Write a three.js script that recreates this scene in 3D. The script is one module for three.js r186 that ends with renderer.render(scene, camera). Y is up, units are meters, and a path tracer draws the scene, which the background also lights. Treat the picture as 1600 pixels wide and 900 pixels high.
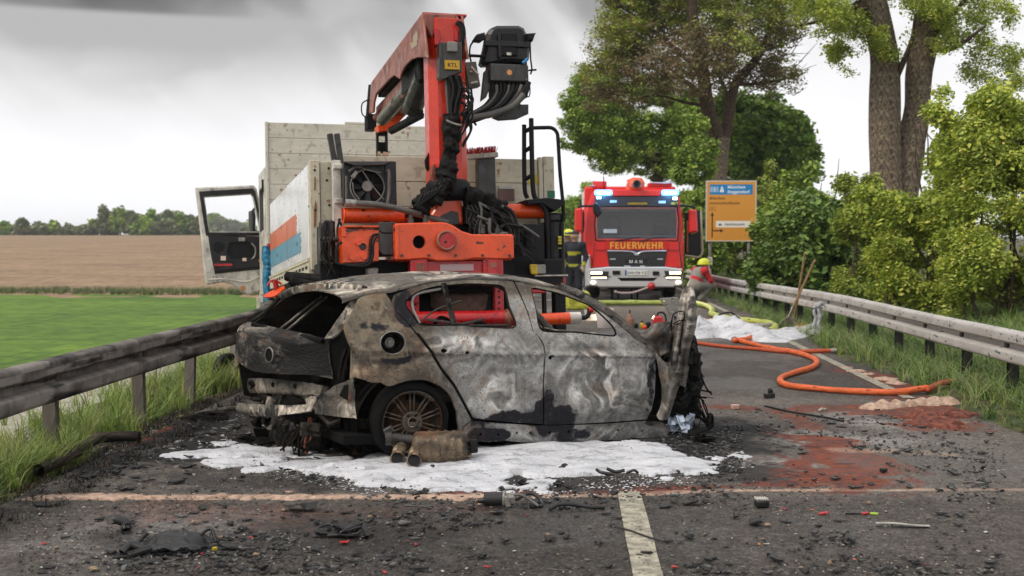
import * as THREE from 'three';
import { mergeGeometries, toCreasedNormals, mergeVertices } from 'three/addons/utils/BufferGeometryUtils.js';
import { RoundedBoxGeometry } from 'three/addons/geometries/RoundedBoxGeometry.js';
import { MarchingCubes } from 'three/addons/objects/MarchingCubes.js';

// ---------------------------------------------------------------- camera, sky, sun, exposure
const V3 = (x, y, z) => new THREE.Vector3(x, y, z);
const scene = new THREE.Scene();
const FPX = 1875;                                   // 50 mm lens, in pixels of the 1600 x 900 photograph
const camera = new THREE.PerspectiveCamera(2 * Math.atan(450 / FPX) * 180 / Math.PI, 16 / 9, 0.1, 3000);
const YAW = Math.atan(90 / FPX), PITCH = -Math.atan(80 / FPX);
camera.rotation.order = 'YXZ';
camera.position.set(0, 1.63, 0);
camera.rotation.set(PITCH, YAW, 0);
camera.focus = 9.3;
camera.userData.fStop = 3.2;
camera.updateMatrixWorld(true);

const renderer = new THREE.WebGLRenderer({ antialias: true });
renderer.toneMapping = THREE.LinearToneMapping;
renderer.toneMappingExposure = 1.24;
renderer.shadowMap.enabled = true;

const sun = new THREE.DirectionalLight(0xfff2e0, 1.5);
sun.position.set(-14, 17, 9);
sun.castShadow = true;
sun.shadow.radius = 26;
sun.shadow.mapSize.set(2048, 2048);
Object.assign(sun.shadow.camera, { left: -45, right: 45, top: 45, bottom: -45, near: 1, far: 160 });
scene.add(sun, sun.target);
sun.target.position.set(0, 0, -18); sun.position.add(V3(0, 0, -18));

// seeded noise
function rng(a) { return () => { a |= 0; a = a + 0x6D2B79F5 | 0; let t = Math.imul(a ^ a >>> 15, 1 | a); t = t + Math.imul(t ^ t >>> 7, 61 | t) ^ t; return ((t ^ t >>> 14) >>> 0) / 4294967296; }; }
const LAT = new Float32Array(65536); { const r = rng(77); for (let i = 0; i < 65536; i++) LAT[i] = r() * 2 - 1; }
const sm = t => t * t * (3 - 2 * t), clamp = (x, a = 0, b = 1) => x < a ? a : x > b ? b : x, mix = (a, b, t) => a + (b - a) * t;
const step = (a, b, x) => sm(clamp((x - a) / (b - a)));
function n2(x, y, p = 256) {                         // value noise, period p (a divisor of 256)
  const xi = Math.floor(x), yi = Math.floor(y), fx = sm(x - xi), fy = sm(y - yi), m = p - 1;
  const x0 = xi & m, x1 = (xi + 1) & m, y0 = (yi & m) << 8, y1 = ((yi + 1) & m) << 8;
  return mix(mix(LAT[y0 + x0], LAT[y0 + x1], fx), mix(LAT[y1 + x0], LAT[y1 + x1], fx), fy);
}
function fbm(x, y, o = 4, p = 256) { let s = 0, a = .5, q = p; for (let i = 0; i < o; i++) { s += a * n2(x + i * 17, y + i * 31, q); x *= 2; y *= 2; a *= .5; q = Math.min(256, q * 2); } return s; }
function n3(x, y, z) { return (n2(x + z * .71, y - z * .37) + n2(y + x * .31 + 40, z + 11) + n2(z + y * .23 + 90, x + 57)) / 1.9; }

// overcast sky: bright white low down, grey cloud decks above, one dark cloud
{
  const W = 2048, Hh = 1024, d = new Float32Array(W * Hh * 4);
  for (let j = 0; j < Hh; j++) for (let i = 0; i < W; i++) {
    const el = ((j + .5) / Hh - .5) * 180, az = ((i + .5) / W - .5) * 360;        // az -90 is -z
    let a = az + 90; if (a > 180) a -= 360; if (a < -180) a += 360;               // degrees to the side of the road direction
    const e = Math.max(el, 0), w = Math.cos(a * Math.PI / 90) * 6, ww = Math.sin(a * Math.PI / 90) * 6;
    const c = fbm(w * 1.3 + 40 + fbm(ww, e * .2, 3) * .8, ww * 1.3 + e * .22, 5);  // cloud field
    const p1 = (a * .93 + e * .9) * .13, p2 = (e * 1.1 - a * .22) * .33, wq = fbm(p1 * .7 + 9, p2 * .7 + 4, 4), fine = fbm(p1 + 1.6 * wq + c, p2 + 1.3 * wq, 6);
    let L = mix(.86, .70, step(2.5, 13, e)) + .16 * c * step(1, 10, e) + .07 * fine * step(0, 8, e);
    const deck = step(6, -9, a + 14 * c) * step(-120, -50, a) * (1 - step(24, 50, e));                       // grey cloud deck to the side
    L -= deck * (.17 * step(3.4, 8, e + 1.6 * fine) + .17 * step(6, 10.5, e + 1.6 * fine) + .34 * step(7.6, 13.4, e + 1.8 * fine + 1.5 * c + 2 * wq) * step(-5, -13, a + 8 * fine) * step(-60, -26, a));
    L += .16 * step(14, 60, e); L = Math.max(L, .11);
    const t = step(.95, .55, L);
    d.set([L * mix(1.0, 1.0, t), L * mix(1.0, .995, t), L * mix(1.025, 1.0, t), 1], (j * W + i) * 4);
    if (el < 0) d.set([.3, .3, .29, 1], (j * W + i) * 4);
  }
  const t = new THREE.DataTexture(d, W, Hh, THREE.RGBAFormat, THREE.FloatType);
  t.mapping = THREE.EquirectangularReflectionMapping; t.magFilter = t.minFilter = THREE.LinearFilter; t.needsUpdate = true;
  scene.background = t; scene.environment = t;
}
scene.fog = new THREE.FogExp2(0xdfe6ee, 0.0003);

// ---------------------------------------------------------------- helpers
const taken = {};
const numbered = n => { const k = taken[n] = (taken[n] ?? -1) + 1; return k ? n + '_' + String(k).padStart(3, '0') : n; };
function tag(o, label, category, group, kind) { if (label) o.userData.label = label; if (category) o.userData.category = category; if (group) o.userData.group = group; if (kind) o.userData.kind = kind; return o; }
function thing(name, label, category, pos = [0, 0, 0], turn = 0, group) {
  const o = new THREE.Group(); o.name = numbered(name); o.position.set(...pos); o.rotation.y = turn; scene.add(o); return tag(o, label, category, group);
}
function put(name, geo, m, parent = scene) {
  if (Array.isArray(geo)) geo = join(geo);
  const o = new THREE.Mesh(geo, m); o.castShadow = o.receiveShadow = true; o.name = parent === scene ? numbered(name) : name; parent.add(o); return o;
}
function join(gs) {
  gs = gs.flat().filter(Boolean).map(g => {
    g = g.index ? g.toNonIndexed() : g;
    for (const k of Object.keys(g.attributes)) if (!['position', 'normal', 'uv'].includes(k)) g.deleteAttribute(k);
    if (!g.attributes.normal) g.computeVertexNormals();
    if (!g.attributes.uv) g.setAttribute('uv', new THREE.BufferAttribute(new Float32Array(g.attributes.position.count * 2), 2));
    g.groups.length = 0; return g;
  });
  return gs.length === 1 ? gs[0] : mergeGeometries(gs);
}
// uv in metres from the dominant face direction
function muv(g, s = 1) {
  g = g.index ? g.toNonIndexed() : g; if (!g.attributes.normal) g.computeVertexNormals();
  const p = g.attributes.position, uv = new Float32Array(p.count * 2), a = V3(), b = V3(), c = V3();
  for (let i = 0; i < p.count; i += 3) {
    a.fromBufferAttribute(p, i); b.fromBufferAttribute(p, i + 1).sub(a); c.fromBufferAttribute(p, i + 2).sub(a); b.cross(c);
    const ax = Math.abs(b.x), ay = Math.abs(b.y), az = Math.abs(b.z);
    for (let k = 0; k < 3; k++) {
      const x = p.getX(i + k), y = p.getY(i + k), z = p.getZ(i + k), o = (i + k) * 2;
      if (ax >= ay && ax >= az) { uv[o] = z / s; uv[o + 1] = y / s; } else if (ay >= az) { uv[o] = x / s; uv[o + 1] = z / s; } else { uv[o] = x / s; uv[o + 1] = y / s; }
    }
  }
  g.setAttribute('uv', new THREE.BufferAttribute(uv, 2)); return g;
}
const M4 = (p, e = [0, 0, 0], s = [1, 1, 1]) => new THREE.Matrix4().compose(V3(...p), new THREE.Quaternion().setFromEuler(new THREE.Euler(...e)), V3(...s));
function box(w, h, d, x = 0, y = 0, z = 0, e = [0, 0, 0], r = .008) {
  const q = Math.min(r, w * .3, h * .3, d * .3);
  return muv(new RoundedBoxGeometry(w, h, d, 1, q).applyMatrix4(M4([x, y, z], e)));
}
// box given by its limits
const lim = (x0, x1, y0, y1, z0, z1, r) => box(Math.abs(x1 - x0), Math.abs(y1 - y0), Math.abs(z1 - z0), (x0 + x1) / 2, (y0 + y1) / 2, (z0 + z1) / 2, [0, 0, 0], r);
function rod(a, b, r1, r2 = r1, seg = 10) {
  a = Array.isArray(a) ? V3(...a) : a; b = Array.isArray(b) ? V3(...b) : b;
  const d = b.clone().sub(a), L = d.length();
  const g = new THREE.CylinderGeometry(r2, r1, L, seg, 1).applyQuaternion(new THREE.Quaternion().setFromUnitVectors(V3(0, 1, 0), d.normalize()));
  return muv(g.translate((a.x + b.x) / 2, (a.y + b.y) / 2, (a.z + b.z) / 2));
}
const curve = (pts, closed = false, t = .5) => new THREE.CatmullRomCurve3(pts.map(p => Array.isArray(p) ? V3(...p) : p), closed, 'catmullrom', t);
function tube(pts, r, n = pts.length * 6, seg = 7, closed = false) { return new THREE.TubeGeometry(curve(pts, closed), n, r, seg, closed); }
function caps(pts, r) { const f = p => { const q = Array.isArray(p) ? p : [p.x, p.y, p.z]; return new THREE.SphereGeometry(r, 8, 6).translate(...q); }; return [f(pts[0]), f(pts[pts.length - 1])]; }
const lathe = (pts, seg = 24) => new THREE.LatheGeometry(pts.map(p => new THREE.Vector2(...p)), seg);
const shape = (pts, holes = []) => { const s = new THREE.Shape(pts.map(p => new THREE.Vector2(p[0], p[1]))); for (const h of holes) s.holes.push(new THREE.Path(h.map(p => new THREE.Vector2(p[0], p[1])))); return s; };
const circ = (x, y, rx, ry = rx, n = 24) => Array.from({ length: n }, (_, i) => [x + rx * Math.cos(i / n * 2 * Math.PI), y + ry * Math.sin(i / n * 2 * Math.PI)]);
// extruded outline: front face at z, going back by t
function plate(pts, t, z = 0, holes = [], bevel = .004) {
  const b = Math.min(bevel, t * .3);
  const g = new THREE.ExtrudeGeometry(shape(pts, holes), { depth: t - 2 * b, bevelEnabled: b > 0, bevelThickness: b, bevelSize: b, bevelOffset: -b, bevelSegments: 1, curveSegments: 8 });
  return muv(g.translate(0, 0, z - t + b));
}
// a sheet from a function of u and v
function patch(nu, nv, f, uvScale) {
  const pos = [], uv = [], idx = [];
  for (let j = 0; j <= nv; j++) for (let i = 0; i <= nu; i++) { const p = f(i / nu, j / nv, i, j); pos.push(p[0], p[1], p[2]); uv.push(...(p.length > 3 ? [p[3], p[4]] : [i / nu, j / nv])); }
  for (let j = 0; j < nv; j++) for (let i = 0; i < nu; i++) { const a = j * (nu + 1) + i, b = a + 1, c = a + nu + 1, d = c + 1; idx.push(a, b, d, a, d, c); }
  const g = new THREE.BufferGeometry(); g.setAttribute('position', new THREE.Float32BufferAttribute(pos, 3)); g.setAttribute('uv', new THREE.Float32BufferAttribute(uv, 2)); g.setIndex(idx); g.computeVertexNormals(); return g;
}
// a sheet with an inner side t below it
function thick(g, t) {
  const p = g.attributes.position, n = g.attributes.normal, h = g.clone(), q = h.attributes.position;
  for (let i = 0; i < p.count; i++) { q.setXYZ(i, p.getX(i) - n.getX(i) * t, p.getY(i) - n.getY(i) * t, p.getZ(i) - n.getZ(i) * t); }
  const ix = Array.from(h.index.array); for (let i = 0; i < ix.length; i += 3) [ix[i], ix[i + 1]] = [ix[i + 1], ix[i]]; h.setIndex(ix); h.computeVertexNormals();
  const cnt = {}, I = g.index.array; for (let i = 0; i < I.length; i += 3) for (let k = 0; k < 3; k++) { const a = I[i + k], b = I[i + (k + 1) % 3]; cnt[a + '_' + b] = 1; }
  const pos = []; for (const k in cnt) { const [a, b] = k.split('_').map(Number); if (!cnt[b + '_' + a]) { const P = j => [p.getX(j), p.getY(j), p.getZ(j)], Q = j => [q.getX(j), q.getY(j), q.getZ(j)]; pos.push(...P(a), ...Q(a), ...P(b), ...P(b), ...Q(a), ...Q(b)); } }
  const e = new THREE.BufferGeometry(); e.setAttribute('position', new THREE.Float32BufferAttribute(pos, 3)); e.computeVertexNormals();
  return join([g, h, muv(e)]);
}
// refine an outline's triangles until edges are short, then bend them with f(x, y) -> [x, y, z]
function skin(pts, holes, maxE, f, uvf) {
  const g0 = new THREE.ShapeGeometry(shape(pts, holes)), P = [], T0 = Array.from(g0.index.array);
  for (let i = 0; i < g0.attributes.position.count; i++) P.push([g0.attributes.position.getX(i), g0.attributes.position.getY(i)]);
  let T = T0;
  for (let it = 0; it < 9; it++) {
    const mid = {}, out = []; let any = false;
    const md = (a, b) => { const k = a < b ? a + '_' + b : b + '_' + a; if (k in mid) return mid[k]; const L = Math.hypot(P[a][0] - P[b][0], P[a][1] - P[b][1]); if (L <= maxE) return mid[k] = -1; any = true; P.push([(P[a][0] + P[b][0]) / 2, (P[a][1] + P[b][1]) / 2]); return mid[k] = P.length - 1; };
    for (let i = 0; i < T.length; i += 3) {
      let [a, b, c] = [T[i], T[i + 1], T[i + 2]], [x, y, z] = [md(a, b), md(b, c), md(c, a)];
      const n = (x >= 0) + (y >= 0) + (z >= 0);
      if (!n) out.push(a, b, c);
      else if (n === 3) out.push(a, x, z, x, b, y, z, y, c, x, y, z);
      else { for (let k = 0; k < 3; k++) { if (n === 1 ? x >= 0 : x < 0) break;[a, b, c, x, y, z] = [b, c, a, y, z, x]; }
        if (n === 1) out.push(a, x, c, x, b, c); else out.push(a, b, y, a, y, z, z, y, c); }
    }
    T = out; if (!any) break;
  }
  const pos = [], nor = [], uv = [], e = .004, a = V3(), b = V3();
  for (const [x, y] of P) {
    const p = f(x, y), px = f(x + e, y), py = f(x, y + e); pos.push(...p); uv.push(...(uvf ? uvf(x, y) : [x, y]));
    a.set(px[0] - p[0], px[1] - p[1], px[2] - p[2]); b.set(py[0] - p[0], py[1] - p[1], py[2] - p[2]); a.cross(b).normalize(); nor.push(a.x, a.y, a.z);
  }
  const g = new THREE.BufferGeometry(); g.setAttribute('position', new THREE.Float32BufferAttribute(pos, 3)); g.setAttribute('normal', new THREE.Float32BufferAttribute(nor, 3)); g.setAttribute('uv', new THREE.Float32BufferAttribute(uv, 2)); g.setIndex(T);
  return g;
}
// a turned-in edge along an outline
function flange(pts, f, t, dir = [0, 0, -1], closed = true) {
  const q = []; const n = pts.length;
  for (let i = 0; i < (closed ? n : n - 1); i++) { const a = pts[i], b = pts[(i + 1) % n], L = Math.max(1, Math.ceil(Math.hypot(a[0] - b[0], a[1] - b[1]) / .05)); for (let k = 0; k < L; k++) q.push([mix(a[0], b[0], k / L), mix(a[1], b[1], k / L)]); }
  q.push(closed ? q[0] : pts[n - 1]);
  return patch(q.length - 1, 1, (u, v, i, j) => { const p = f(...q[i]); return [p[0] + dir[0] * t * j, p[1] + dir[1] * t * j, p[2] + dir[2] * t * j, q[i][0], q[i][1] + j * t]; });
}
const wrapN = (g, a, f) => { const p = g.attributes.position, n = g.attributes.normal; for (let i = 0; i < p.count; i++) { const x = p.getX(i), y = p.getY(i), z = p.getZ(i), k = a * (n3(x * f, y * f, z * f) + .5 * n3(x * f * 2.7, y * f * 2.7, z * f * 2.7)); p.setXYZ(i, x + n.getX(i) * k, y + n.getY(i) * k, z + n.getZ(i) * k); } g.computeVertexNormals(); return g; };
// pixel of the photograph -> point of the place (camera-axis distance, or height above the road)
const pray = (px, py) => V3((px - 800) / FPX, (450 - py) / FPX, -1).applyEuler(camera.rotation);
const at = (px, py, d) => pray(px, py).multiplyScalar(d).add(camera.position);
const gnd = (px, py, y = 0) => { const r = pray(px, py); return r.multiplyScalar((y - 1.63) / r.y).add(camera.position); };

// ---------------------------------------------------------------- textures and materials
function tex(w, h, f, { repeat = true, srgb = true } = {}) {
  const d = new Uint8Array(w * h * 4);
  for (let j = 0; j < h; j++) for (let i = 0; i < w; i++) { const c = f((i + .5) / w, (j + .5) / h), o = (j * w + i) * 4; d[o] = clamp(c[0]) * 255; d[o + 1] = clamp(c[1]) * 255; d[o + 2] = clamp(c[2]) * 255; d[o + 3] = 255; }
  const t = new THREE.DataTexture(d, w, h); t.magFilter = THREE.LinearFilter; t.minFilter = THREE.LinearMipmapLinearFilter; t.generateMipmaps = true;
  if (repeat) t.wrapS = t.wrapT = THREE.RepeatWrapping; if (srgb) t.colorSpace = THREE.SRGBColorSpace; t.needsUpdate = true; return t;
}
const rp = (t, r) => { const c = t.clone(); c.repeat.set(r, r); c.needsUpdate = true; return c; };
const mat = (color, roughness = .6, metalness = 0, o = {}) => new THREE.MeshPhysicalMaterial({ color, roughness, metalness, ...o });
// wear: pale base with scratches, dirt runs and chips, tinted by the material's colour; tile of 1.5 m
const wearT = tex(1024, 1024, (u, v) => {
  let s = 1 - .16 * clamp(fbm(u * 8, v * 8, 6, 8) * 1.6 + .35) - .12 * clamp(fbm(u * 32 + 9, v * 16, 5, 32) * 2);
  const streak = clamp(n2(u * 64 + 3 * n2(u * 8, v * 8, 8), v * 4, 64) * 1.4 - .55) * clamp(n2(u * 16, v * 8 + 5, 16) + .3);
  s -= .4 * streak;
  const chip = step(.56, .66, fbm(u * 64, v * 64 + 7, 4, 64) + .25 * fbm(u * 4, v * 4 + 3, 2, 4)); s = mix(s, .36, chip);
  return [s, s * .985, s * .96];
});
wearT.repeat.set(1 / 1.5, 1 / 1.5);
const wearR = tex(512, 512, (u, v) => { const s = .72 + .5 * fbm(u * 16, v * 16, 5, 16); return [s, s, s]; }, { srgb: false });
const wear = (color, r = .5, m = 0, o = {}) => mat(color, r, m, { map: wearT, roughnessMap: wearR, ...o });
// paint: even colour with a few chips and scuffs down to grey metal; tile of 2 m
const paintT = tex(1024, 1024, (u, v) => {
  let s = 1 - .07 * clamp(fbm(u * 8, v * 8, 5, 8) * 1.6 + .3) - .05 * clamp(fbm(u * 64, v * 64, 4, 64) * 2); let c = [s, s, s];
  const chip = step(.50, .56, fbm(u * 32, v * 32 + 7, 5, 32) + .35 * fbm(u * 4, v * 4 + 3, 3, 4)), sc = step(.80, .9, n2(u * 16 + v * 90, v * 64 - u * 30, 256)) * step(.1, .3, fbm(u * 8 + 2, v * 8, 3, 8));
  c = c.map((q, i) => mix(q, [.30, .42, .5][i], clamp(chip * .9 + sc * .35))); return c;
}); paintT.repeat.set(.5, .5);
const paint = (color, r) => mat(color, r, 0, { map: paintT, roughnessMap: wearR, clearcoat: .25, clearcoatRoughness: .35 });
const C = (r, g, b) => new THREE.Color().setRGB(r, g, b);
const M = {
  black: mat(C(.010, .010, .012), .6, 0, { specularIntensity: .5 }), soot: wear(C(.013, .0125, .0125), .95, 0, { specularIntensity: .25 }), rubber: wear(C(.014, .014, .015), .85, 0, { specularIntensity: .5 }), plastic: wear(C(.018, .018, .02), .5, 0, { specularIntensity: .7 }),
  orange: paint(C(.86, .085, .009), .4), red: paint(C(.52, .012, .014), .4), colRed: paint(C(.66, .035, .012), .38), dullRed: wear(C(.36, .12, .085), .6),
  white: wear(C(.74, .73, .69), .5), cream: wear(C(.62, .59, .51), .6), grey: wear(C(.30, .30, .30), .55, .1), steel: wear(C(.36, .35, .33), .5, .3), darkSteel: wear(C(.045, .045, .045), .5, .2),
  gun: wear(C(.06, .058, .057), .5, .2), chrome: mat(C(.7, .7, .7), .2, 1), yellow: wear(C(.72, .55, .03), .5), blueCloth: wear(C(.02, .22, .42), .9), hose: wear(C(.13, .125, .12), .7),
  glass: new THREE.MeshPhysicalMaterial({ color: 0xffffff, roughness: .03, transmission: 1, thickness: 0, ior: 1.45 }),
};
// ---------------------------------------------------------------- ground, road, fields
const RZ = (z) => -step(14, 40, -z) * .26;             // the right-hand verge sinks slowly
function gy(x, z) {                                    // height of the open ground beside the road
  if (x > 3.6) return mix(-.012, RZ(z) + .02 + .05 * fbm(x * .8, z * .8, 3), step(3.6, 4.3, x)) + .55 * step(5.2, 9, x);
  if (x < -3.1) return mix(-.012, -.16, step(-3.1, -4.6, x)) - .16 * step(-4.6, -7, x) + .04 * fbm(x * .9, z * .9, 3) * step(-3.1, -4, x) * step(-9, -6, x);
  return -.012;
}
const stuct = (o) => tag(o, null, null, null, 'structure');
{
  const earth = tex(512, 512, (u, v) => { const n = fbm(u * 16, v * 16, 5, 16), m = fbm(u * 4, v * 4, 4, 4); return [.30 + .14 * n - .05 * m, .29 + .12 * n + .06 * m, .17 + .09 * n]; });
  const g = patch(1, 1, (u, v) => { const x = mix(-2400, 2400, u), z = mix(60, -2400, v); return [x, -.42, z, x / 4, z / 4]; });
  const o = stuct(put('ground', g, mat(0xffffff, .95, 0, { map: earth })));
  // fields to the side: a young crop, then bare earth rising to the wood
  const cropT = tex(1024, 1024, (u, v) => { const r = n2(u * 64 + 1.2 * n2(u * 8, v * 8, 8), v * 8, 64), f = fbm(u * 64, v * 64, 4, 64), b = fbm(u * 4, v * 4, 4, 4), tl = step(.018, .006, Math.abs(((v * 4) % 1) - .5)) + step(.018, .006, Math.abs(((v * 4) % 1) - .36)), q = .03 * r + .10 * f + .09 * b - .055 * tl; return [.32 + q, .44 + q, .10 + .5 * q]; });
  const crop = patch(40, 20, (u, v) => { const x = mix(-6.9, -130, u * u), z = mix(6, -40 - 2.0 * u * u * 3 + .6 * n2(u * 30, 3), v); return [x, -.33 + .02 * n2(x, z), z, z / 14, x / 14]; });
  stuct(put('crop_field', crop, mat(0xffffff, .9, 0, { map: cropT, bumpMap: cropT, bumpScale: .05 })));
  const soilT = tex(1024, 1024, (u, v) => {
    const f = fbm(u * 128, v * 32, 4, 128), b = fbm(u * 4 + .3, v * 8, 5, 4), r = n2(u * 8, v * 64 + 1.5 * n2(u * 8, v * 8, 8), 64);
    let c = [.55 + .12 * f + .08 * b + .03 * r, .455 + .11 * f + .07 * b + .03 * r, .355 + .09 * f + .06 * b + .02 * r];
    return c;
  });
  const fz = (x, z) => -.36 + .0073 * (-z - 36) + .5 * n2(x * .012, z * .012) * step(60, 160, -z) + .015 * n2(x * 1.3, z * .8);
  const soil = patch(80, 70, (u, v) => { const z = mix(-38, -420, v * v), x = mix(-300, -7, u); return [x, fz(x, z), z, x / 22, z / 22]; });
  stuct(put('ploughed_field', soil, mat(0xffffff, .95, 0, { map: soilT, bumpMap: soilT, bumpScale: .15 })));
  // verges
  const vergeT = tex(512, 512, (u, v) => { const n = fbm(u * 16, v * 16, 6, 16), m = fbm(u * 8 + 3, v * 8, 4, 8); return [.27 + .2 * n, .27 + .17 * n + .08 * m, .15 + .1 * n]; });
  const strip = (name, x0, x1, z0, z1, nx, nz, m, dy = 0, wob = 0) => stuct(put(name, patch(nx, nz, (u, v) => { const z = mix(z0, z1, v), x = mix(x0 + wob * fbm(z * .9, x0, 4), x1, u); return [x, gy(x, z) + dy, z, x / 2, z / 2]; }), m));
  const vm = mat(0xffffff, .95, 0, { map: vergeT, bumpMap: vergeT, bumpScale: .04 });
  strip('verge_left', -3.05, -7.4, 4, -46, 24, 120, vm, .008, .18);
  strip('verge_right', 3.6, 30, 4, -90, 70, 160, vm, .008, .12);
  const gravT = tex(512, 512, (u, v) => { const n = fbm(u * 64, v * 64, 4, 64), m = fbm(u * 8, v * 8, 4, 8); return [.62 + .2 * n + .1 * m, .60 + .2 * n + .1 * m, .56 + .2 * n + .09 * m]; });
  strip('path', -4.95, -6.2, 4, -30, 8, 80, mat(0xffffff, .95, 0, { map: gravT, bumpMap: gravT, bumpScale: .02 }), .016, .25);
}
// road surface: asphalt, oil binder, sand and soot where they lie
const stains = [];                                      // [ax, az, bx, bz, radius, kind, strength]
function stain(kind, r, s, ...px) { const P = px.map(p => gnd(p[0], p[1])); for (let i = 0; i < P.length; i++) { const a = P[i], b = P[Math.min(i + 1, P.length - 1)]; if (i === P.length - 1 && i) break; stains.push([a.x, a.z, b.x, b.z, r, kind, s]); } }
stain(1, .085, 1, [60, 777], [125, 776], [300, 777], [500, 776], [650, 777], [800, 776]);      // pale sand line
stain(1, .055, 1, [790, 776], [900, 775], [960, 774]); stain(1, .05, .9, [1000, 773], [1100, 767], [1200, 766], [1290, 765]);
stain(1, .04, .7, [1300, 764], [1380, 766], [1475, 764], [1600, 765]);
stain(0, .075, .9, [690, 772], [850, 772], [960, 770], [1100, 762], [1180, 758], [1290, 758]);
stain(0, .20, 1, [1255, 684], [1290, 690], [1310, 705], [1290, 720], [1322, 738], [1335, 762]); stain(0, .30, .95, [1330, 722], [1322, 752]);
stain(0, .17, .85, [1090, 635], [1170, 638], [1230, 640], [1300, 636], [1345, 637]); stain(0, .22, .8, [1215, 642], [1250, 655], [1275, 668]);
stain(0, .3, .9, [1390, 645], [1475, 640], [1560, 640]); stain(0, .25, .85, [1440, 628], [1500, 622]); stain(0, .25, .8, [1450, 662], [1500, 668]);
stain(0, .2, .95, [1345, 582], [1380, 592], [1425, 606]); stain(0, .12, .6, [1300, 570], [1350, 590]);
stain(1, .09, .6, [1310, 703], [1400, 705], [1475, 710]); stain(1, .16, .8, [1450, 655], [1480, 660]);
stain(0, .12, 1, [125, 706], [150, 700], [180, 694]); stain(0, .1, .9, [215, 680], [240, 674], [262, 670]); stain(0, .14, .8, [60, 715], [130, 712]); stain(0, .07, .8, [190, 690], [225, 686]);
stain(0, .12, .45, [1230, 738], [1290, 745]); stain(0, .3, .25, [300, 795], [420, 800]); stain(0, .15, .25, [480, 800], [760, 795]);
stain(3, .35, .8, [1245, 690], [1270, 678]); stain(3, .35, .75, [1330, 655], [1360, 660]); stain(3, .3, .8, [1345, 690], [1362, 688]); stain(3, .3, .75, [1230, 728], [1280, 726]); stain(3, .25, .6, [1290, 650], [1330, 648]);
stain(3, .4, .5, [130, 845], [210, 835], [300, 820]); stain(3, .3, .4, [150, 860], [190, 862]); stain(3, .35, .35, [440, 705], [560, 722]);
stain(2, .8, 1, [420, 690], [540, 690], [660, 690]); stain(2, .5, 1, [680, 690], [850, 685], [1000, 680], [1110, 680]); stain(2, .35, .95, [1060, 700], [1140, 692]);
stain(2, .55, .95, [230, 672], [320, 662], [400, 655]); stain(2, .4, .8, [140, 700], [220, 690]); stain(2, .3, .85, [110, 728], [170, 722]); stain(2, .25, .7, [1070, 730], [1120, 742], [1180, 738]); stain(2, .4, .6, [620, 732], [760, 742], [900, 752]); stain(2, .3, .5, [330, 745], [470, 760]);
stain(2, .2, .5, [1090, 652], [1150, 660]); stain(2, .3, .35, [470, 835], [600, 830]); stain(2, .25, .4, [220, 850], [330, 860]);
let actZ = NaN, act = stains;
function roadCol(x, z, fine) {
  if (z !== actZ) { actZ = z; act = stains.filter(s => z > Math.min(s[1], s[3]) - s[4] * 2.6 && z < Math.max(s[1], s[3]) + s[4] * 2.6); }
  const b = fbm(x * .55 + 3, z * .4 + 9, 5), f = fbm(x * 22, z * 22, 4), sp = n2(x * 95, z * 95), sp2 = n2(x * 61 + 30, z * 61);
  const pale = step(-7.35, -7.7, z) * (1 - step(-12.0, -12.5, z));        // an older, paler stretch of asphalt between two seams
  let s = .255 + .075 * pale + .05 * step(-13, -22, z) + .10 * b + .075 * f;
  if (fine) s += .10 * sp * (.6 + .8 * Math.max(0, sp2)) + .15 * Math.max(0, sp - .68) * 3 + .05 * n2(x * 170, z * 170);
  let c = [s * 1.055, s * .985, s * .925];
  const w = fbm(x * 3.1 + 7, z * 3.1, 5), w2 = fbm(x * 9, z * 9 + 4, 4), g = n2(x * 48, z * 48);
  let k0 = 0, k1 = 0, k2 = 0, k3 = 0;
  for (const [ax, az, bx, bz, r, kind, st] of act) {
    if (x < Math.min(ax, bx) - r * 2.6 || x > Math.max(ax, bx) + r * 2.6) continue;
    const dx = bx - ax, dz = bz - az, L = dx * dx + dz * dz, t = L ? clamp(((x - ax) * dx + (z - az) * dz) / L) : 0, d = Math.hypot(x - ax - dx * t, z - az - dz * t);
    if (d > r * 2.6) continue;
    const q = d / r - 1;
    if (kind === 0) k0 = Math.max(k0, st * step(.35, -.45, q + w * 1.7 + w2 * 1.3 + g * .25));
    else if (kind === 1) k1 = Math.max(k1, st * step(.3, -.35, q + w * .5 + w2 * .7 + g * .16));
    else if (kind === 2) k2 = Math.max(k2, st * step(.75, -.55, q + w * 1.3 + w2 * 1.0));
    else k3 = Math.max(k3, st * step(.4, -.5, q + w * 1.2 + w2 * 1.3 + g * .5));
  }
  const M_ = (t, k) => { for (let i = 0; i < 3; i++) c[i] = mix(c[i], t[i], clamp(k)); };
  const soot = .062 + .045 * f + .05 * Math.max(0, sp2) + .03 * w2;
  M_([.66 + .12 * f, .66 + .12 * f, .66 + .12 * f], k3 * (.38 + .5 * clamp(w2 + .3)));
  M_([soot * 1.04, soot, soot * 1.01], k2 * .94);
  M_([.42 + .14 * f + .08 * w2, .195 + .09 * f + .06 * w2, .135 + .06 * f], k0 * (.84 + .4 * f + .35 * w2));
  M_([.68 + .14 * f, .575 + .14 * f, .50 + .13 * f], k1 * (.62 + .5 * clamp(w2 + .5)));
  if (!k0 && !k1) { const oil = step(.30, .5, fbm(x * .9 + 60, z * .6, 5)); M_([.15, .145, .15], oil * .35); }
  return c;
}
const RX0 = -3.45, RX1 = 3.95;
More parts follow.
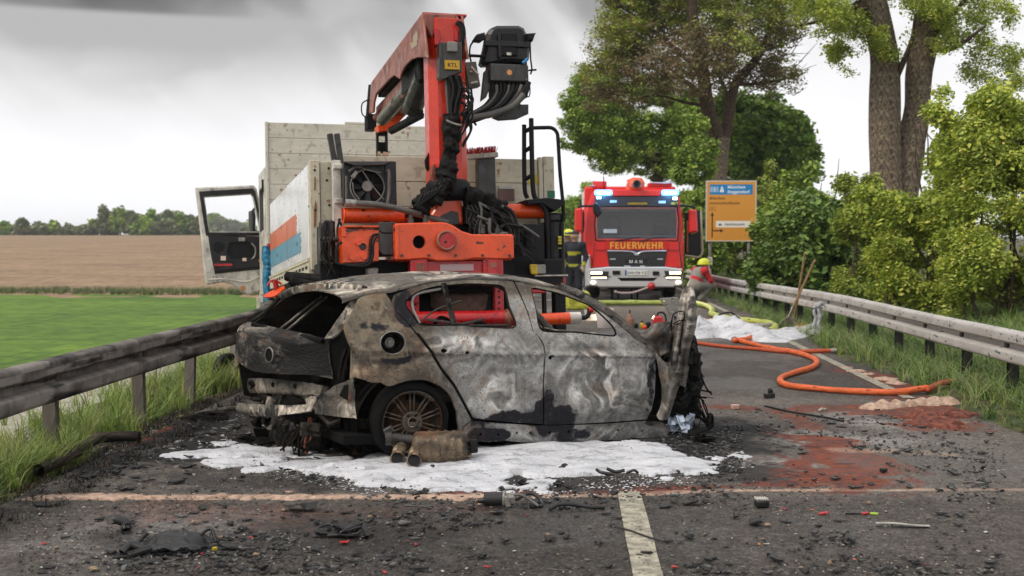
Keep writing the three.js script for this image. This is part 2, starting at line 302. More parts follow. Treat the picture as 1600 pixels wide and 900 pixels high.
{
  const bumpT = tex(512, 512, (u, v) => { const s = .5 + .35 * n2(u * 128, v * 128, 128) + .25 * fbm(u * 32, v * 32, 4, 32); return [s, s, s]; }, { srgb: false });
  const wetT = (x0, x1, z0, z1) => tex(512, 512, (u, v) => { const x = mix(x0, x1, u), z = mix(z0, z1, v), wet = step(.02, .24, fbm(x * .7 + 31, z * .45, 5) + .1 * fbm(x * 6, z * 6, 3)), s = mix(.9, .40, wet) + .08 * fbm(x * 14, z * 14, 3); return [s, s, s]; }, { srgb: false, repeat: false });
  const road = new THREE.Group(); road.name = 'road'; stuct(road); scene.add(road);
  const piece = (name, x0, x1, z0, z1, nx, nz, W, Hh, fine) => {
    const t = tex(W, Hh, (u, v) => roadCol(mix(x0, x1, u), mix(z0, z1, v), fine), { repeat: false });
    const b = bumpT.clone(); b.repeat.set((x1 - x0) / 1.4, Math.abs(z1 - z0) / 1.4); b.needsUpdate = true;
    put(name, patch(nx, nz, (u, v) => { const x = mix(x0, x1, u), z = mix(z0, z1, v); return [x, .004 * fbm(x * .5, z * .5, 3), z, u, v]; }), mat(0xffffff, 1, 0, { map: t, bumpMap: b, bumpScale: .006, roughnessMap: wetT(x0, x1, z0, z1), specularIntensity: .8 }), road);
  };
  piece('asphalt', RX0, RX1, -3.5, -16, 40, 60, 2048, 2048, true);
  piece('asphalt', RX0, RX1, -16, -52, 10, 40, 768, 1024, true);
  piece('asphalt', RX0, RX1, -52, -200, 4, 10, 128, 256, false);
  piece('asphalt', RX0, RX1, 6, -3.5, 4, 8, 256, 256, false);
  // painted lines, worn through in places
  const paintT = tex(512, 512, (u, v) => { const s = .60 + .22 * fbm(u * 16, v * 16, 5, 16) - .4 * step(.34, .5, fbm(u * 64, v * 64, 4, 64) + .3 * fbm(u * 8, v * 8, 3, 8)); return [s, s * .965, s * .86]; });
  const line = (x, z0, z1, w = .12, y = .007) => stuct(put('lane_marking', patch(4, Math.max(6, Math.round(Math.abs(z1 - z0) * 4)), (u, v) => { const z = mix(z0, z1, v), xx = x + (u - .5) * (w + .012 * n2(z * 14, x)); return [xx, y + .004 * fbm(xx * .5, z * .5, 3), z, xx / .7, z / .7]; }), mat(0xffffff, .7, 0, { map: paintT, bumpMap: bumpT, bumpScale: .003 })));
  line(.38, -3.6, -7.62, .145); line(.38, -13.8, -17.5); line(.38, -24, -28); line(.38, -34, -38);
  line(3.42, -12.2, -48); line(-2.78, -19, -48);
}
// loose sand and binder heaps lying proud of the road
function mound(name, label, px, m, h, seed, kind = 'stuff', cell = .03, rough) {
  // px: [x, y, radius in metres]; joined blobs with an uneven edge
  const B = px.map(p => { const g = gnd(p[0], p[1]); return [g.x, g.z, p[2], p[3] ?? 1]; });
  const x0 = Math.min(...B.map(b => b[0] - b[2] * 1.5)), x1 = Math.max(...B.map(b => b[0] + b[2] * 1.5)), z0 = Math.min(...B.map(b => b[1] - b[2] * 1.5)), z1 = Math.max(...B.map(b => b[1] + b[2] * 1.5));
  const nx = Math.ceil((x1 - x0) / cell), nz = Math.ceil((z1 - z0) / cell), hh = [];
  const g = patch(nx, nz, (u, v) => {
    const x = mix(x0, x1, u), z = mix(z1, z0, v); let f = -1;
    for (const [bx, bz, r, k] of B) f = Math.max(f, k * (1 - Math.hypot(x - bx, z - bz) / r));
    const e = f + (rough ?? .55) * fbm(x * 3 + seed, z * 3, 5) + (rough ?? .55) * .5 * fbm(x * 11 + seed, z * 11, 4) + .12;
    const lump = .45 + .9 * fbm(x * 2.2 + seed, z * 3.2, 3) + .45 * fbm(x * 8 + seed, z * 8, 4) + .22 * fbm(x * 24, z * 24 + seed, 3);
    const y = e > 0 ? .006 + h * Math.min(1, e * 3.2) ** .6 * (.35 + .65 * clamp(lump)) * (.4 + clamp(f) * .9) : -.02;
    hh.push(y); return [x, Math.max(gy(x, z), 0) * (x > 3.9 || x < -3.4 ? 1 : 0) + (x > 3.9 ? gy(x, z) : 0) + y, z, x, z];
  });
  const I = g.index.array, out = []; for (let i = 0; i < I.length; i += 3) if (hh[I[i]] > 0 || hh[I[i + 1]] > 0 || hh[I[i + 2]] > 0) out.push(I[i], I[i + 1], I[i + 2]);
  g.setIndex(out); g.computeVertexNormals();
  return tag(put(name, g, m), label, name.includes('foam') ? 'foam' : 'sand', null, kind);
}
const foamT = tex(512, 512, (u, v) => { const s = .5 + .5 * fbm(u * 32, v * 32, 5, 32) + .15 * n2(u * 128, v * 128, 128); return [s, s, s]; }, { srgb: false });
const foamC = tex(512, 512, (u, v) => { const s = .89 + .10 * fbm(u * 4, v * 8, 5, 4) - .16 * step(.15, .5, fbm(u * 8 + 5, v * 16, 6, 8)) - .3 * step(.42, .6, fbm(u * 32 + 5, v * 32, 5, 32)); return [s, s, s * 1.005]; });
M.foam = mat(C(.74, .755, .79), .6, 0, { map: foamC, bumpMap: foamT, bumpScale: .012 });
const sandT = tex(256, 256, (u, v) => { const s = .5 + .6 * fbm(u * 32, v * 32, 5, 32); return [.68 + .3 * (s - .5), .575 + .3 * (s - .5), .505 + .3 * (s - .5)]; });
const bindT = tex(256, 256, (u, v) => { const s = fbm(u * 32, v * 32, 5, 32); return [.41 + .25 * s, .225 + .15 * s, .175 + .12 * s]; });
M.sand = mat(0xffffff, .95, 0, { map: sandT, bumpMap: foamT, bumpScale: .01 }); M.binder = mat(0xffffff, .95, 0, { map: bindT, bumpMap: foamT, bumpScale: .01 });
mound('foam_layer', 'wide layer of white extinguishing foam in front of the burnt car', [[640, 732, .48], [725, 734, .52], [810, 730, .50], [895, 726, .46], [975, 722, .40], [1035, 728, .28], [570, 735, .32], [700, 712, .45], [860, 708, .45], [985, 706, .36], [590, 754, .14], [520, 738, .16], [770, 724, .6], [930, 718, .42], [690, 752, .26]], M.foam, .055, 3, 'stuff', .018, .95);
mound('foam_patch', 'thin white foam tongue spread behind the car rear bumper', [[292, 711, .12], [320, 709, .14], [350, 709, .18], [390, 713, .25], [425, 719, .25], [355, 722, .13], [462, 727, .22], [350, 695, .10], [375, 700, .12], [410, 735, .10], [500, 735, .22]], M.foam, .022, 8, 'stuff', .018, 1.5);
mound('foam_patch', 'small flat foam patch in front of the wrecked car nose', [[1110, 716, .13], [1145, 711, .14]], M.foam, .010, 14, 'stuff', .02, 1.3);
mound('sand_ridge', 'pale sand ridge at the road edge near the hose end', [[1362, 638, .09], [1380, 636, .11], [1400, 635, .12], [1420, 634, .12], [1440, 632, .13], [1460, 630, .12], [1480, 630, .13]], M.sand, .06, 5, 'stuff', .022, 1.1);
mound('sand_ridge', 'pale sand crumbs along the grass edge beside the edge line', [[1325, 575, .10], [1342, 580, .11], [1360, 585, .11], [1380, 592, .11], [1402, 600, .10]], M.sand, .02, 21, 'stuff', .022, 1.4);
mound('binder_heap', 'red brown oil binder heap beside the sand ridge', [[1450, 655, .2], [1470, 662, .22], [1440, 648, .12], [1490, 650, .2]], M.binder, .06, 31, 'stuff', .022, 1.1);
mound('sand_line', 'long pale sand line strewn across the road in front of the wreck', Array.from({ length: 34 }, (_, i) => [80 + i * 22, 776.5 + (i % 3), .055]), M.sand, .008, 41, 'stuff', .016, 1.9);
// ---------------------------------------------------------------- grass
function tuftGeo(seed, n, h, lean) {
  const r = rng(seed), pos = [], nor = [];
  for (let i = 0; i < n; i++) {
    const a = r() * 6.283, d = r() * .05, L = h * (.5 + .7 * r()), w = .0035 + .003 * r(), le = lean * (.3 + r()), b = r() * 6.283;
    const p = (t, s) => [Math.cos(a) * d + Math.cos(b) * le * L * t * t + s * Math.sin(b) * w * (1 - t * .85), L * t * (1 - .25 * le * t), Math.sin(a) * d + Math.sin(b) * le * L * t * t - s * Math.cos(b) * w * (1 - t * .85)];
    for (let k = 0; k < 3; k++) { const t0 = k / 3, t1 = (k + 1) / 3; pos.push(...p(t0, -1), ...p(t0, 1), ...p(t1, 1), ...p(t0, -1), ...p(t1, 1), ...p(t1, -1)); }
  }
  const g = new THREE.BufferGeometry(); g.setAttribute('position', new THREE.Float32BufferAttribute(pos, 3)); g.computeVertexNormals(); return g;
}
const leafMat = (c = 0xffffff, t = .35) => new THREE.MeshPhysicalMaterial({ color: c, roughness: .8, transmission: t, thickness: 0, side: THREE.DoubleSide });
function scatter(name, label, geo, n, seed, place, cols, m, parent = scene) {
  const r = rng(seed), list = []; let guard = 0;
  while (list.length < n && guard++ < n * 6) { const p = place(r); if (p) list.push(p); }
  const o = new THREE.InstancedMesh(geo, m, list.length), q = new THREE.Quaternion(), e = new THREE.Euler(), mm = new THREE.Matrix4(), c = new THREE.Color();
  list.forEach((p, i) => {
    e.set(p.e ? p.e[0] : (r() - .5) * .3, p.e ? p.e[1] : r() * 6.283, p.e ? p.e[2] : (r() - .5) * .3); q.setFromEuler(e); const s = p.s ?? 1;
    mm.compose(V3(p.x, p.y, p.z), q, V3(s, s * (p.sy ?? 1), s)); o.setMatrixAt(i, mm);
    const k = cols[Math.floor(r() * cols.length)], j = .8 + .4 * r(); c.setRGB(k[0] * j * (.9 + .2 * r()), k[1] * j, k[2] * j); o.setColorAt(i, c);
  });
  o.castShadow = o.receiveShadow = true; o.name = parent === scene ? numbered(name) : name; parent.add(o);
  return tag(o, label, null, null, 'stuff');
}
const GR = [[.20, .30, .04], [.26, .34, .05], [.14, .22, .03], [.36, .36, .12], [.22, .31, .06]];
const GRR = [[.13, .23, .035], [.17, .28, .04], [.09, .18, .03], [.24, .32, .07], [.3, .33, .12]];
scatter('grass', 'green roadside grass growing under the bent guard rail', tuftGeo(5, 9, .30, .8), 9000, 11, r => {
  const z = -4 - r() * 30, x = -3.58 - r() * r() * 2.4, n = fbm(x * 1.5, z * 1.2, 3) + .12; if (n < r() * .3 - .1) return; const burnt = step(-9.6, -10.4, z) * step(-12.6, -11.4, z) * step(-4.4, -3.4, x); if (r() < burnt * .9 + step(-3.85, -3.58, x) * .75) return;
  if (x < -4.9 && x > -6.2 && r() < .85) return;
  return { x, y: gy(x, z) + .005, z, s: .55 + r() * .8, sy: .6 + .6 * r() };
}, GR, leafMat());
scatter('grass', 'lush green grass along the verge below the straight guard rail', tuftGeo(9, 10, .26, .9), 26000, 12, r => {
  const z = -7 - (r() ** 1.4) * 48, x = 3.72 + r() * 4.2; if (x < 4.1 + .18 * fbm(z * .7, 3, 4) && r() < .75) return;
  return { x, y: gy(x, z) + .005, z, s: .6 + r() * .7 + (x > 4.5 ? .35 : 0), sy: .6 + .6 * r() };
}, GRR, leafMat());
scatter('grass', 'short grass strip along the far edge of the crop field', tuftGeo(21, 10, .26, .9), 6000, 15, r => {
  const u = r(), x = -9 - u * 45, z = -39.5 - r() * 3 - 6 * (((-x - 6.9) / 123) ** 1); return { x, y: -.36, z, s: .6 + r() * .7 };
}, [[.05, .10, .02], [.08, .13, .03], [.16, .2, .05]], leafMat());
scatter('foam_flecks', 'small white foam flecks round the edges of the foam layer', (() => { const g = new THREE.IcosahedronGeometry(1, 1).scale(1, .3, 1); return g; })(), 1100, 18, r => {
  const px = 420 + r() * 760, k = (px - 420) / 760, edge = mix(738, 772, step(0, .25, k)) - 30 * step(.55, 1, k), py = edge - 6 + (r() + r() - 1) * 18, g = gnd(px, py); if (fbm(g.x * 4, g.z * 4, 3) < -.02) return; return { x: g.x, y: .006, z: g.z, s: .002 + .009 * r() ** 3, e: [0, r() * 6, 0] };
}, [[.6, .61, .63], [.5, .5, .52]], mat(0xffffff, .7));
scatter('charred_stubble', 'black burnt grass stubble at the road edge beneath the guard rail', tuftGeo(31, 7, .06, 1.1), 1500, 16, r => {
  const z = -5 - r() * 8.5, x = -3.1 - r() * 1.1; if (r() < step(-3.7, -4.3, x)) return; return { x, y: gy(x, z) + .004, z, s: .5 + r() * .8 };
}, [[.015, .014, .013], [.03, .026, .02], [.08, .06, .04]], mat(0xffffff, .95));
// ---------------------------------------------------------------- guard rails
const railSoot = tex(512, 512, (u, v) => { const a = fbm(u * 8, v * 4, 6, 8), b = n2(u * 64, v * 4, 64), s = clamp(.85 + .5 * a + .12 * b - .5 * step(.1, .4, fbm(u * 4 + 3, v * 8, 5, 4))); return [s, s * .975, s * .95]; }); railSoot.repeat.set(.35, 1);
const railM = mat(C(.50, .48, .46), .7, 0, { map: paintT, specularIntensity: .6 }), railShaded = mat(C(.225, .215, .205), .7, 0, { map: railSoot, specularIntensity: .6 }), postDark = wear(C(.04, .04, .038), .8, 0, { specularIntensity: .4 });  // left rail: dark base tone paints in its shaded road face, soot only blotches it
// W profile: [toward the road, below the top edge]
const WP = [[-.02, -.012], [.0, 0], [.03, -.002], [.07, -.008], [.082, -.02], [.085, -.035], [.085, -.095], [.08, -.108], [.012, -.128], [.0, -.135], [.0, -.175], [.012, -.182], [.08, -.202], [.085, -.215], [.085, -.275], [.082, -.29], [.07, -.302], [.03, -.308], [.0, -.31]];
function rail(name, label, path, side, L, posts, beamM, postM, postTilt) {
  const t = thing(name, label, 'guard rail'), cv = curve(path, false, .3), total = cv.getLength(), n = Math.round(total / L);
  for (let k = 0; k < n; k++) {
    const m = 10, g = patch(m, WP.length - 1, (u, v, i, j) => {
      const s = clamp((k + u * 1.02) / n), p = cv.getPointAt(s), d = cv.getTangentAt(s), a = WP[j], o = a[0] + (k % 2) * .005;
      return [p.x + side * o * d.z, p.y + a[1] + .004 * n2(s * 90, j), p.z - side * o * d.x, s * total, a[1] * 2 + a[0]];
    });
    const b = put('beam', thick(g, side * -.004), beamM, t);
    // splice bolts and holes
    for (const s0 of [.012, .03]) for (const yy of [-.07, -.24]) { const s = clamp((k + s0) / n), p = cv.getPointAt(s), d = cv.getTangentAt(s); const c = [p.x + side * .084 * d.z, p.y + yy, p.z - side * .084 * d.x]; put('bolt', new THREE.SphereGeometry(.016, 8, 5).translate(...c), M.darkSteel, b); }
  }
  for (const s of posts) {
    const p = cv.getPointAt(s / total), d = cv.getTangentAt(s / total), y0 = gy(p.x, p.z) - .08, tl = postTilt ? postTilt(s) : [0, 0];
    const back = V3(side * d.z, 0, -side * d.x).normalize();        // toward the road
    const top = V3(p.x, p.y - .06, p.z).addScaledVector(back, -.05), bot = V3(p.x + tl[0], y0, p.z + tl[1]).addScaledVector(back, -.05);
    const q = new THREE.Quaternion().setFromUnitVectors(V3(0, 1, 0), top.clone().sub(bot).normalize()), H = top.distanceTo(bot), c = top.clone().add(bot).multiplyScalar(.5);
    const pr = (w, dd, x, z) => new RoundedBoxGeometry(w, H, dd, 1, .004).translate(x, 0, z);
    const g = join([pr(.1, .008, 0, .03), pr(.1, .008, 0, -.03), pr(.008, .06, .046, 0)]); g.applyQuaternion(q).translate(c.x, c.y, c.z);
    put('post', muv(g), postM, t);
    put('spacer', [box(.07, .2, .09, p.x - back.x * .01, p.y - .155, p.z - back.z * .01)], postM, t);
  }
  return t;
}
{
  const P = [[4.3, .75, -3], [4.3, .73, -10], [4.3, .716, -14], [4.3, .712, -19.3], [4.3, .62, -25.4], [4.3, .52, -32], [4.3, .457, -40], [4.2, .43, -54]];
  rail('guard_rail', 'straight galvanised guard rail along the grass verge beside the bushes', P, 1, 4, Array.from({ length: 36 }, (_, i) => .8 + i * 1.36).filter(s => s < 50), railM, postDark);
  const Q = [[-3.76, .74, -3.4], [-3.76, .75, -7], [-3.76, .755, -9.3], [-3.76, .75, -12], [-3.78, .745, -13.6], [-3.86, .75, -14.9], [-4.06, .8, -16], [-4.1, .84, -17.2], [-3.9, .8, -18.6]];
  rail('guard_rail', 'sooty dented guard rail with painted shade beside the green field and burnt car', Q, -1, 4.1, [1.2, 3.2, 5.2, 7.0, 8.5, 10.3, 12.6], railShaded, wear(C(.13, .115, .10), .7, .2), s => s > 9.5 ? [.06, .55] : s > 8 ? [.02, .16] : [.03, .05]);
}
// ---------------------------------------------------------------- trees, bushes, wood
const barkT = tex(512, 512, (u, v) => { const r = fbm(u * 32 + 1.5 * fbm(u * 8, v * 8, 3, 8), v * 8, 5, 32), m = fbm(u * 8, v * 8, 4, 8); let s = .40 + .30 * r + .12 * m; const li = step(.08, .26, fbm(u * 16 + 9, v * 16, 5, 16)); return [mix(s * 1.06, .62, li * .55), mix(s * .95, .58, li * .55), mix(s * .84, .50, li * .55)]; });
barkT.repeat.set(1.7, 1.7);
M.bark = mat(C(.86, .82, .76), .95, 0, { map: barkT, bumpMap: barkT, bumpScale: .05 });
M.barkDark = mat(C(.42, .34, .29), .95, 0, { map: barkT, bumpMap: barkT, bumpScale: .03 });
// branch: tube whose radius tapers, with a knobbly surface; uv in metres
function limb(pts, r0, r1, seg = 9, n = 14) {
  const cv = curve(pts), L = cv.getLength(), fr = cv.computeFrenetFrames(n, false);
  return patch(seg, n, (u, v, i, j) => {
    const p = cv.getPointAt(v), a = u * 6.28318, r = mix(r0, r1, v) * (1 + .13 * n2(Math.cos(a) * 1.5 + v * L * 1.1, Math.sin(a) * 1.5 + r0 * 9)), N = fr.normals[j], B = fr.binormals[j];
    const c = Math.cos(a) * r, s = Math.sin(a) * r; return [p.x + N.x * c + B.x * s, p.y + N.y * c + B.y * s, p.z + N.z * c + B.z * s, u * 6.28 * r0, v * L];
  });
}
// clump of small leaf blades
function leafClump(seed, n, spread, size) {
  const r = rng(seed), pos = [];
  for (let i = 0; i < n; i++) {
    const c = V3((r() - .5) * 2, (r() - .5) * 1.5, (r() - .5) * 2).multiplyScalar(spread), e = new THREE.Euler(r() * 1.6 - .8, r() * 6.28, r() * 1.6 - .8), s = size * (.6 + .7 * r());
    const q = [[0, 0, -.5], [.32, .06, -.05], [0, .0, .55], [-.32, .06, -.05]].map(p => V3(...p).multiplyScalar(s).applyEuler(e).add(c));
    for (const k of [0, 1, 2, 0, 2, 3]) pos.push(q[k].x, q[k].y, q[k].z);
  }
  const g = new THREE.BufferGeometry(); g.setAttribute('position', new THREE.Float32BufferAttribute(pos, 3)); g.computeVertexNormals(); return g;
}
const clumpBig = leafClump(3, 9, .26, .2), clumpMid = leafClump(4, 10, .17, .11), clumpSmall = leafClump(6, 11, .12, .062), clumpSm2 = leafClump(14, 9, .2, .12), clumpFar = leafClump(8, 7, .8, .85);
const LB = o => { for (const k in o) o[k] = o[k].map(c => c.map(v => Math.min(.8, v * (k === 'brown' ? .95 : 1.08)))); return o; };
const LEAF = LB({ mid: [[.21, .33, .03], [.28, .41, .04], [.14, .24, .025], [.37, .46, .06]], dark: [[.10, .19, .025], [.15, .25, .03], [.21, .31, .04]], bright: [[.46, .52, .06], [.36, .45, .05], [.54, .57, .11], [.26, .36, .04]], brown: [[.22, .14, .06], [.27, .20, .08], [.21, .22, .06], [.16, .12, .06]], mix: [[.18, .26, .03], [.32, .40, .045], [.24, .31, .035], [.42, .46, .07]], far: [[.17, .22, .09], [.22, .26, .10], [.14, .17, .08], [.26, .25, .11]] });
// crown: clumps gathered round puffs, thinning toward their edges
function crown(parent, puffs, n, geo, cols, seed, hollow = .35, name = 'crown') {
  const tot = puffs.reduce((a, p) => a + p[3] ** 2, 0); let acc = 0; const cum = puffs.map(p => acc += p[3] ** 2 / tot);
  return scatter(name, null, geo, n, seed, r => {
    const k = r(), p = puffs[cum.findIndex(c => c >= k)] || puffs[0]; let x, y, z, d; do { x = r() * 2 - 1; y = r() * 2 - 1; z = r() * 2 - 1; d = Math.hypot(x, y, z); } while (d > 1);
    if (d < hollow * r()) return; const X = p[0] + x * p[3], Y = p[1] + y * p[3] * (p[4] ?? .75), Z = p[2] + z * p[3];
    const q = 1 / Math.max(.35, p[3] * .26); if (n3(X * q, Y * q * 1.3, Z * q + seed) < -.06 + .36 * d) return;
    return { x: X, y: Y, z: Z, s: .55 + 1.1 * r() * r() + .3 * r(), e: [r() * 1.2 - .6, r() * 6.28, r() * 1.2 - .6] };
  }, cols, leafMat(0xffffff, .32), parent);
}
// the roadside tree with a forked trunk behind the yellow sign
{
  const D = 50, S = D / FPX, o = at(1122, 370, D), b = V3(o.x, gy(o.x, o.z), o.z);
  const t = thing('roadside_tree', 'tall tree with forked trunk and browning sparse crown behind the yellow sign', 'tree', [b.x, b.y, b.z]);
  const L = (px, py, dz = 0) => { const p = at(px, py, D + dz).sub(b); return [p.x, p.y, p.z]; };
  put('trunk', [limb([[.1, -.3, 0], L(1119, 340), L(1120, 270), L(1123, 215)], .50, .42, 12, 20)], M.bark, t);
  const br = [[[1121, 222], [1112, 190], [1104, 160], [1098, 110], [1085, 40], [1080, -40], .33, .14], [[1125, 222], [1138, 195], [1140, 165], [1150, 130], [1190, 80], [1215, 10], .28, .10], [[1140, 160], [1120, 110], [1100, 80], [1095, 70], .12, .05], [[1105, 160], [1075, 130], [1030, 110], [985, 95], .13, .04], [[1100, 120], [1060, 80], [1010, 40], [960, 0], .12, .04], [[1150, 132], [1190, 130], [1240, 120], [1262, 112], .09, .02], [[1098, 110], [1130, 60], [1150, 10], [1160, -40], .12, .05], [[1104, 165], [1070, 160], [1035, 150], [1000, 152], .08, .025], [[1190, 80], [1225, 70], [1262, 55], .05, .015]];
  br.forEach((q, i) => { const r1 = q.pop(), r0 = q.pop(); put('branch', limb(q.map((p, k) => L(p[0], p[1], (i % 3 - 1) * k * .5)), r0, r1, 8, 10), M.barkDark, t); });
  const rr = rng(91), tw = []; for (let i = 0; i < 150; i++) { const c = [1010 + rr() * 240, 30 + rr() * 130, (rr() - .5) * 5], a = L(...c), s = 1.1; let d = [(rr() - .35) * s, (rr() - .2) * s, (rr() - .5) * s]; if (c[0] > 1180) d[0] = Math.abs(d[0]) + .4; tw.push(rod(a, [a[0] + d[0], a[1] + d[1], a[2] + d[2]], .022, .006, 4)); }
  tag(put('twigs', tw, M.barkDark, t), null, null, null, 'stuff');
  const pf = (px, py, r, dz = 0) => [...L(px, py, dz), r * S];
  crown(t, [pf(1000, 120, 75), pf(1080, 100, 80, -2), pf(1150, 90, 75), pf(1060, 40, 80, 2), pf(950, 90, 55, 1), pf(1190, 60, 60), pf(1210, 120, 45), pf(940, 150, 35)], 4200, clumpSm2, LEAF.brown, 5, .2, 'withered_crown');
  crown(t, [pf(970, 60, 60), pf(1000, 20, 70), pf(1100, 0, 90), pf(1200, 20, 75), pf(1130, 60, 60, -2), pf(1050, -30, 110), pf(1180, -40, 110), pf(940, 110, 45), pf(1215, 110, 30), pf(985, -40, 70)], 10500, clumpSm2, [...LEAF.mix, LEAF.mix[1], LEAF.mix[3], ...LEAF.brown.slice(0, 2)], 6, .3);
}
function leafyTree(label, D, base, puffs, n, geo, cols, seed, trunkR, limbs = []) {
  const S = D / FPX, o = at(base[0], 370, D), b = V3(o.x, gy(o.x, Math.max(o.z, -80)), o.z), t = thing('roadside_tree', label, 'tree', [b.x, b.y, b.z]);
  const L = (px, py, dz = 0) => { const p = at(px, py, D + dz).sub(b); return [p.x, p.y, p.z]; };
  put('trunk', limb([[0, -.3, 0], [.05, 1.4, 0], L(base[0], base[1])], trunkR, trunkR * .55, 10, 14), M.barkDark, t);
  for (const q of limbs) put('branch', limb(q.map((p, k) => L(p[0], p[1], (k - 1) * .6)), trunkR * .5, trunkR * .12, 7, 8), M.barkDark, t);
  crown(t, puffs.map(p => [...L(p[0], p[1], p[3] ?? 0), p[2] * S]), n, geo, cols, seed);
  return t;
}
leafyTree('broad fresh green tree standing behind the fire engine', 62, [1027, 240], [[940, 190, 55], [905, 185, 32], [900, 220, 26], [985, 175, 60], [1035, 190, 60], [920, 165, 38], [1000, 235, 50], [955, 245, 38], [1050, 240, 45], [895, 155, 22], [1070, 200, 55], [930, 130, 40], [965, 215, 50], [1040, 262, 34], [1085, 165, 40], [1010, 140, 45], [1075, 240, 34]], 17000, clumpMid, LEAF.mid, 41, .42, [[[1027, 270], [1005, 230], [980, 190]], [[1027, 260], [1045, 220], [1060, 180]], [[1027, 250], [1000, 210], [940, 180]]]);
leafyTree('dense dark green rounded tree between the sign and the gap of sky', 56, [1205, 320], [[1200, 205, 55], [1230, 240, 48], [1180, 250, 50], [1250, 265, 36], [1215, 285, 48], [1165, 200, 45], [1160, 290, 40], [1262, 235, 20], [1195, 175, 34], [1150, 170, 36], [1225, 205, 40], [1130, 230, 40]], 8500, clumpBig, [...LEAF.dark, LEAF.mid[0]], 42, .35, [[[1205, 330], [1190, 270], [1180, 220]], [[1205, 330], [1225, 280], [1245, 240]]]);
leafyTree('slender yellowish green young tree beside the fire engine', 45, [1092, 330], [[1082, 200, 22], [1088, 235, 30], [1085, 270, 34], [1092, 305, 36], [1080, 340, 36]], 5200, clumpMid, LEAF.mid, 43, .14);
// the two-stemmed old tree at the verge
{
  const D = 29, S = D / FPX, o = at(1392, 370, D), b = V3(o.x, gy(o.x, o.z), o.z);
  const t = thing('old_tree', 'old tree with two thick grey brown stems rising from the hedge', 'tree', [b.x, b.y, b.z]);
  const L = (px, py, dz = 0) => { const p = at(px, py, D + dz).sub(b); return [p.x, p.y, p.z]; };
  put('trunk', limb([[-.15, -.3, 0], L(1384, 330), L(1383, 250), L(1382, 180), L(1381, 90), L(1368, 20), L(1348, -60)], .43, .31, 14, 40), M.bark, t);
  put('trunk', limb([L(1402, 380, .1), L(1420, 240, .2), L(1432, 180, .2), L(1437, 110, .2), L(1446, 50, .2), L(1462, -50, .3)], .37, .28, 14, 36), M.bark, t);
  for (const q of [[[1368, 20], [1330, 10], [1290, 30], [1250, 40]], [[1368, 5], [1320, -30], [1270, -20]], [[1395, 130], [1412, 95], [1425, 60], [1430, 20]], [[1446, 70], [1470, 78], [1500, 70], [1540, 40]], [[1340, 5], [1325, 25], [1320, 50]], [[1446, 60], [1490, 20], [1540, -40]]]) put('branch', limb(q.map((p, k) => L(p[0], p[1], -k * .3)), .10, .025, 7, 10), M.barkDark, t);
  const pf = (px, py, r, dz = 0) => [...L(px, py, dz), r * S];
  crown(t, [pf(1290, 25, 45, -1), pf(1330, 40, 42), pf(1265, 15, 35), pf(1310, 85, 22), pf(1375, 35, 42, -.6), pf(1385, 90, 18, -.5), pf(1450, 20, 50, -.8), pf(1465, 75, 28, -.6), pf(1335, 105, 18), pf(1405, 115, 12, -.6), pf(1420, 150, 12), pf(1520, 30, 70), pf(1560, 110, 60), pf(1300, -60, 90), pf(1420, -60, 100), pf(1370, 70, 22, -.6), pf(1412, 60, 25, -.6)], 6500, clumpSmall, [...LEAF.bright, ...LEAF.mix], 51, .1);
}
// hedge of bushes behind the straight guard rail
function bush(label, px, base, D, puffs, n, geo, cols, seed, sprays = []) {
  const S = D / FPX, o = at(px, 370, D), b = V3(o.x, gy(o.x, o.z), o.z), t = thing('bush', label, 'bush', [b.x, b.y, b.z], 0, 'bushes along the verge');
  const L = (x, y, dz = 0) => { const p = at(x, y, D + dz).sub(b); return [p.x, p.y, p.z]; };
  const ar = rng(seed * 3), auto = Array.from({ length: 16 }, () => { const p = puffs[Math.floor(ar() * puffs.length)], a = -1.57 + (ar() - .5) * 2.4, k = .8 + .7 * ar(), R = p[2]; return [[p[0], p[1]], [p[0] + Math.cos(a) * R * k * .6, p[1] + Math.sin(a) * R * k * .6], [p[0] + Math.cos(a) * R * k * .95 + 4, p[1] + Math.sin(a) * R * k], [p[0] + Math.cos(a) * R * k * 1.15 + 6, p[1] + Math.sin(a) * R * k * 1.25]]; }); sprays = [...sprays, ...auto];
  const st = puffs.slice(0, 6).map((p, i) => limb([[(i - 2.5) * .12, -.1, 0], [p[0] > px ? .3 : -.3, .6, 0].map((v, k) => v + (k === 2 ? (i % 3 - 1) * .2 : 0)), L(p[0], p[1], p[3] ?? 0)], .035, .012, 5, 8));
  tag(put('stems', [...st, ...sprays.map(q => limb(q.map(p => L(p[0], p[1])), .018, .006, 4, 8))], M.barkDark, t), null, null, null, 'stuff');
  crown(t, puffs.map(p => [...L(p[0], p[1], p[3] ?? 0), p[2] * S, .9]), n, geo, cols, seed, .3, 'foliage');
  if (sprays.length) crown(t, sprays.flatMap(q => q.slice(1).map((p, i) => [...L(p[0], p[1]), (9 - i * 1.2) * S, 1.5])), sprays.length * 120, geo, cols, seed + 1, 0, 'foliage');
  return t;
}
bush('dark green bush directly behind the shovel handles', 1275, 460, 27, [[1240, 400, 55], [1290, 390, 55], [1250, 350, 50], [1310, 420, 50], [1215, 430, 45], [1290, 345, 35], [1330, 445, 40], [1260, 445, 50], [1290, 470, 36], [1225, 455, 36]], 9500, clumpMid, LEAF.dark, 61, [[[1300, 330], [1306, 300], [1309, 270], [1311, 248]], [[1330, 345], [1340, 310], [1348, 285]], [[1280, 330], [1282, 300], [1284, 285]]]);
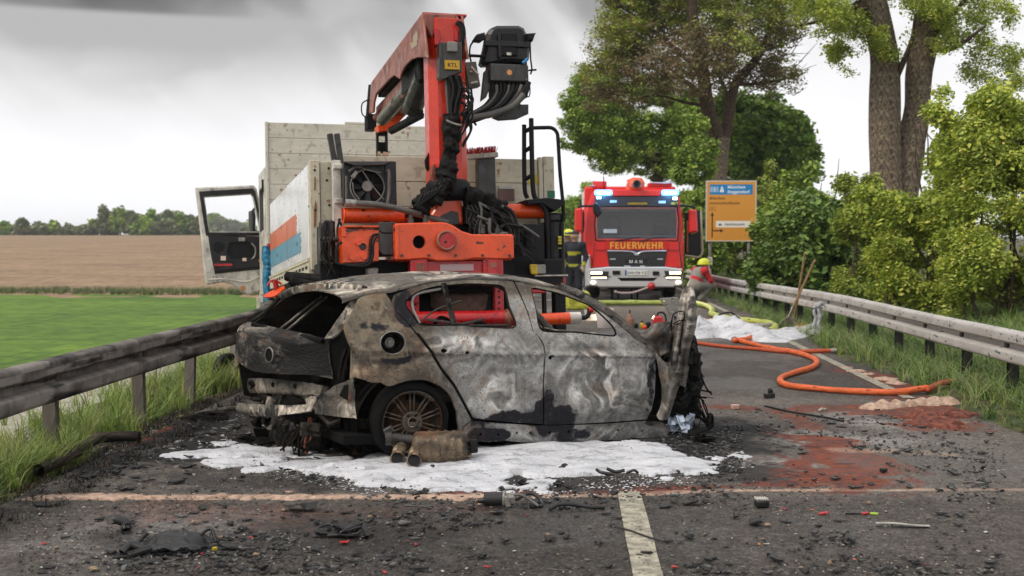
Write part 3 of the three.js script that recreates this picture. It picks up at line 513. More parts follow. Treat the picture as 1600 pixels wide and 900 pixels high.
bush('yellow green bush with tall shoots leaning on the old tree', 1420, 470, 21, [[1420, 400, 62], [1450, 340, 55], [1462, 280, 42], [1405, 440, 55], [1460, 430, 60], [1390, 390, 36], [1440, 460, 50], [1475, 230, 30], [1400, 335, 30], [1400, 475, 36], [1435, 490, 40], [1475, 490, 45]], 9500, clumpSmall, LEAF.bright, 62, [[[1440, 300], [1430, 250], [1432, 215], [1425, 190]], [[1465, 240], [1470, 190], [1472, 150]], [[1395, 350], [1372, 320], [1350, 300]], [[1400, 380], [1360, 350], [1335, 335]], [[1450, 260], [1450, 220], [1447, 190]]]);
bush('olive bush under the yellow direction sign', 1150, 430, 47, [[1130, 400, 32], [1160, 385, 35], [1185, 400, 36], [1140, 360, 30], [1180, 350, 36], [1110, 405, 24], [1200, 330, 34]], 5200, clumpMid, LEAF.mix, 63, [[[1195, 320], [1200, 285], [1203, 260]], [[1215, 320], [1228, 290], [1240, 275]]]);
bush('fresh green bush beside the sign with upright twigs', 1235, 430, 39, [[1228, 340, 36], [1245, 330, 36], [1222, 385, 34], [1260, 360, 34], [1240, 310, 26], [1216, 425, 28], [1250, 410, 40]], 5200, clumpMid, LEAF.mid, 64, [[[1250, 330], [1258, 295], [1266, 268]], [[1235, 310], [1240, 290], [1246, 262]]]);
bush('light green bush filling the gap below the old tree', 1350, 450, 24, [[1350, 400, 42], [1365, 440, 40], [1340, 360, 32], [1375, 360, 30], [1335, 440, 36], [1345, 470, 34], [1375, 475, 34]], 7000, clumpSmall, LEAF.mix, 65, [[[1340, 350], [1335, 320], [1322, 290]], [[1345, 340], [1352, 310], [1360, 290]]]);
bush('bright bush beyond the two-stemmed tree', 1545, 440, 19, [[1530, 400, 70], [1580, 350, 70], [1540, 300, 60], [1600, 430, 80], [1520, 230, 50], [1590, 250, 60], [1560, 170, 40], [1520, 470, 60], [1570, 480, 70], [1500, 440, 55]], 11000, clumpSmall, LEAF.bright, 66);
bush('low leafy bush behind the crouching firefighter', 1090, 420, 44, [[1085, 385, 34], [1100, 350, 30], [1078, 415, 28], [1105, 400, 30]], 3600, clumpMid, LEAF.mid, 67);
// the small wood on the horizon and a tree seen past the truck
{
  const R = rng(17);
  const far = (label, px, D, w, h, cols, seed) => {
    const S = D / FPX, o = at(px, 370, D), yb = -.36 + .0073 * (-o.z - 36), t = thing('distant_tree', label, 'tree', [o.x, yb, o.z], 0, 'trees of the small wood on the horizon');
    put('trunk', limb([[0, -.3, 0], [.1, h * S * .4, 0], [0, h * S * .8, 0]], .22, .08, 6, 4), M.barkDark, t);
    const W = w * S, Hh = h * S; crown(t, [[0, Hh * .55, 0, W * .5, Hh * .5 / (W * .5)], [W * .2, Hh * .35, 0, W * .4, .9], [-W * .22, Hh * .38, 0, W * .4, .9], [0, Hh * .85, 0, W * .25, .9]], 620, clumpFar, cols, seed, .1);
  };
  [[146, 12, 22], [163, 16, 42], [176, 20, 34], [188, 30, 40], [206, 26, 34], [222, 30, 30], [236, 16, 38], [248, 24, 30], [263, 14, 38], [280, 34, 32], [298, 30, 28], [314, 26, 28], [332, 26, 30], [348, 30, 24], [366, 30, 20], [386, 26, 14], [128, 20, 12], [106, 22, 13], [84, 16, 20], [62, 26, 15], [34, 20, 22], [8, 26, 16], [140, 22, 12], [172, 30, 20], [222, 40, 20], [258, 40, 20], [292, 44, 20]].forEach(([px, w, h], i) => far('distant leafy tree in the small wood beyond the bare field', px, 372 + R() * 16, w, h, i % 3 ? LEAF.far : LEAF.mid, 200 + i));
  leafyTree('pale distant tree showing between the crane truck and the fire engine', 95, [893, 350], [[890, 335, 26], [905, 322, 24], [880, 350, 24], [898, 355, 24], [912, 345, 22], [925, 300, 22], [870, 360, 22]], 2600, clumpBig, LEAF.mid, 71, .25);
}
// ---------------------------------------------------------------- the burnt car
// car frame: x forward from the rear axle, y up, z to the side that faces the foam
const CAR = new THREE.Group(); CAR.name = 'burnt_car'; scene.add(CAR);
tag(CAR, 'burnt out ash grey hatchback wreck with crushed nose standing in foam', 'car');
{
  CAR.rotation.order = 'YXZ'; CAR.rotation.set(0, 28 * Math.PI / 180 + YAW, -3.4 * Math.PI / 180); CAR.updateMatrixWorld();
  CAR.position.copy(at(643, 656, 8.8).sub(V3(0, .355, .80).applyQuaternion(CAR.quaternion))); CAR.updateMatrixWorld(true);
}
const carInv = CAR.matrixWorld.clone().invert();
const CP = (px, py, z) => { const a = camera.position.clone().applyMatrix4(carInv), b = at(px, py, 9).applyMatrix4(carInv).sub(a); b.multiplyScalar((z - a.z) / b.z).add(a); return [b.x, b.y, b.z]; };
function burnCol(x, y, gen) {
  const wx = fbm(x * 1.6 + 11, y * 1.6, 4), wy = fbm(x * 1.6 + 70, y * 1.6 + 33, 4);
  const a = fbm(x * 2.3 + 1.9 * wx, y * 2.9 + 1.9 * wy, 6), f = fbm(x * 26, y * 26, 5), g = fbm(x * 80, y * 80 + 9, 3), m = fbm(x * 6 + wx * 2, y * 6 + wy * 2, 5), sp = n2(x * 150, y * 150);
  const blob = (bx, by, rx, ry) => step(1.25, .35, Math.hypot((x - bx) / rx, (y - by) / ry) + a * 1.2 + m * .55);
  const t1 = fbm(x * 1.2 + 2.6 * wx + .9 * wy, y * 1.9 + 2.6 * wy - .7 * wx, 4), swirl = Math.sin(t1 * 15 + 2.2 * m), sw2 = Math.sin(t1 * 34 + a * 9);
  let s = .455 + .29 * a + .13 * m + .11 * f + .06 * g + .045 * swirl, c;
  let tan = gen ? .32 : clamp(step(.25, -.05, x - .3 * (1 - y) + .25 * a) * .95 + step(1.24, 1.34, y) * .6);
  // pale ash deposits with flow-shaped rims
  let ash = gen ? clamp(a * 2.4 + .12) * .6 : Math.max(blob(.62, .56, .34, .22), blob(1.48, .66, .42, .22), blob(.45, .93, .5, .08) * .7, blob(-.38, .72, .14, .08), blob(1.9, .72, .25, .2) * .55, blob(1.1, .24, .9, .06) * .4);
  s += ash * (.30 + .17 * swirl + .03 * sw2 + .12 * m + .06 * f);
  const rim = step(.028, 0, Math.abs(a - .06)) * .5 + step(.022, 0, Math.abs(a - .20)) * .55 + step(.018, 0, Math.abs(a + .12)) * .35; s -= .15 * rim * (.35 + .65 * clamp(ash + .3));
  s -= .05 * tan; c = [s * mix(1.0, 1.06, tan), s * mix(.99, .965, tan), s * mix(.965, .82, tan)];
  const M_ = (t, k) => { k = clamp(k); for (let i = 0; i < 3; i++) c[i] = mix(c[i], t[i], k); };
  // brown scale
  M_([.34, .28, .22], tan * step(-.05, .42, m + .45 * a + .5 * f) * .5); M_([.22, .19, .17], step(.05, .42, fbm(x * 4 + 5, y * 9 + 1, 6) + .4 * f) * (.2 + .45 * tan));
  // soot left where the paint burnt last
  if (!gen) { const soot = Math.max(blob(.78, .37, .34, .075), blob(1.10, .43, .10, .17), blob(1.24, .37, .13, .11), blob(.7, .24, .28, .06) * .9, blob(1.35, .22, .16, .05) * .6, blob(-.18, .79, .22, .05) * .75, blob(-.30, 1.03, .16, .05) * .6, blob(-.05, 1.16, .09, .16), blob(2.08, .55, .06, .3) * .5, blob(.45, .70, .10, .2) * .35);
    M_([.085 + .06 * f, .08 + .06 * f, .105 + .07 * f], step(.25, .62, soot + .35 * f)); }
  else M_([.10 + .06 * f, .097 + .06 * f, .10 + .06 * f], step(.02, .40, fbm(x * 3.4 + 60, y * 3.4 + 7, 6) + .5 * f) * .88);
  M_([.09, .085, .08], step(.70, .86, sp + .5 * m) * .45); M_([.8, .79, .77], step(.78, .9, n2(x * 130 + 40, y * 130)) * .4);
  M_([.52, .27, .13], step(.3, .42, fbm(x * 7 + 91, y * 7, 5)) * (gen ? .22 : .12));
  return c;
}
const TX0 = -.95, TX1 = 2.75, TY0 = .05, TY1 = 1.55;
const burnT = tex(1792, 896, (u, v) => burnCol(mix(TX0, TX1, u), mix(TY0, TY1, v)), { repeat: false });
const burnG = tex(768, 768, (u, v) => burnCol(u * 1.6 + 10, v * 1.6 + 3, true)); burnG.wrapS = burnG.wrapT = THREE.MirroredRepeatWrapping; burnG.repeat.set(1 / 1.6, 1 / 1.6);
const burnB = tex(512, 512, (u, v) => { const s = .5 + .5 * fbm(u * 32, v * 32, 6, 32); return [s, s, s]; }, { srgb: false }); burnB.repeat.set(1.4, 1.4);
const bSide = mat(0xffffff, .75, 0, { map: burnT, specularIntensity: .7 }), bGen = mat(C(.95, .94, .93), .8, .1, { map: burnG, bumpMap: burnB, bumpScale: .006 });
M.bDark = mat(C(.13, .125, .12), .9, 0, { specularIntensity: .4, map: burnG, bumpMap: burnB, bumpScale: .01 });
M.bBlack = mat(C(.009, .009, .009), .95, 0, { specularIntensity: .2 });
const sUV = (x, y) => [(x - TX0) / (TX1 - TX0), (y - TY0) / (TY1 - TY0)];
function zs(x, y) {
  const b = .85 - .06 * Math.max(0, Math.abs(x - 1.1) - 1.0) ** 2;
  let z = y > .92 ? b - .035 - (y - .92) * .45 : y > .84 ? b - .035 * step(.84, .92, y) : b - .028 * ((.55 - y) / .4) ** 2;
  z += .007 * step(.83, .86, y) * (1 - step(.86, .89, y));                                                             // shoulder crease
  const ad = Math.hypot(x, y - .33); if (x < .6) z += .022 * step(.45, .33, ad);                                     // wheel-arch flare
  z += (.014 * fbm(x * 2.6 + 5, y * 2.6, 3) + .004 * fbm(x * 9, y * 9, 3)) * (y < 1.0 ? 1 : .35);                       // heat warping
  z -= .030 * step(1, .2, Math.hypot((x - 1.5) / .40, (y - .62) / .20)) * (1 + .8 * fbm(x * 4, y * 4, 3)) + .022 * step(1, .2, Math.hypot((x - .68) / .34, (y - .56) / .17 - .5 * (x - .68)));
  return z;
}
const R3 = (x, y) => [x, y, zs(x, y)], L3 = (x, y) => [x, y, -zs(x, y)], off = d => (x, y) => [x, y, zs(x, y) + d];
function panel(name, pts, holes, parent = CAR, f = R3, m = bSide, e = .045, fl = .022) { return put(name, [skin(pts, holes, e, f, sUV), ...[pts, ...holes].map(l => { const g = flange(l, f, fl); const uv = g.attributes.uv; for (let i = 0; i < uv.count; i++) { const q = sUV(uv.getX(i), uv.getY(i)); uv.setXY(i, q[0], q[1]); } return g; })], m, parent); }
const smooth = (pts, n = 40) => new THREE.CatmullRomCurve3(pts.map(p => V3(p[0], p[1], 0)), true, 'catmullrom', .35).getSpacedPoints(n).slice(0, -1).map(p => [p.x, p.y]);
const smoothO = (pts, n = 30) => new THREE.CatmullRomCurve3(pts.map(p => V3(p[0], p[1], 0)), false, 'catmullrom', .4).getSpacedPoints(n).map(p => [p.x, p.y]);
{ // side panels
  const rag = (pts, a, s) => pts.map((p, i) => [p[0] + a * n2(i * 1.7, s), p[1] + a * n2(i * 1.3 + 9, s + 5)]);
  const arch = rag(smoothO([[.38, .19], [.335, .42], [.27, .535], [.2, .605], [.08, .65], [-.02, .655], [-.1, .645], [-.17, .62]], 22), .004, 2);
  panel('rear_door', [[.055, 1.037], [.39, 1.047], [.85, 1.032], [1.012, 1.018], [1.05, .965], [1.068, .92], [1.066, .75], [1.062, .63], [1.078, .40], [1.083, .312], [1.05, .317], [.75, .338], [.488, .368], [.315, .625], [.215, .735], [.095, .905], [.01, 1.02]], [circ(.212, .868, .028, .016, 12), circ(.402, .857, .019, .013, 10)]);
  panel('front_door', [[1.02, 1.013], [1.078, 1.018], [1.4, 1.01], [1.78, .99], [1.93, .985], [2.03, .945], [2.105, .885], [2.115, .78], [2.108, .53], [2.09, .42], [2.055, .34], [1.6, .318], [1.095, .306], [1.09, .40], [1.076, .63], [1.08, .75], [1.082, .92], [1.063, .965]], [circ(1.135, .832, .03, .02, 12), circ(1.205, .837, .05, .03, 14)]);
  panel('handle_recess', circ(1.205, .837, .052, .032, 18), [], CAR, off(-.018)); panel('handle_recess', circ(.31, .862, .06, .032, 18), [circ(.31, .862, .05, .024, 16)], CAR, off(.004));
  panel('quarter_panel', [[-.165, 1.225], [-.115, 1.125], [-.055, 1.07], [-.018, 1.015], [.075, .888], [.20, .715], [.30, .60], [.47, .352], [.40, .305], [.385, .19], ...arch.slice(1), ...rag(smoothO([[-.22, .612], [-.30, .633], [-.38, .64], [-.44, .655], [-.49, .665]], 16), .012, 7), [-.492, .77], [-.495, .87], [-.52, .94], [-.535, 1.01], [-.50, 1.08], [-.45, 1.14], [-.41, 1.22], [-.33, 1.28], [-.21, 1.295]], [circ(-.185, .918, .098, .083, 28)], CAR, R3, bSide, .045, .03);
  panel('sill', rag([[.395, .185], [.405, .298], [.47, .343], [.75, .324], [1.05, .303], [1.6, .305], [2.05, .327], [2.2, .315], [2.3, .26], [2.26, .205], ...Array.from({ length: 34 }, (_, i) => [2.2 - i * .053, .186 - .012 * (i > 6 && i < 26) + .006 * (i % 2)])], .002, 3), [.55, .70, .86, .98, 1.15, 1.32, 1.78, 2.02].map(x => circ(x, .245 + .01 * n2(x * 9, 1), .011, .011, 9)), CAR, (x, y) => [x, y, zs(x, y) + .012 * step(.34, .22, y)]);
  // fuel filler cup
  const cup = [new THREE.CylinderGeometry(.093, .085, .09, 26, 1, true).rotateX(Math.PI / 2).scale(1, .85, 1).translate(-.185, .918, .76), new THREE.CircleGeometry(.09, 24).scale(1, .85, 1).translate(-.185, .918, .722)];
  put('filler_recess', cup, M.bDark, CAR);
  const cap = put('filler_neck', [new THREE.TorusGeometry(.032, .008, 8, 18).translate(-.18, .915, .742), new THREE.CylinderGeometry(.024, .028, .04, 14).rotateX(Math.PI / 2).translate(-.18, .915, .74), box(.04, .008, .02, -.18, .915, .762)], M.steel, CAR);
  put('filler_rim', new THREE.TorusGeometry(.098, .006, 6, 32).scale(1, .85, 1).translate(-.185, .918, zs(-.185, .918) + .001), M.grey, CAR);
  // window frames
  const rwin = smooth([[.06, 1.045], [.0, 1.12], [-.05, 1.185], [-.03, 1.235], [.08, 1.30], [.23, 1.342], [.50, 1.372], [.76, 1.372], [.815, 1.345], [.835, 1.2], [.85, 1.045], [.4, 1.052]], 60);
  panel('window_frame', [[.02, .99], [-.02, 1.04], [-.115, 1.135], [-.155, 1.2], [-.12, 1.262], [.0, 1.318], [.2, 1.368], [.5, 1.402], [.85, 1.408], [.895, 1.40], [.94, 1.28], [.975, 1.17], [1.0, 1.02], [.99, .985]], [rwin], CAR, off(-.006), bSide, .05, .035);
  const fwin = smooth([[1.05, 1.355], [1.055, 1.2], [1.078, 1.03], [1.4, 1.02], [1.755, 1.0], [1.76, 1.075], [1.66, 1.175], [1.55, 1.25], [1.31, 1.325], [1.15, 1.352]], 60);
  panel('window_frame', [[1.012, .985], [.987, 1.17], [.95, 1.29], [.91, 1.402], [1.02, 1.398], [1.3, 1.362], [1.45, 1.31], [1.57, 1.262], [1.7, 1.18], [1.81, 1.09], [1.955, .98]], [fwin], CAR, off(-.006), bSide, .05, .035);
  put('window_divider', [box(.045, .34, .02, .31, 1.21, zs(.31, 1.2) - .012, [-.42, 0, .13])], M.bDark, CAR);
  const dk = M.bBlack; // charred seals round the frames
  const loop = (pts, r, d) => tube(pts.map(p => [p[0], p[1], zs(p[0], p[1]) + d]), r, pts.length * 2, 5, true);
  put('window_seal', loop(rwin.map(p => [mix(.4, p[0], .985), mix(1.2, p[1], .975)]), .009, -.02), M.bDark, CAR); put('window_seal', loop(fwin.map(p => [mix(1.4, p[0], .985), mix(1.18, p[1], .975)]), .009, -.02), dk, CAR);
  put('door_gap', [tube([[-.15, 1.26], [-.17, 1.2], [-.125, 1.13], [-.03, 1.035], [.075, .897], [.21, .723], [.31, .612], [.48, .352], [.6, .345]].map(p => [p[0] + .004, p[1], zs(...p) - .03]), .016, 40, 6), tube([[.90, 1.405], [.985, 1.17], [1.012, 1.01], [1.072, .93], [1.074, .7], [1.088, .31]].map(p => [p[0], p[1], zs(...p) - .03]), .016, 30, 6)], dk, CAR);
  // bent window guide strips in the rear opening
  put('window_strip', [tube([[.06, 1.06, .70], [.2, 1.16, .68], [.42, 1.24, .66]], .007, 12, 5), box(.34, .012, .03, .62, 1.062, .74, [0, .1, .03]), box(.3, .02, .03, .27, 1.075, .72, [0, 0, -.1]), box(.2, .018, .03, .5, 1.085, .72, [0, .2, .2])], M.gun, CAR);
  put('quarter_glass_frame', tube([[.06, 1.06], [.02, 1.18], [.06, 1.27], [.27, 1.32]].map(p => [p[0], p[1], zs(...p) - .03]), .012, 20, 5), M.grey, CAR);
  // far side: quarter, sill and a rear door that stayed shut
  panel('quarter_panel', [[.5, 1.38], [.5, .98], [.3, .6], [.4, .2], [.3, .45], [0, .62], [-.3, .45], [-.35, .25], [-.8, .35], [-.86, .6], [-.84, .9], [-.72, .98], [-.5, 1.2], [-.3, 1.28], [0, 1.34]], [], CAR, L3, M.bDark, .1);
  panel('rear_door', [[.5, 1.0], [1.05, .97], [1.08, .3], [.48, .34], [.3, .6]], [], CAR, L3, M.bDark, .1);
  panel('sill', [[.4, .19], [.4, .33], [2.2, .32], [2.2, .2]], [], CAR, L3, M.bDark, .15);
}
const lerpT = (tab, x) => { let i = 0; while (i < tab.length - 2 && x > tab[i + 1][0]) i++; const [a, b] = [tab[i], tab[i + 1]]; return mix(a[1], b[1], clamp((x - a[0]) / (b[0] - a[0]))); };
{ // roof, pillars, floor
  const yc = x => lerpT([[-.53, 1.275], [-.46, 1.295], [-.25, 1.345], [-.05, 1.388], [.33, 1.43], [.7, 1.455], [1.0, 1.455], [1.2, 1.44], [1.36, 1.405]], x) - .012 * clamp(fbm(x * 3, 4, 3) + .3), yr = x => lerpT([[-.53, 1.19], [-.46, 1.215], [-.30, 1.262], [-.16, 1.272], [0, 1.322], [.2, 1.372], [.5, 1.405], [.9, 1.412], [1.3, 1.368], [1.36, 1.35]], x);
  const roof = (d, x0 = -.53, x1 = 1.34) => patch(54, 40, (u, v) => { const x = mix(x0, x1, u), s = v * 2 - 1, ye = yr(x), ze = zs(x, ye), xx = x - (u < .5 ? 0 : .05 * s * s * (u - .5) * 2); const h = yc(x) - .022 * step(.7, .2, Math.hypot((x - .5) / .8, s / .7)) * (1 + fbm(x * 3, s * 3, 3)); return [xx, ye + (h - ye) * (1 - Math.abs(s) ** 2.6) - d + .006 * fbm(x * 7, s * 5, 3), -ze * Math.sin(s * 1.5708) * (1 - d * .5), x, s * .6]; });
  put('roof', thick(roof(0), .012), bGen, CAR); put('headliner', roof(.03, -.36, 1.28), M.bBlack, CAR);
  for (const s of [1, -1]) {
    const A = [[1.30, 1.385], [1.5, 1.315], [1.7, 1.205], [1.88, 1.075], [2.03, .965], [2.14, .885]].map(([x, y]) => [x, y, s * (zs(x, y) - .012)]);
    put('windscreen_pillar', patch(10, 20, (u, v) => { const c = curve(A).getPointAt(v), a = u * 6.283; return [c.x + .018 * Math.cos(a) * 1.2, c.y + .03 * Math.cos(a) + .005 * n2(v * 14, u * 3), c.z + .033 * Math.sin(a), v * .9, u * .2]; }), bGen, CAR);
  }
  put('floor_pan', [lim(-.5, 2.3, .17, .24, -.74, .74), lim(2.16, 2.26, .2, .86, -.72, .74), lim(.0, .12, .3, .92, -.72, .72), lim(-.4, .05, .32, .40, -.7, .45), lim(.2, .62, .22, .46, -.62, .62), lim(2.02, 2.2, .7, .82, -.7, .72), lim(.5, 2.3, .2, .36, .74, .80)], M.bBlack, CAR);
  // seat frames
  for (const z of [.36, -.36]) put('seat_frame', [tube([[.95, .3, z - .2], [.78, .9, z - .2], [.75, 1.04, z - .1], [.75, 1.04, z + .1], [.78, .9, z + .2], [.95, .3, z + .2]], .018, 30, 6), lim(.9, 1.4, .3, .42, z - .22, z + .22)], M.bDark, CAR);
  put('steering_column', [tube([[2.05, .82, -.4], [1.75, .86, -.4]], .03, 4, 6), new THREE.TorusGeometry(.18, .012, 6, 24).rotateY(Math.PI / 2).rotateZ(.4).translate(1.72, .86, -.4)], M.bDark, CAR);
  put('rear_seat_frame', [box(.02, .42, .055, -.12, 1.02, .28, [0, 0, .2]), box(.02, .4, .075, -.1, 1.0, .38, [0, .3, .12]), box(.02, .42, .05, -.08, 1.02, .5, [0, .2, .3]), box(.02, .36, .06, -.14, .98, .18, [.2, 0, .2]), tube([[-.3, 1.2, -.45], [-.62, .92, -.5]], .012, 4, 5), tube([[-.28, 1.2, -.38], [-.6, .9, -.44]], .012, 4, 5)], bGen, CAR);
}
// net: smooth sheet through rows of points
function net(rows, nu, nv, amp = 0, fr = 6, uvs = 1) {
  const cs = rows.map(r => curve(r, false, .5));
  return patch(nu, nv, (u, v) => { const p = curve(cs.map(c => c.getPoint(u)), false, .5).getPoint(v), k = amp * fbm(p.x * fr + 3, p.y * fr + p.z * fr, 4); return uvs === 0 ? [p.x + k * .6, p.y + k * .3, p.z + k, u, 1 - v] : [p.x + k * .6, p.y + k * .3, p.z + k, (p.z + p.x) / uvs, p.y / uvs]; });
}
const row = (zz, ...px) => px.map((p, i) => CP(p[0], p[1], p[2] ?? mix(zz[0], zz[1], i / (px.length - 1))));
{ // tail: hatch, bumper carrier, torn corner
  const Z = [-.66, .52];
  const hatch = thick(net([row(Z, [388, 504], [425, 512], [470, 521], [513, 530]), row(Z, [376, 511], [408, 522], [455, 534], [514, 535]), row(Z, [372, 520], [403, 530], [456, 544], [514, 542]), row(Z, [370, 540], [402, 552], [458, 562], [517, 562]), row(Z, [371, 562], [398, 580], [450, 585], [520, 586])], 48, 40, .018, 7, 0), .01);
  const hatchT = tex(512, 256, (u, v) => { const c = burnCol(u * 1.3 + 30, v * .55 + 8, true), k = step(.44, .84, u * .75 + (1 - v) * .55 - .35 * step(.72, .9, v) + .5 * fbm(u * 6, v * 4, 5) + .25 * fbm(u * 24, v * 18, 4)), f = .05 * fbm(u * 40, v * 30, 4); return c.map((q, i) => mix(q, [.075, .07, .072][i] + f, k * .94)); }, { repeat: false });
  put('tailgate', hatch, mat(0xffffff, .75, 0, { map: hatchT, bumpMap: burnB, bumpScale: .008, specularIntensity: .6 }), CAR);
  const badge = CP(430, 554.5, -.02); const bd = CP(430, 554.5, .1);
  const bh = put('badge_hole', [new THREE.TorusGeometry(.047, .008, 6, 24), new THREE.CircleGeometry(.046, 22).translate(0, 0, .002)], M.bBlack, CAR); bh.geometry.rotateY(-Math.PI / 2 + .25).translate(badge[0] - .045, badge[1], badge[2]);
  put('badge_ring', new THREE.TorusGeometry(.052, .006, 6, 26).rotateY(-Math.PI / 2 + .25).translate(badge[0] - .046, badge[1], badge[2]), M.grey, CAR);
  put('tailgate_fold', thick(net([row(Z, [455, 575, .0], [478, 570, .2], [500, 574, .4], [518, 585, .5]), row(Z, [450, 586, .0], [478, 584, .2], [500, 588, .4], [520, 592, .5])], 20, 8, .02, 9), .008), bGen, CAR);
  // spoiler lip over the open rear window
  put('spoiler', thick(net([row(Z, [440, 459, -.56], [470, 447, -.2], [520, 444, .2], [566, 447, .55]), row(Z, [437, 462, -.58], [470, 450, -.2], [518, 450, .2], [560, 462, .58]), row(Z, [443, 467, -.55], [472, 456, -.2], [515, 457, .2], [552, 472, .56])], 30, 10, .01, 8), .012), bGen, CAR);
  put('roof_edge', thick(net([[[-.34, 1.3, -.5], [-.36, 1.33, -.1], [-.36, 1.33, .1], [-.3, 1.3, .55]], row(Z, [440, 458, -.56], [470, 446.5, -.2], [520, 443.5, .2], [568, 447, .55])], 30, 8, .006, 8), .01), bGen, CAR);
  put('tailgate_frame', thick(net([row(Z, [556, 462, .55], [568, 458, .6]), row(Z, [535, 492, .55], [556, 488, .62]), row(Z, [519, 515, .54], [538, 516, .62]), row(Z, [509, 531, .52], [520, 530, .58])], 8, 24, .008, 9), .02), bGen, CAR);
  put('tailgate_frame', [tube([CP(441, 462, -.58), CP(415, 487, -.62), CP(388, 505, -.66)], .016, 10, 6)], M.bDark, CAR);
  put('parcel_shelf_rim', [tube([CP(395, 507, -.5), CP(445, 520, -.1), CP(505, 533, .5)], .02, 12, 6)], M.bBlack, CAR);
  // dark cavity with the lamp housing
  put('lamp_cavity', [net([row(Z, [514, 530, .52], [540, 515, .66]), row(Z, [516, 560, .5], [545, 560, .62]), row(Z, [519, 600, .48], [548, 610, .6])], 8, 10, .02), net([row(Z, [514, 530, .35], [552, 500, .5]), row(Z, [519, 600, .35], [552, 610, .5])], 6, 6)], M.bBlack, CAR);
  put('lamp_housing', [tube([CP(541, 545, .66), CP(534, 565, .62), CP(531, 592, .6)], .012, 10, 5), tube([CP(549, 545, .68), CP(542, 560, .64), CP(536, 595, .62)], .014, 10, 5), ...[0, 1, 2, 3, 4].map(i => tube([CP(538 + i * 2, 545 + i * 4, .62), CP(532 + i * 3, 600, .58)], .006, 6, 4))], M.bDark, CAR);
  // bumper carrier and lower beams
  put('bumper_beam', thick(net([row(Z, [392, 592], [425, 592], [470, 597], [506, 602]), row(Z, [390, 598], [424, 599], [469, 604], [506, 608]), row(Z, [391, 607], [424, 609], [468, 614], [504, 618]), row(Z, [394, 612], [426, 612], [470, 614], [500, 622])], 40, 14, .014, 11), .02), bGen, CAR);
  for (const [px, py, z] of [[410, 601, -.45], [430, 601, -.2], [464, 603, .1], [501, 609, .45]]) { const c = CP(px, py, z); put('bolt', [new THREE.TorusGeometry(.014, .005, 5, 12).rotateY(-1.3).translate(c[0] - .02, c[1], c[2]), new THREE.CircleGeometry(.012, 10).rotateY(-1.3).translate(c[0] - .02, c[1], c[2])], M.bBlack, CAR); }
  put('rear_valance', thick(net([row(Z, [404, 614], [440, 614], [475, 618], [495, 620]), row(Z, [406, 624], [440, 626], [476, 628], [492, 628]), row(Z, [406, 632], [440, 633], [476, 634], [490, 634])], 30, 10, .028, 14), .01), bGen, CAR);
  put('bumper_lip', thick(net([row(Z, [374, 630], [410, 632], [455, 634], [492, 632]), row(Z, [371, 640], [408, 642], [452, 641], [490, 638]), row(Z, [385, 648], [412, 649], [450, 648], [486, 644])], 30, 10, .016, 12), .012), bGen, CAR);
  put('bumper_bracket', thick(plateNet(), .006), bGen, CAR);
  function plateNet() { return net([row(Z, [522, 603, .58], [540, 596, .66], [553, 590, .72]), row(Z, [505, 616, .5], [530, 614, .6], [555, 618, .72]), row(Z, [492, 632, .45], [520, 636, .55], [556, 652, .72]), row(Z, [493, 646, .45], [520, 650, .55], [555, 654, .72])], 20, 16, .014, 11); }
  put('bracket_opening', [net([row(Z, [541, 602, .69], [548, 600, .72]), row(Z, [533, 618, .64], [547, 626, .71])].map(r => r.map(p => [p[0] - .02, p[1], p[2] + .012])), 6, 6)], M.bBlack, CAR);
  // shredded underside hanging at the back
  const r = rng(5), sh = [];
  for (let i = 0; i < 46; i++) { const px = 440 + r() * 120, py = 645 + r() * 35, z = mix(-.2, .6, r()), a = CP(px, py, z), l = .06 + .16 * r(); sh.push(tube([a, [a[0] + (r() - .5) * .1, a[1] - l * .5, a[2] + (r() - .5) * .06], [a[0] + (r() - .5) * .2, a[1] - l, a[2] + (r() - .5) * .1]], .004 + .01 * r(), 6, 4)); }
  for (let i = 0; i < 14; i++) { const a = CP(430 + r() * 130, 650 + r() * 40, mix(-.2, .5, r())); sh.push(box(.05 + .14 * r(), .02 + .06 * r(), .05 + .1 * r(), ...a, [r(), r() * 3, r()], .01)); }
  put('charred_underside', sh, M.bDark, CAR);
  for (let i = 0; i < 16; i++) { // torn sheet and trim hanging round the tail
    const px = 385 + r() * 165, py = 588 + r() * 66, z = mix(-.6, .62, (px - 385) / 165) - .02, w = 8 + r() * 22, h = 6 + r() * 18, j = () => (r() - .5) * 7;
    const g = net([[CP(px + j(), py + j(), z), CP(px + w * .5 + j(), py + j(), z + .03), CP(px + w + j(), py + j(), z + .05)], [CP(px + j(), py + h * .5 + j(), z + .03), CP(px + w * .5 + j(), py + h * .5 + j(), z + .07), CP(px + w + j(), py + h * .5 + j(), z)], [CP(px + j(), py + h + j(), z), CP(px + w * .4 + j(), py + h + j(), z - .02), CP(px + w * .8 + j(), py + h + j(), z + .04)]], 14, 12, .03, 14);
    put('torn_sheet', thick(g, .004), i % 3 ? M.bDark : bGen, CAR);
  }
  put('rear_axle', [lim(-.12, .35, .14, .3, -.66, .4, .04), rod([0, .3, -.7], [0, .3, .55], .05), wrapN(new THREE.IcosahedronGeometry(.28, 4).scale(.9, .55, 1.6).translate(-.42, .36, -.1), .05, 9)], M.bBlack, CAR);
  put('copper_wires', [tube([CP(483, 652, .3), CP(480, 675, .3), CP(476, 695, .32), CP(478, 709, .32)], .009, 16, 5), tube([CP(485, 652, .3), CP(488, 672, .31), CP(484, 690, .32)], .008, 12, 5), tube([CP(545, 610, .7), CP(548, 620, .72), CP(541, 630, .7)], .005, 8, 5)], mat(C(.32, .10, .06), .7), CAR);
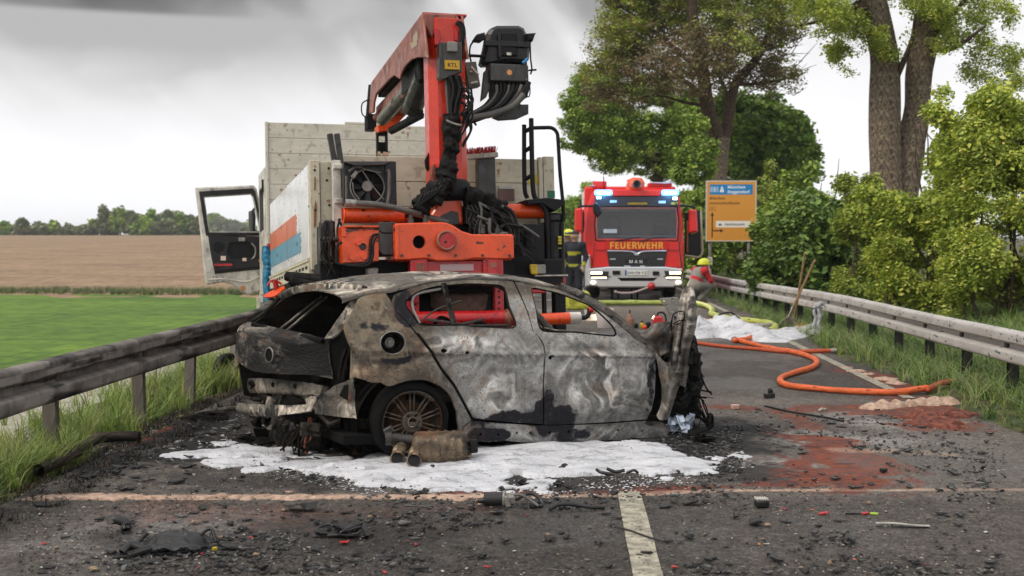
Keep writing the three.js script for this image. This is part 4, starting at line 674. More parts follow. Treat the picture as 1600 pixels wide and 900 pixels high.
  // wheel arch liner
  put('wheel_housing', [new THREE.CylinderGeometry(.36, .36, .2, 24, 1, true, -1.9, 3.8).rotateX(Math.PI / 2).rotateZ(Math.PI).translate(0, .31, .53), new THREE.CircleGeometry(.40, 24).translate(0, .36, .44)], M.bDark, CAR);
}
// wheels
const alloy = mat(C(.95, .86, .76), .5, .25, { map: burnG }), rust = mat(C(.34, .15, .06), .85, .1, { map: burnG, bumpMap: burnB, bumpScale: .004 });
function wheel(parent, x, y, z, turn) {
  const w = new THREE.Group(); w.name = 'wheel'; w.position.set(x, y, z); w.rotation.set(0, turn, 0); parent.add(w);
  const P = [[.205, -.1], [.25, -.105], [.285, -.09], [.296, -.05], [.297, .03], [.287, .075], [.262, .098], [.238, .09], [.232, .075]];
  const ty = lathe(P, 48); ty.rotateX(Math.PI / 2); const tp = ty.attributes.position; for (let i = 0; i < tp.count; i++) { const yy = tp.getY(i), k = 1 + .03 * n2(tp.getX(i) * 14, yy * 14); tp.setXYZ(i, tp.getX(i) * k, yy < -.24 ? mix(yy, -.262, .5) : yy * k, tp.getZ(i) * (yy < -.2 ? 1.15 : 1)); } ty.computeVertexNormals();
  put('tyre', ty, M.bBlack, w);
  const lip = lathe([[.19, -.08], [.205, .02], [.213, .05], [.222, .078], [.230, .082], [.232, .072], [.226, .06]], 56).rotateX(Math.PI / 2); put('rim', lip, alloy, w);
  const ar = lathe([[.196, -.06], [.208, .03], [.2155, .056], [.2225, .0795]], 16).rotateX(Math.PI / 2); const q = ar.clone(); put('rust_patch', new THREE.LatheGeometry([[.196, -.06], [.207, .03], [.2145, .056], [.2215, .0805], [.2305, .0842]].map(p => new THREE.Vector2(...p)), 20, 1.15, 1.25).rotateX(Math.PI / 2).rotateZ(-.1), rust, w);
  put('brake_disc', [new THREE.CylinderGeometry(.15, .15, .02, 28).rotateX(Math.PI / 2).translate(0, 0, -.02), new THREE.CylinderGeometry(.2, .2, .01, 28).rotateX(Math.PI / 2).translate(0, 0, -.07)], rust, w);
  for (let k = 0; k < 10; k++) for (const s of [-1, 1]) {
    const a = k * .62832 + Math.PI / 2, pts = [[.045, -.006], [.09, -.0045], [.20, -.004], [.222, -.007], [.222, .007], [.20, .004], [.09, .0045], [.045, .006]].map(([u, v]) => [u, v]);
    const g = plate(pts, .03, .072, [], .005); g.rotateZ(s * .03).translate(0, s * .0105, 0).rotateZ(a); put('spoke', g, alloy, w);
  }
  put('hub', [plate(circ(0, 0, .078, .078, 30), .03, .078, [circ(0, 0, .034, .034, 20), ...[0, 1, 2, 3, 4].map(k => circ(.057 * Math.cos(k * 1.2566 + .94), .057 * Math.sin(k * 1.2566 + .94), .0155, .0155, 12))], .005), new THREE.TorusGeometry(.036, .006, 6, 24).translate(0, 0, .078)], alloy, w);
  return w;
}
const rw = wheel(CAR, 0, .345, .755, -.07); rw.rotation.z = 3.4 * Math.PI / 180; rw.rotation.x = .03;
const lw = wheel(CAR, 0, .345, -.755, Math.PI);
{ // crushed nose
  const Zf = [.95, .8];
  const bGrey = mat(C(.92, .94, .98), .5, .25, { map: burnG, bumpMap: burnB, bumpScale: .004 }); M.bMid = mat(C(.42, .42, .43), .7, .1, { map: burnG, bumpMap: burnB, bumpScale: .008 });
  const crease = (g, a, f) => { const p = g.attributes.position; for (let i = 0; i < p.count; i++) { const x = p.getX(i), y = p.getY(i), z = p.getZ(i), k = a * (1 - 2.6 * Math.abs(fbm(x * f + 7, y * f * .6 + z * f, 3))); p.setXYZ(i, x + k * .5, y, z + k); } g.computeVertexNormals(); return g; };
  put('crumpled_bonnet', thick(crease(net([row(Zf, [1065, 458, .80], [1069, 452, .93], [1075, 446, .96], [1079, 452, .99], [1083, 463, .80]), row(Zf, [1061, 482, .80], [1066, 480, .95], [1073, 478, .97], [1081, 481, 1.03], [1087, 488, .80]), row(Zf, [1056, 508, .80], [1061, 506, .96], [1068, 505, .95], [1076, 507, 1.04], [1083, 510, .8]), row(Zf, [1050, 536, .82], [1056, 536, .98], [1062, 536, .94], [1070, 535, 1.03], [1078, 536, .8]), row(Zf, [1044, 562, .84], [1052, 563, 1.02], [1059, 565, .93], [1066, 565, 1.0], [1073, 566, .82]), row(Zf, [1046, 590, .82], [1052, 594, .98], [1058, 600, .9], [1063, 602, .94], [1067, 608, .8])], 40, 60, .008, 9), .012, 4), .012), bGrey, CAR);
  put('crumpled_wing', thick(crease(net([row(Zf, [1022, 548, .86], [1040, 566, .92], [1062, 552, 1.02], [1066, 544, .92]), row(Zf, [1026, 572, .85], [1042, 580, .93], [1058, 580, 1.02], [1064, 576, .9]), row(Zf, [1032, 600, .85], [1044, 610, .95], [1054, 604, .98], [1060, 600, .88]), row(Zf, [1032, 630, .86], [1038, 634, .94], [1046, 630, .95], [1052, 622, .86]), row(Zf, [1024, 650, .87], [1030, 656, .92], [1038, 654, .92], [1042, 648, .86])], 40, 50, .008, 9), .014, 3.4), .01), bGrey, CAR);
  put('crumpled_wing', thick(crease(net([row(Zf, [998, 524, .82], [1016, 507, .8], [1038, 502, .74], [1052, 496, .7]), row(Zf, [1006, 530, .85], [1024, 520, .88], [1040, 516, .8], [1052, 508, .72]), row(Zf, [1020, 540, .85], [1034, 534, .82], [1044, 526, .84], [1054, 520, .72]), row(Zf, [1027, 556, .86], [1036, 552, .9], [1046, 545, .84], [1052, 545, .76])], 40, 34, .012, 10), .03, 4.2), .01), M.bMid, CAR);
  put('scuttle', thick(net([[[1.95, .99, .78], [2.0, .96, .3], [2.0, .96, -.3], [1.95, .97, -.75]], [[2.14, .90, .8], [2.2, .90, .3], [2.22, .88, -.3], [2.14, .86, -.75]], [[2.3, .8, .7], [2.38, .78, .3], [2.35, .74, -.3], [2.3, .7, -.6]]], 24, 14, .05, 6), .01), bGen, CAR);
  const hp = [CP(1030, 466, .7), CP(1055, 464, .66), CP(1062, 478, .68), CP(1060, 497, .7), CP(1046, 490, .7)];
  const hpl = plate(hp.map(p => [p[0], p[1]]), .008, .7, [[1038, 470], [1051, 468], [1056, 478], [1041, 477], [1050, 486]].map(q => { const c = CP(q[0], q[1], .7); return circ(c[0], c[1], .012, .009, 9); }), .002);
  put('perforated_bracket', hpl, mat(C(.55, .54, .52), .6, .3, { map: wearT }), CAR);
  const r = rng(8), mass = [];
  for (let i = 0; i < 120; i++) { const a = CP(1042 + r() * 42, 530 + r() * 120, .35 + r() * .46), s = .025 + .06 * r(); mass.push(new THREE.IcosahedronGeometry(s, 1).scale(.6 + r(), .5 + r() * .8, .6 + r()).rotateZ(r() * 3).rotateY(r() * 3).translate(...a)); }
  for (let i = 0; i < 26; i++) { const a = CP(1046 + r() * 40, 556 + r() * 94, .4 + r() * .42); mass.push(box(.03 + .1 * r(), .03 + .08 * r(), .05 + .1 * r(), ...a, [r() * 3, r() * 3, r() * 3], .01)); }
  mass.push(box(.36, .5, 1.0, 2.38, .42, .05, [.1, .1, -.1], .08));
  const mg = join(mass), mp = mg.attributes.position; for (let i = 0; i < mp.count; i++) { const x = mp.getX(i), y = mp.getY(i), z = mp.getZ(i); mp.setXYZ(i, x + .03 * n3(x * 24, y * 24, z * 24), y + .03 * n3(y * 24 + 5, z * 24, x * 24), z + .02 * n3(z * 24, x * 24, y * 24)); } mg.computeVertexNormals();
  put('charred_engine', mg, M.soot, CAR);
  const wires = []; for (let i = 0; i < 34; i++) { const a = CP(1050 + r() * 40, 520 + r() * 120, .5 + r() * .4), b = CP(1056 + r() * 62, 590 + r() * 88, .4 + r() * .45), m = [(a[0] + b[0]) / 2 + (r() - .5) * .2, (a[1] + b[1]) / 2 + (r() - .6) * .2, (a[2] + b[2]) / 2 + (r() - .5) * .2]; b[1] = Math.max(b[1], .1); wires.push(tube([a, m, b], .003 + .006 * r(), 12, 4)); }
  put('wiring', wires, M.bBlack, CAR);
  put('wire_loop', [tube([CP(1049, 518, .9), CP(1052, 492, .95), CP(1068, 487, 1.0), CP(1068, 500, 1.02), CP(1056, 508, 1.0)], .005, 24, 5), tube([CP(1052, 506, .98), CP(1066, 500, 1.04), CP(1078, 508, .9), CP(1078, 560, .84), CP(1080, 600, .8)], .005, 26, 5), tube([CP(1050, 500, .8), CP(1046, 520, .78), CP(1048, 545, .8)], .008, 12, 5)], M.bBlack, CAR);
  // loose pulley and metal sheet on the ground in front
  put('pulley', [new THREE.TorusGeometry(.075, .02, 8, 26).rotateY(.7).translate(...CP(1109, 662, .75)), new THREE.TorusGeometry(.035, .012, 8, 18).rotateY(.7).translate(...CP(1109, 662, .75)), rod(CP(1085, 645, .7), CP(1112, 668, .76), .012)], M.soot, CAR);
  put('strut', [tube([CP(1078, 640, .6), CP(1095, 642, .65), CP(1104, 660, .7), CP(1116, 672, .72)], .014, 14, 6)], M.bDark, CAR);
}
tag(put('radiator_core', (() => { const g = []; const a = gnd(1058, 679); for (let i = 0; i < 16; i++) g.push(box(.26, .004, .10, a.x, .02 + i * .007, a.z - .1, [.12 * n2(i, 2), .5, .1 * n2(i, 9)], .001)); const r = rng(4); for (let i = 0; i < 20; i++) g.push(box(.05 + .08 * r(), .012, .05, a.x + (r() - .5) * .24, .02 + r() * .12, a.z - .05 + r() * .05, [r(), r() * 3, r()], .002)); return g; })(), mat(C(.55, .62, .72), .3, .7)), 'crumpled bluish metal radiator core under the car nose', 'radiator');
// ---------------------------------------------------------------- the crane truck, seen from behind
// truck frame: x to the side, y up, -z toward its cab; z = 0 is the rear end of the loading bed
const TRK = new THREE.Group(); TRK.name = 'crane_truck'; scene.add(TRK);
tag(TRK, 'white dropside lorry with orange loading crane and raised operator seat', 'truck');
TRK.rotation.order = 'YXZ'; TRK.rotation.set(-4.35 * Math.PI / 180, 17 * Math.PI / 180 + YAW, 0); { const p = at(685.7, 370, 12.27); TRK.position.set(p.x, 0, p.z); } TRK.updateMatrixWorld(true);
const trkInv = TRK.matrixWorld.clone().invert();
const T = (px, py, z) => { const a = camera.position.clone().applyMatrix4(trkInv), b = at(px, py, 9).applyMatrix4(trkInv).sub(a); b.multiplyScalar((z - a.z) / b.z).add(a); return [b.x, b.y, b.z]; };
const TS = (px, py, x) => { const a = camera.position.clone().applyMatrix4(trkInv), b = at(px, py, 9).applyMatrix4(trkInv).sub(a); b.multiplyScalar((x - a.x) / b.x).add(a); return [b.x, b.y, b.z]; };
// plate standing across the truck, outline read off the photograph at distance z
const tPlate = (px, z, t, holes = [], bevel = .006) => plate(px.map(p => T(p[0], p[1], z)), t, z, holes.map(h => h.map(p => T(p[0], p[1], z))), bevel);
const tBox = (x0, x1, y0, y1, z, t, r = .01) => { const a = T(x0, y1, z), b = T(x1, y0, z); return lim(a[0], b[0], a[1], b[1], z - t, z, r); };
const tTube = (pts, z, r, n, seg = 8) => tube(pts.map(p => T(p[0], p[1], p[2] ?? z)), r, n ?? pts.length * 8, seg);
const K = M; K.cyl = wear(C(.22, .205, .195), .5, 0);
const part = (n, g, m, p = TRK) => put(n, g, m, p);
const oldWhiteT = tex(1024, 512, (u, v) => {
  const n = fbm(u * 8, v * 8, 6, 8), d = fbm(u * 32 + 3, v * 32, 5, 32); let s = .82 + .05 * n + .05 * d;
  let c = [s, s * .975, s * .91]; const M_ = (t, k) => { for (let i = 0; i < 3; i++) c[i] = mix(c[i], t[i], clamp(k)); };
  M_([.42, .36, .28], step(.30, .46, fbm(u * 16 + 7, v * 32, 5, 16)) * .06); M_([.30, .24, .19], step(.68, .8, n2(u * 64 + 2 * n2(u * 8, v * 8, 8), v * 16, 64) + .2 * n) * .2); M_([.45, .22, .10], step(.46, .56, fbm(u * 32 + 20, v * 16 + 8, 5, 32)) * .5); return c;
}); oldWhiteT.repeat.set(1 / 2.2, 1 / 1.1);
const oldWhite = mat(C(.97, .965, .95), .6, 0, { map: oldWhiteT }), oldCream = mat(C(.90, .87, .78), .65, 0, { map: oldWhiteT }), gloss = mat(C(.84, .85, .87), .3, 0, { map: paintT, clearcoat: .3, clearcoatRoughness: .25 });
{ // loading bed
  part('bed_floor', [lim(-1.26, 1.27, 1.26, 1.40, -4.4, -.06)], K.darkSteel);
  part('chassis', [lim(-.48, -.36, .78, 1.2, -6.2, .3), lim(.36, .48, .78, 1.2, -6.2, .3), ...[-4, -2.6, -1.2, .1].map(z => lim(-.36, .36, .85, 1.1, z - .08, z)), lim(-1.1, 1.1, 1.05, 1.25, -.2, .5), lim(-1.15, -.5, .6, 1.2, -.9, -.1), lim(.5, 1.1, .75, 1.2, -1.2, -.3)], K.black);
  for (const s of [-1, 1]) for (const z of [-1.9, -5.6]) for (const dx of z > -3 ? [0, .28] : [0]) { const w = part('tyre', [lathe([[.25, -.14], [.44, -.15], [.5, -.1], [.51, 0], [.5, .1], [.44, .15], [.25, .14]], 32).rotateZ(Math.PI / 2).translate(s * (1.08 - dx), .47 + (z < -3 ? .12 : 0), z)], K.rubber); part('hub', [new THREE.CylinderGeometry(.26, .26, .1, 20).rotateZ(Math.PI / 2).translate(s * (1.08 - dx), .47 + (z < -3 ? .12 : 0), z)], K.red, TRK); }
  const sp = part('side_panel', [lim(-1.305, -1.265, 1.42, 2.365, -1.89, -.06, .012)], gloss), sq = part('side_panel', [lim(-1.305, -1.265, 1.42, 2.355, -3.85, -1.905, .012)], gloss);
  const jag = (y0, y1, z0, z1, end) => { const a = [[-z0, y0], [-z0, y1]], n = 16; if (!end) return [[-z0, y0], [-z1, y0], [-z1, y1], [-z0, y1]]; for (let i = 0; i <= n; i++) a.push([-z1 + .10 * n2(i * 2.7, y0 * 9), mix(y1, y0, i / n)]); return a; };
  const band = (n, y0, y1, z0, z1, m, p, end) => part(n, plate(jag(y0, y1, z0, z1, end), .002, 0, [], 0).rotateY(Math.PI / 2).translate(-1.3055, 0, 0), m, p);
  const orP = mat(C(.72, .17, .07), .4, 0, { map: paintT }), blP = mat(C(.12, .33, .47), .4, 0, { map: paintT });
  band('orange_stripe', 1.74, 1.96, -3.84, -1.91, orP, sq); band('blue_stripe', 1.52, 1.738, -3.84, -1.91, blP, sq); band('orange_stripe', 1.74, 1.96, -1.888, -1.0, orP, sp, 1); band('blue_stripe', 1.52, 1.738, -1.888, -.62, blP, sp, 1);
  part('side_rail', [lim(-1.315, -1.25, 1.24, 1.405, -3.9, -.02, .012), lim(-1.325, -1.30, 1.385, 1.41, -3.9, -.02, .004)], oldCream);
  for (let i = 0; i < 13; i++) part('rail_slot', [lim(-1.318, -1.30, 1.315, 1.35, -.25 - i * .28, -.07 - i * .28, .004)], K.black);
  part('side_panel', [lim(1.265, 1.305, 1.42, 2.4, -3.85, -.06)], oldCream);
  // rear corner posts and rear boards
  part('corner_post', [lim(-1.29, -1.19, 1.30, 2.40, -.06, .035), lim(-1.185, -1.06, 1.30, 2.39, -.05, .02)], oldCream);
  part('post_hole', [[-1.24, 2.3], [-1.1, 2.32], [-1.12, 2.2], [-1.1, 1.95], [-1.11, 1.75], [-1.24, 1.9]].map(([x, y]) => new THREE.CircleGeometry(.013, 10).translate(x, y, .039)), K.black);
  part('rust_streak', [plate([[-1.26, 1.72], [-1.235, 1.74], [-1.225, 1.95], [-1.24, 2.0], [-1.255, 1.9]], .002, .0385, [], 0), plate([[-1.25, 2.1], [-1.235, 2.1], [-1.23, 2.22], [-1.245, 2.24]], .002, .0385, [], 0)], mat(C(.28, .12, .05), .9));
  for (let k = 0; k < 4; k++) part('rear_board', [lim(-1.05, 1.12, 1.43 + k * .258, 1.684 + k * .258, -.045 - .002 * (k % 2), 0, .006)], oldCream);
  part('corner_post', [lim(1.125, 1.17, 1.43, 2.48, -.05, .03), lim(1.18, 1.30, 1.43, 2.49, -.05, .02)], oldCream);
  part('warning_sticker', [tBox(826, 841, 273, 288, .008, .004, 0)], K.yellow); part('green_sticker', [tBox(856, 867, 298, 309, .028, .004, 0)], mat(C(.02, .16, .09), .6));
  part('mud_flap', [tBox(779, 804, 290, 314, .08, .02)], mat(C(.14, .07, .055), .35)); part('mud_flap_edge', [tBox(779, 804, 290, 295, .085, .006)], K.white);
  // tall boarded front wall
  for (let k = 0; k < 10; k++) part('front_board', [lim(-1.25, 1.25, 1.42 + k * .212, 1.629 + k * .212, -4.50 - .003 * (k % 3), -4.455, .006)], oldWhite);
  part('front_wall_frame', [lim(-1.29, -1.252, 1.3, 3.545, -4.53, -4.44), lim(1.252, 1.29, 1.3, 3.545, -4.53, -4.44), lim(-.2, .6, 3.541, 3.575, -4.5, -4.46)], oldWhite);
}
{ // cab with its door swung open
  const c = plate([[-1.22, .62], [1.22, .62], [1.22, 2.2], [1.16, 3.1], [1.0, 3.28], [-1.0, 3.28], [-1.16, 3.1], [-1.22, 2.2]], 1.95, -4.62, [], .05);
  part('cab', c, K.white); part('cab_side', [lim(-1.30, -1.225, 1.2, 2.95, -5.5, -4.6, .03), lim(-1.285, -1.225, .7, 1.2, -6.3, -4.7, .03)], K.white);
  part('cab_side_window', [lim(-1.306, -1.30, 2.1, 2.7, -5.3, -4.8)], K.black); part('rear_lamp', [tBox(418, 422, 380, 405, -4.42, .05)], K.red);
  part('fog_lamp_bracket', [tBox(409.5, 412, 280, 300, -4.7, .06)], K.black);
  const zD = -5.6, d = new THREE.Group(); d.name = 'door'; TRK.add(d);
  const win = [[317, 306], [393, 301], [397, 306], [402, 330], [408, 358], [408, 364], [326, 364], [322, 340]];
  put('door_shell', [tPlate([[305, 293], [396, 289], [401, 294], [405, 312], [412, 352], [414, 370], [414, 452], [388, 461], [376, 455], [362, 444], [350, 441], [322, 445], [319, 425], [315, 380], [310, 335]], zD, .09, [win], .02)], K.white, d);
  put('window_trim', [tPlate([[311, 299], [395, 294], [399, 299], [404, 325], [411, 358], [411, 368], [322, 368], [318, 345]], zD + .02, .025, [win], .008)], K.plastic, d);
  put('window_pane', [tPlate(win.map(p => [mix(360, p[0], 1.03), mix(335, p[1], 1.03)]), zD - .04, .004, [], 0)], K.glass, d);
  put('trim_panel', [tPlate([[325, 366], [411, 370], [413, 412], [412, 420], [336, 428], [330, 400]], zD + .02, .03, [[[358, 378], [388, 376], [398, 386], [399, 398], [390, 406], [362, 406], [353, 396]]], .008)], K.plastic, d);
  put('door_pocket', [tPlate([[350, 374], [400, 374], [400, 408], [350, 408]], zD + .006, .006)], K.black, d); put('speaker', [tPlate(circ(341, 386, 9, 9, 18), zD + .026, .012)], K.black, d);
  put('armrest', [tPlate([[352, 406], [396, 403], [411, 406], [411, 416], [336, 424], [333, 412]], zD + .05, .05)], K.plastic, d); put('door_pull', [tTube([[393, 380], [399, 388], [398, 400], [392, 406]], zD + .04, .012)], K.grey, d);
  put('reflector', [tBox(335, 363, 412, 415.5, zD + .056, .01, 0)], K.red, d); put('inner_handle', [tBox(373, 383, 371, 377, zD + .035, .02)], K.steel, d);
  put('courtesy_lamp', [tBox(404, 409, 406, 408.5, zD + .055, .01, 0)], mat(C(.8, .35, .15), .4), d); put('note', [tBox(345, 353, 400, 407, zD + .056, .01)], mat(C(.75, .6, .52), .8), d); put('note', [tBox(379, 385, 403, 408, zD + .056, .01)], mat(C(.75, .55, .45), .8), d);
  put('door_stop', [tPlate(circ(380, 450, 4, 4, 14), zD + .006, .015)], mat(C(.5, .2, .08), .8), d); put('shell_fold', [tTube([[326, 437], [350, 436], [385, 440], [411, 430]], zD, .012)], K.white, d);
  const mi = new THREE.Group(); put('mirror', [tPlate([[389, 330], [398, 327], [400, 338], [399, 364], [392, 366], [389, 350]], zD - .35, .12, [], .03)], K.plastic, d); put('mirror_arm', [tTube([[394, 330], [402, 325], [409, 350]], zD - .3, .018), tTube([[395, 362], [411, 362]], zD - .3, .014)], K.plastic, d);
}
{ // crane base across the rear
  part('crane_beam', [tPlate([[618, 349], [690, 347], [698, 348], [708, 352], [722, 361], [738, 366], [801, 366], [801, 404], [788, 405], [742, 404], [724, 407], [684, 408], [664, 404], [640, 406], [619, 407]], .98, .05, [circ(655, 378, 12, 12.5, 26)], .012), tBox(618, 624, 350, 406, .99, .5, .02), tBox(797, 803, 367, 404, .99, .4, .02), tBox(624, 800, 402, 407, .94, .5), tBox(624, 700, 349, 354, .94, .5)], K.orange);
  part('beam_recess', [tBox(640, 670, 362, 395, .80, .05)], K.black);
  part('pivot_bushing', [rod(T(698, 376, .9), T(698, 376, 1.03), .085, .082, 26)], K.red); part('pivot_bushing_ring', [new THREE.TorusGeometry(.085, .016, 8, 30).translate(...T(698, 376, 1.03))], K.dullRed); part('pivot_bore', [new THREE.CircleGeometry(.068, 24).translate(...T(698, 376, 1.036))], K.red); part('pivot_screw', [new THREE.SphereGeometry(.012, 8, 6).translate(...T(696, 378, 1.036))], K.black);
  for (const [x, y] of [[642, 346], [665, 346], [754, 361], [777, 361]]) part('grease_nipple', [rod(T(x, y + 4, .9), T(x, y - 4, .9), .03, .026, 8), rod(T(x, y - 3, .9), T(x, y - 10, .9), .018, .02, 6)], K.gun);
  part('valve_housing', [tPlate([[534, 356], [538, 356], [592, 360], [592, 408], [536, 411]], .93, .35)], K.orange); part('housing_lip', [tBox(534, 541, 355, 370, .945, .02), tBox(535, 592, 352.5, 355, .95, .3, .003)], K.orange);
  for (const [x, y] of [[560, 379], [551, 402], [569, 401]]) part('screw_head', [new THREE.CylinderGeometry(.028, .03, .03, 12).rotateX(Math.PI / 2).translate(...T(x, y, .94))], K.orange); part('inspection_hole', [new THREE.TorusGeometry(.026, .008, 6, 16).translate(...T(567, 385, .935)), new THREE.CircleGeometry(.026, 16).translate(...T(567, 385, .934))], K.darkSteel);
  part('control_box', [tPlate([[592, 347], [596, 347], [619, 347], [619, 364], [598, 364], [592, 360]], .9, .3), tPlate([[592, 360], [598, 365], [619, 365], [619, 398], [598, 398], [592, 392]], .9, .32)], K.gun);
  part('control_hoses', [tTube([[591, 366], [583, 368], [579, 378], [578, 400], [570, 412], [530, 413], [526, 404], [527, 385], [534, 378]], .96, .014, 60), tTube([[591, 370], [586, 373], [583, 384], [582, 402], [573, 415], [540, 415]], .975, .012, 50)], K.rubber);
  part('support_tube', [rod(T(537, 337, .3), T(640, 337, .3), .078, .078, 22), new THREE.TorusGeometry(.076, .008, 6, 24).rotateY(Math.PI / 2).translate(...T(537, 337, .3))], K.orange); part('support_tube', [rod(T(785, 330, .3), T(851, 330, .3), .078, .078, 22)], K.orange); part('sooted_tube', [rod(T(630, 337, .3), T(800, 331, .3), .0785, .0785, 20)], K.soot);
  part('pedestal', [tPlate([[696, 303], [716, 303], [722, 306], [724, 350], [666, 350], [682, 322]], .62, .3, [], .02)], K.orange); part('pedestal_soot', [tPlate([[690, 336], [706, 329], [716, 332], [718, 350], [676, 350]], .626, .006, [], .002)], K.gun); part('slewing_collar', [lathe([[.21, 0], [.22, .03], [.22, .13], [.19, .17]], 24).translate(...T(700, 309, .5))], K.black);
  part('under_frame', [tBox(536, 880, 404, 452, .6, .9, .02), tBox(720, 800, 325, 365, .5, .3), tBox(800, 850, 350, 430, .6, .3), tBox(500, 540, 410, 448, .55, .4)], K.black);
  part('red_post', [tPlate([[641, 406], [668, 403], [668, 446], [642, 448]], .96, .12), tBox(649, 664, 408, 448, .975, .02)], K.red); part('red_post', [tPlate([[755, 404], [786, 402], [787, 446], [756, 446]], .96, .12), tBox(763, 777, 406, 446, .975, .02)], K.red);
  part('rear_bar', [tBox(667, 757, 407, 446, .92, .1)], K.red); part('faded_plate', [tBox(688, 740, 412.5, 423.5, .928, .01)], mat(C(.55, .38, .38), .5)); part('worn_patch', [tBox(651, 663, 411, 423, .979, .004, 0), tBox(765, 776, 410, 418, .979, .004, 0)], K.dullRed);
  // below the bed, seen through the car's windows
  part('underrun_tube', [rod(T(636, 500, .86), T(838, 496, .86), .078, .078, 20)], K.red); part('underrun_tube', [rod(T(826, 500, .86), T(893, 497, .86), .06, .06, 18)], K.orange); part('tube_end', [rod(T(889, 497.4, .86), T(906, 496.4, .86), .062, .058, 18)], K.white);
  part('tube_brace', [new THREE.TorusGeometry(.08, .012, 6, 20).rotateY(Math.PI / 2).translate(...T(792, 497, .86)), rod(T(786, 497, .86), T(797, 497, .86), .081, .081, 18)], K.dullRed);
  part('tow_hook', [tTube([[903, 496], [915, 496], [920, 490], [921, 482]], .86, .024)], K.black); part('hook_ball', [new THREE.SphereGeometry(.035, 12, 8).translate(...T(923, 484, .86))], K.red);
  part('bracket', [tBox(636, 655, 470, 515, .8, .08), tBox(644, 655, 458, 480, .8, .05)], K.red); part('bracket', [tBox(774, 787, 446, 505, .8, .08), tBox(776, 800, 490, 514, .82, .08)], K.red);
  for (let i = 0; i < 5; i++) part('bracket_hole', [new THREE.CircleGeometry(.011, 8).translate(...T(780, 455 + i * 9, .806)), new THREE.CircleGeometry(.011, 8).translate(...T(648, 476 + i * 7, .806))], K.black);
  part('drum', [lathe([[0, -.07], [.14, -.08], [.30, -.06], [.31, -.03], [.31, .1], [.27, .13], [.0, .14]], 30).rotateX(.25).translate(...T(718, 470, .1)), rod(T(718, 462, .35), T(718, 470, .3), .07, .07, 14)], mat(C(.24, .15, .12), .8, 0, { map: wearT }));
  part('axle_block', [tBox(655, 776, 448, 492, -.2, .5), tBox(650, 690, 452, 490, .1, .3)], K.black);
  part('stabiliser_leg', [tBox(850, 854, 452, 522, .45, .06), tBox(868, 882, 345, 525, .4, .12, .02), tBox(862, 888, 521, 526, .5, .3, .01)], K.black);
  part('towel', [wrapN(tBox(830, 852, 452, 458, .6, .06).clone(), .01, 14)], K.red);
}
{ // cooler fan, posts, hoses at the left of the crane
  const f = new THREE.Group(); f.name = 'oil_cooler'; TRK.add(f);
  put('cooler_frame', [tPlate([[537, 252], [612, 252], [612, 320], [537, 320]], .42, .1, [circ(574, 292, 27, 26.5, 36)]), tBox(602, 619, 252, 322, .44, .12)], K.plastic, f);
  put('cooler_core', [tBox(540, 610, 254, 318, .33, .04)], K.black, f); put('fan_hub', [rod(T(574, 291, .37), T(574, 291, .43), .058, .05, 22)], K.steel, f);
  for (let k = 0; k < 8; k++) { const g = plate([[.05, -.02], [.16, -.045], [.16, .03], [.05, .025]], .006, 0, [], .001).rotateX(.5).rotateZ(k * .785).translate(...T(574, 292, .375)); put('fan_blade', g, K.plastic, f); }
  put('fan_guard', [new THREE.TorusGeometry(.168, .006, 5, 40).translate(...T(574, 292, .425)), tTube([[567, 268], [582, 290], [600, 312]], .44, .005), tTube([[565, 262], [575, 266], [595, 270]], .44, .006), tTube([[551, 285], [553, 300], [562, 312]], .43, .006)], K.grey, f); put('air_deflector', [tPlate([[537, 253], [612, 252], [600, 258], [554, 259]], .5, .08)], K.gun, f); put('capacitor', [box(.04, .08, .03, ...T(554, 273, .45), [0, 0, -.6])], K.steel, f);
  put('cooler_pipe', [tTube([[604, 266], [608, 270], [608, 300], [606, 318]], .47, .02)], K.hose, f); put('cooler_pipe', [tTube([[541, 275], [541, 312]], .46, .012), tTube([[545, 268], [556, 261], [566, 262]], .46, .014)], K.hose, f);
  part('white_upright', [tBox(521, 533, 250, 372, .25, .06)], K.white); part('white_bracket', [tBox(521, 541, 256, 264, .28, .04), tBox(523, 543, 310, 318, .28, .04)], K.white);
  for (const [a, b] of [[[515, 209], [533, 312]], [[526, 209], [541, 312]]]) { const A = T(...a, .1), B = T(...b, .12); part('stake', [box(.055, Math.hypot(A[0] - B[0], A[1] - B[1]), .06, (A[0] + B[0]) / 2, (A[1] + B[1]) / 2, .1, [0, 0, Math.atan2(B[0] - A[0], A[1] - B[1])])], K.gun); }
  part('return_hose', [tTube([[540, 317], [560, 318], [590, 320], [630, 328], [665, 338], [700, 348]], .75, .03, 40, 10)], K.hose); part('hose_fitting', [tTube([[539, 317], [556, 318]], .75, .038, 6, 10)], K.steel);
  const st = new THREE.Group(); st.name = 'stabiliser'; TRK.add(st);
  put('cylinder', [rod(T(505, 408, .6), T(505, 348, .6), .045, .045, 14), rod(T(517, 405, .62), T(517, 346, .62), .04, .04, 14), rod(T(512, 400, .55), T(512, 344, .55), .05, .05, 14)], K.darkSteel, st); put('crossbar', [rod(T(499, 374, .7), T(532, 374, .7), .025)], K.gun, st); put('pipes', [tTube([[500, 376], [501, 395], [508, 410], [520, 412]], .72, .012), tTube([[505, 378], [515, 380], [517, 405]], .72, .01), tTube([[503, 350], [508, 345], [518, 346]], .68, .012)], K.hose, st); put('body', [tBox(500, 524, 352, 412, .5, .2)], K.black, st);
}
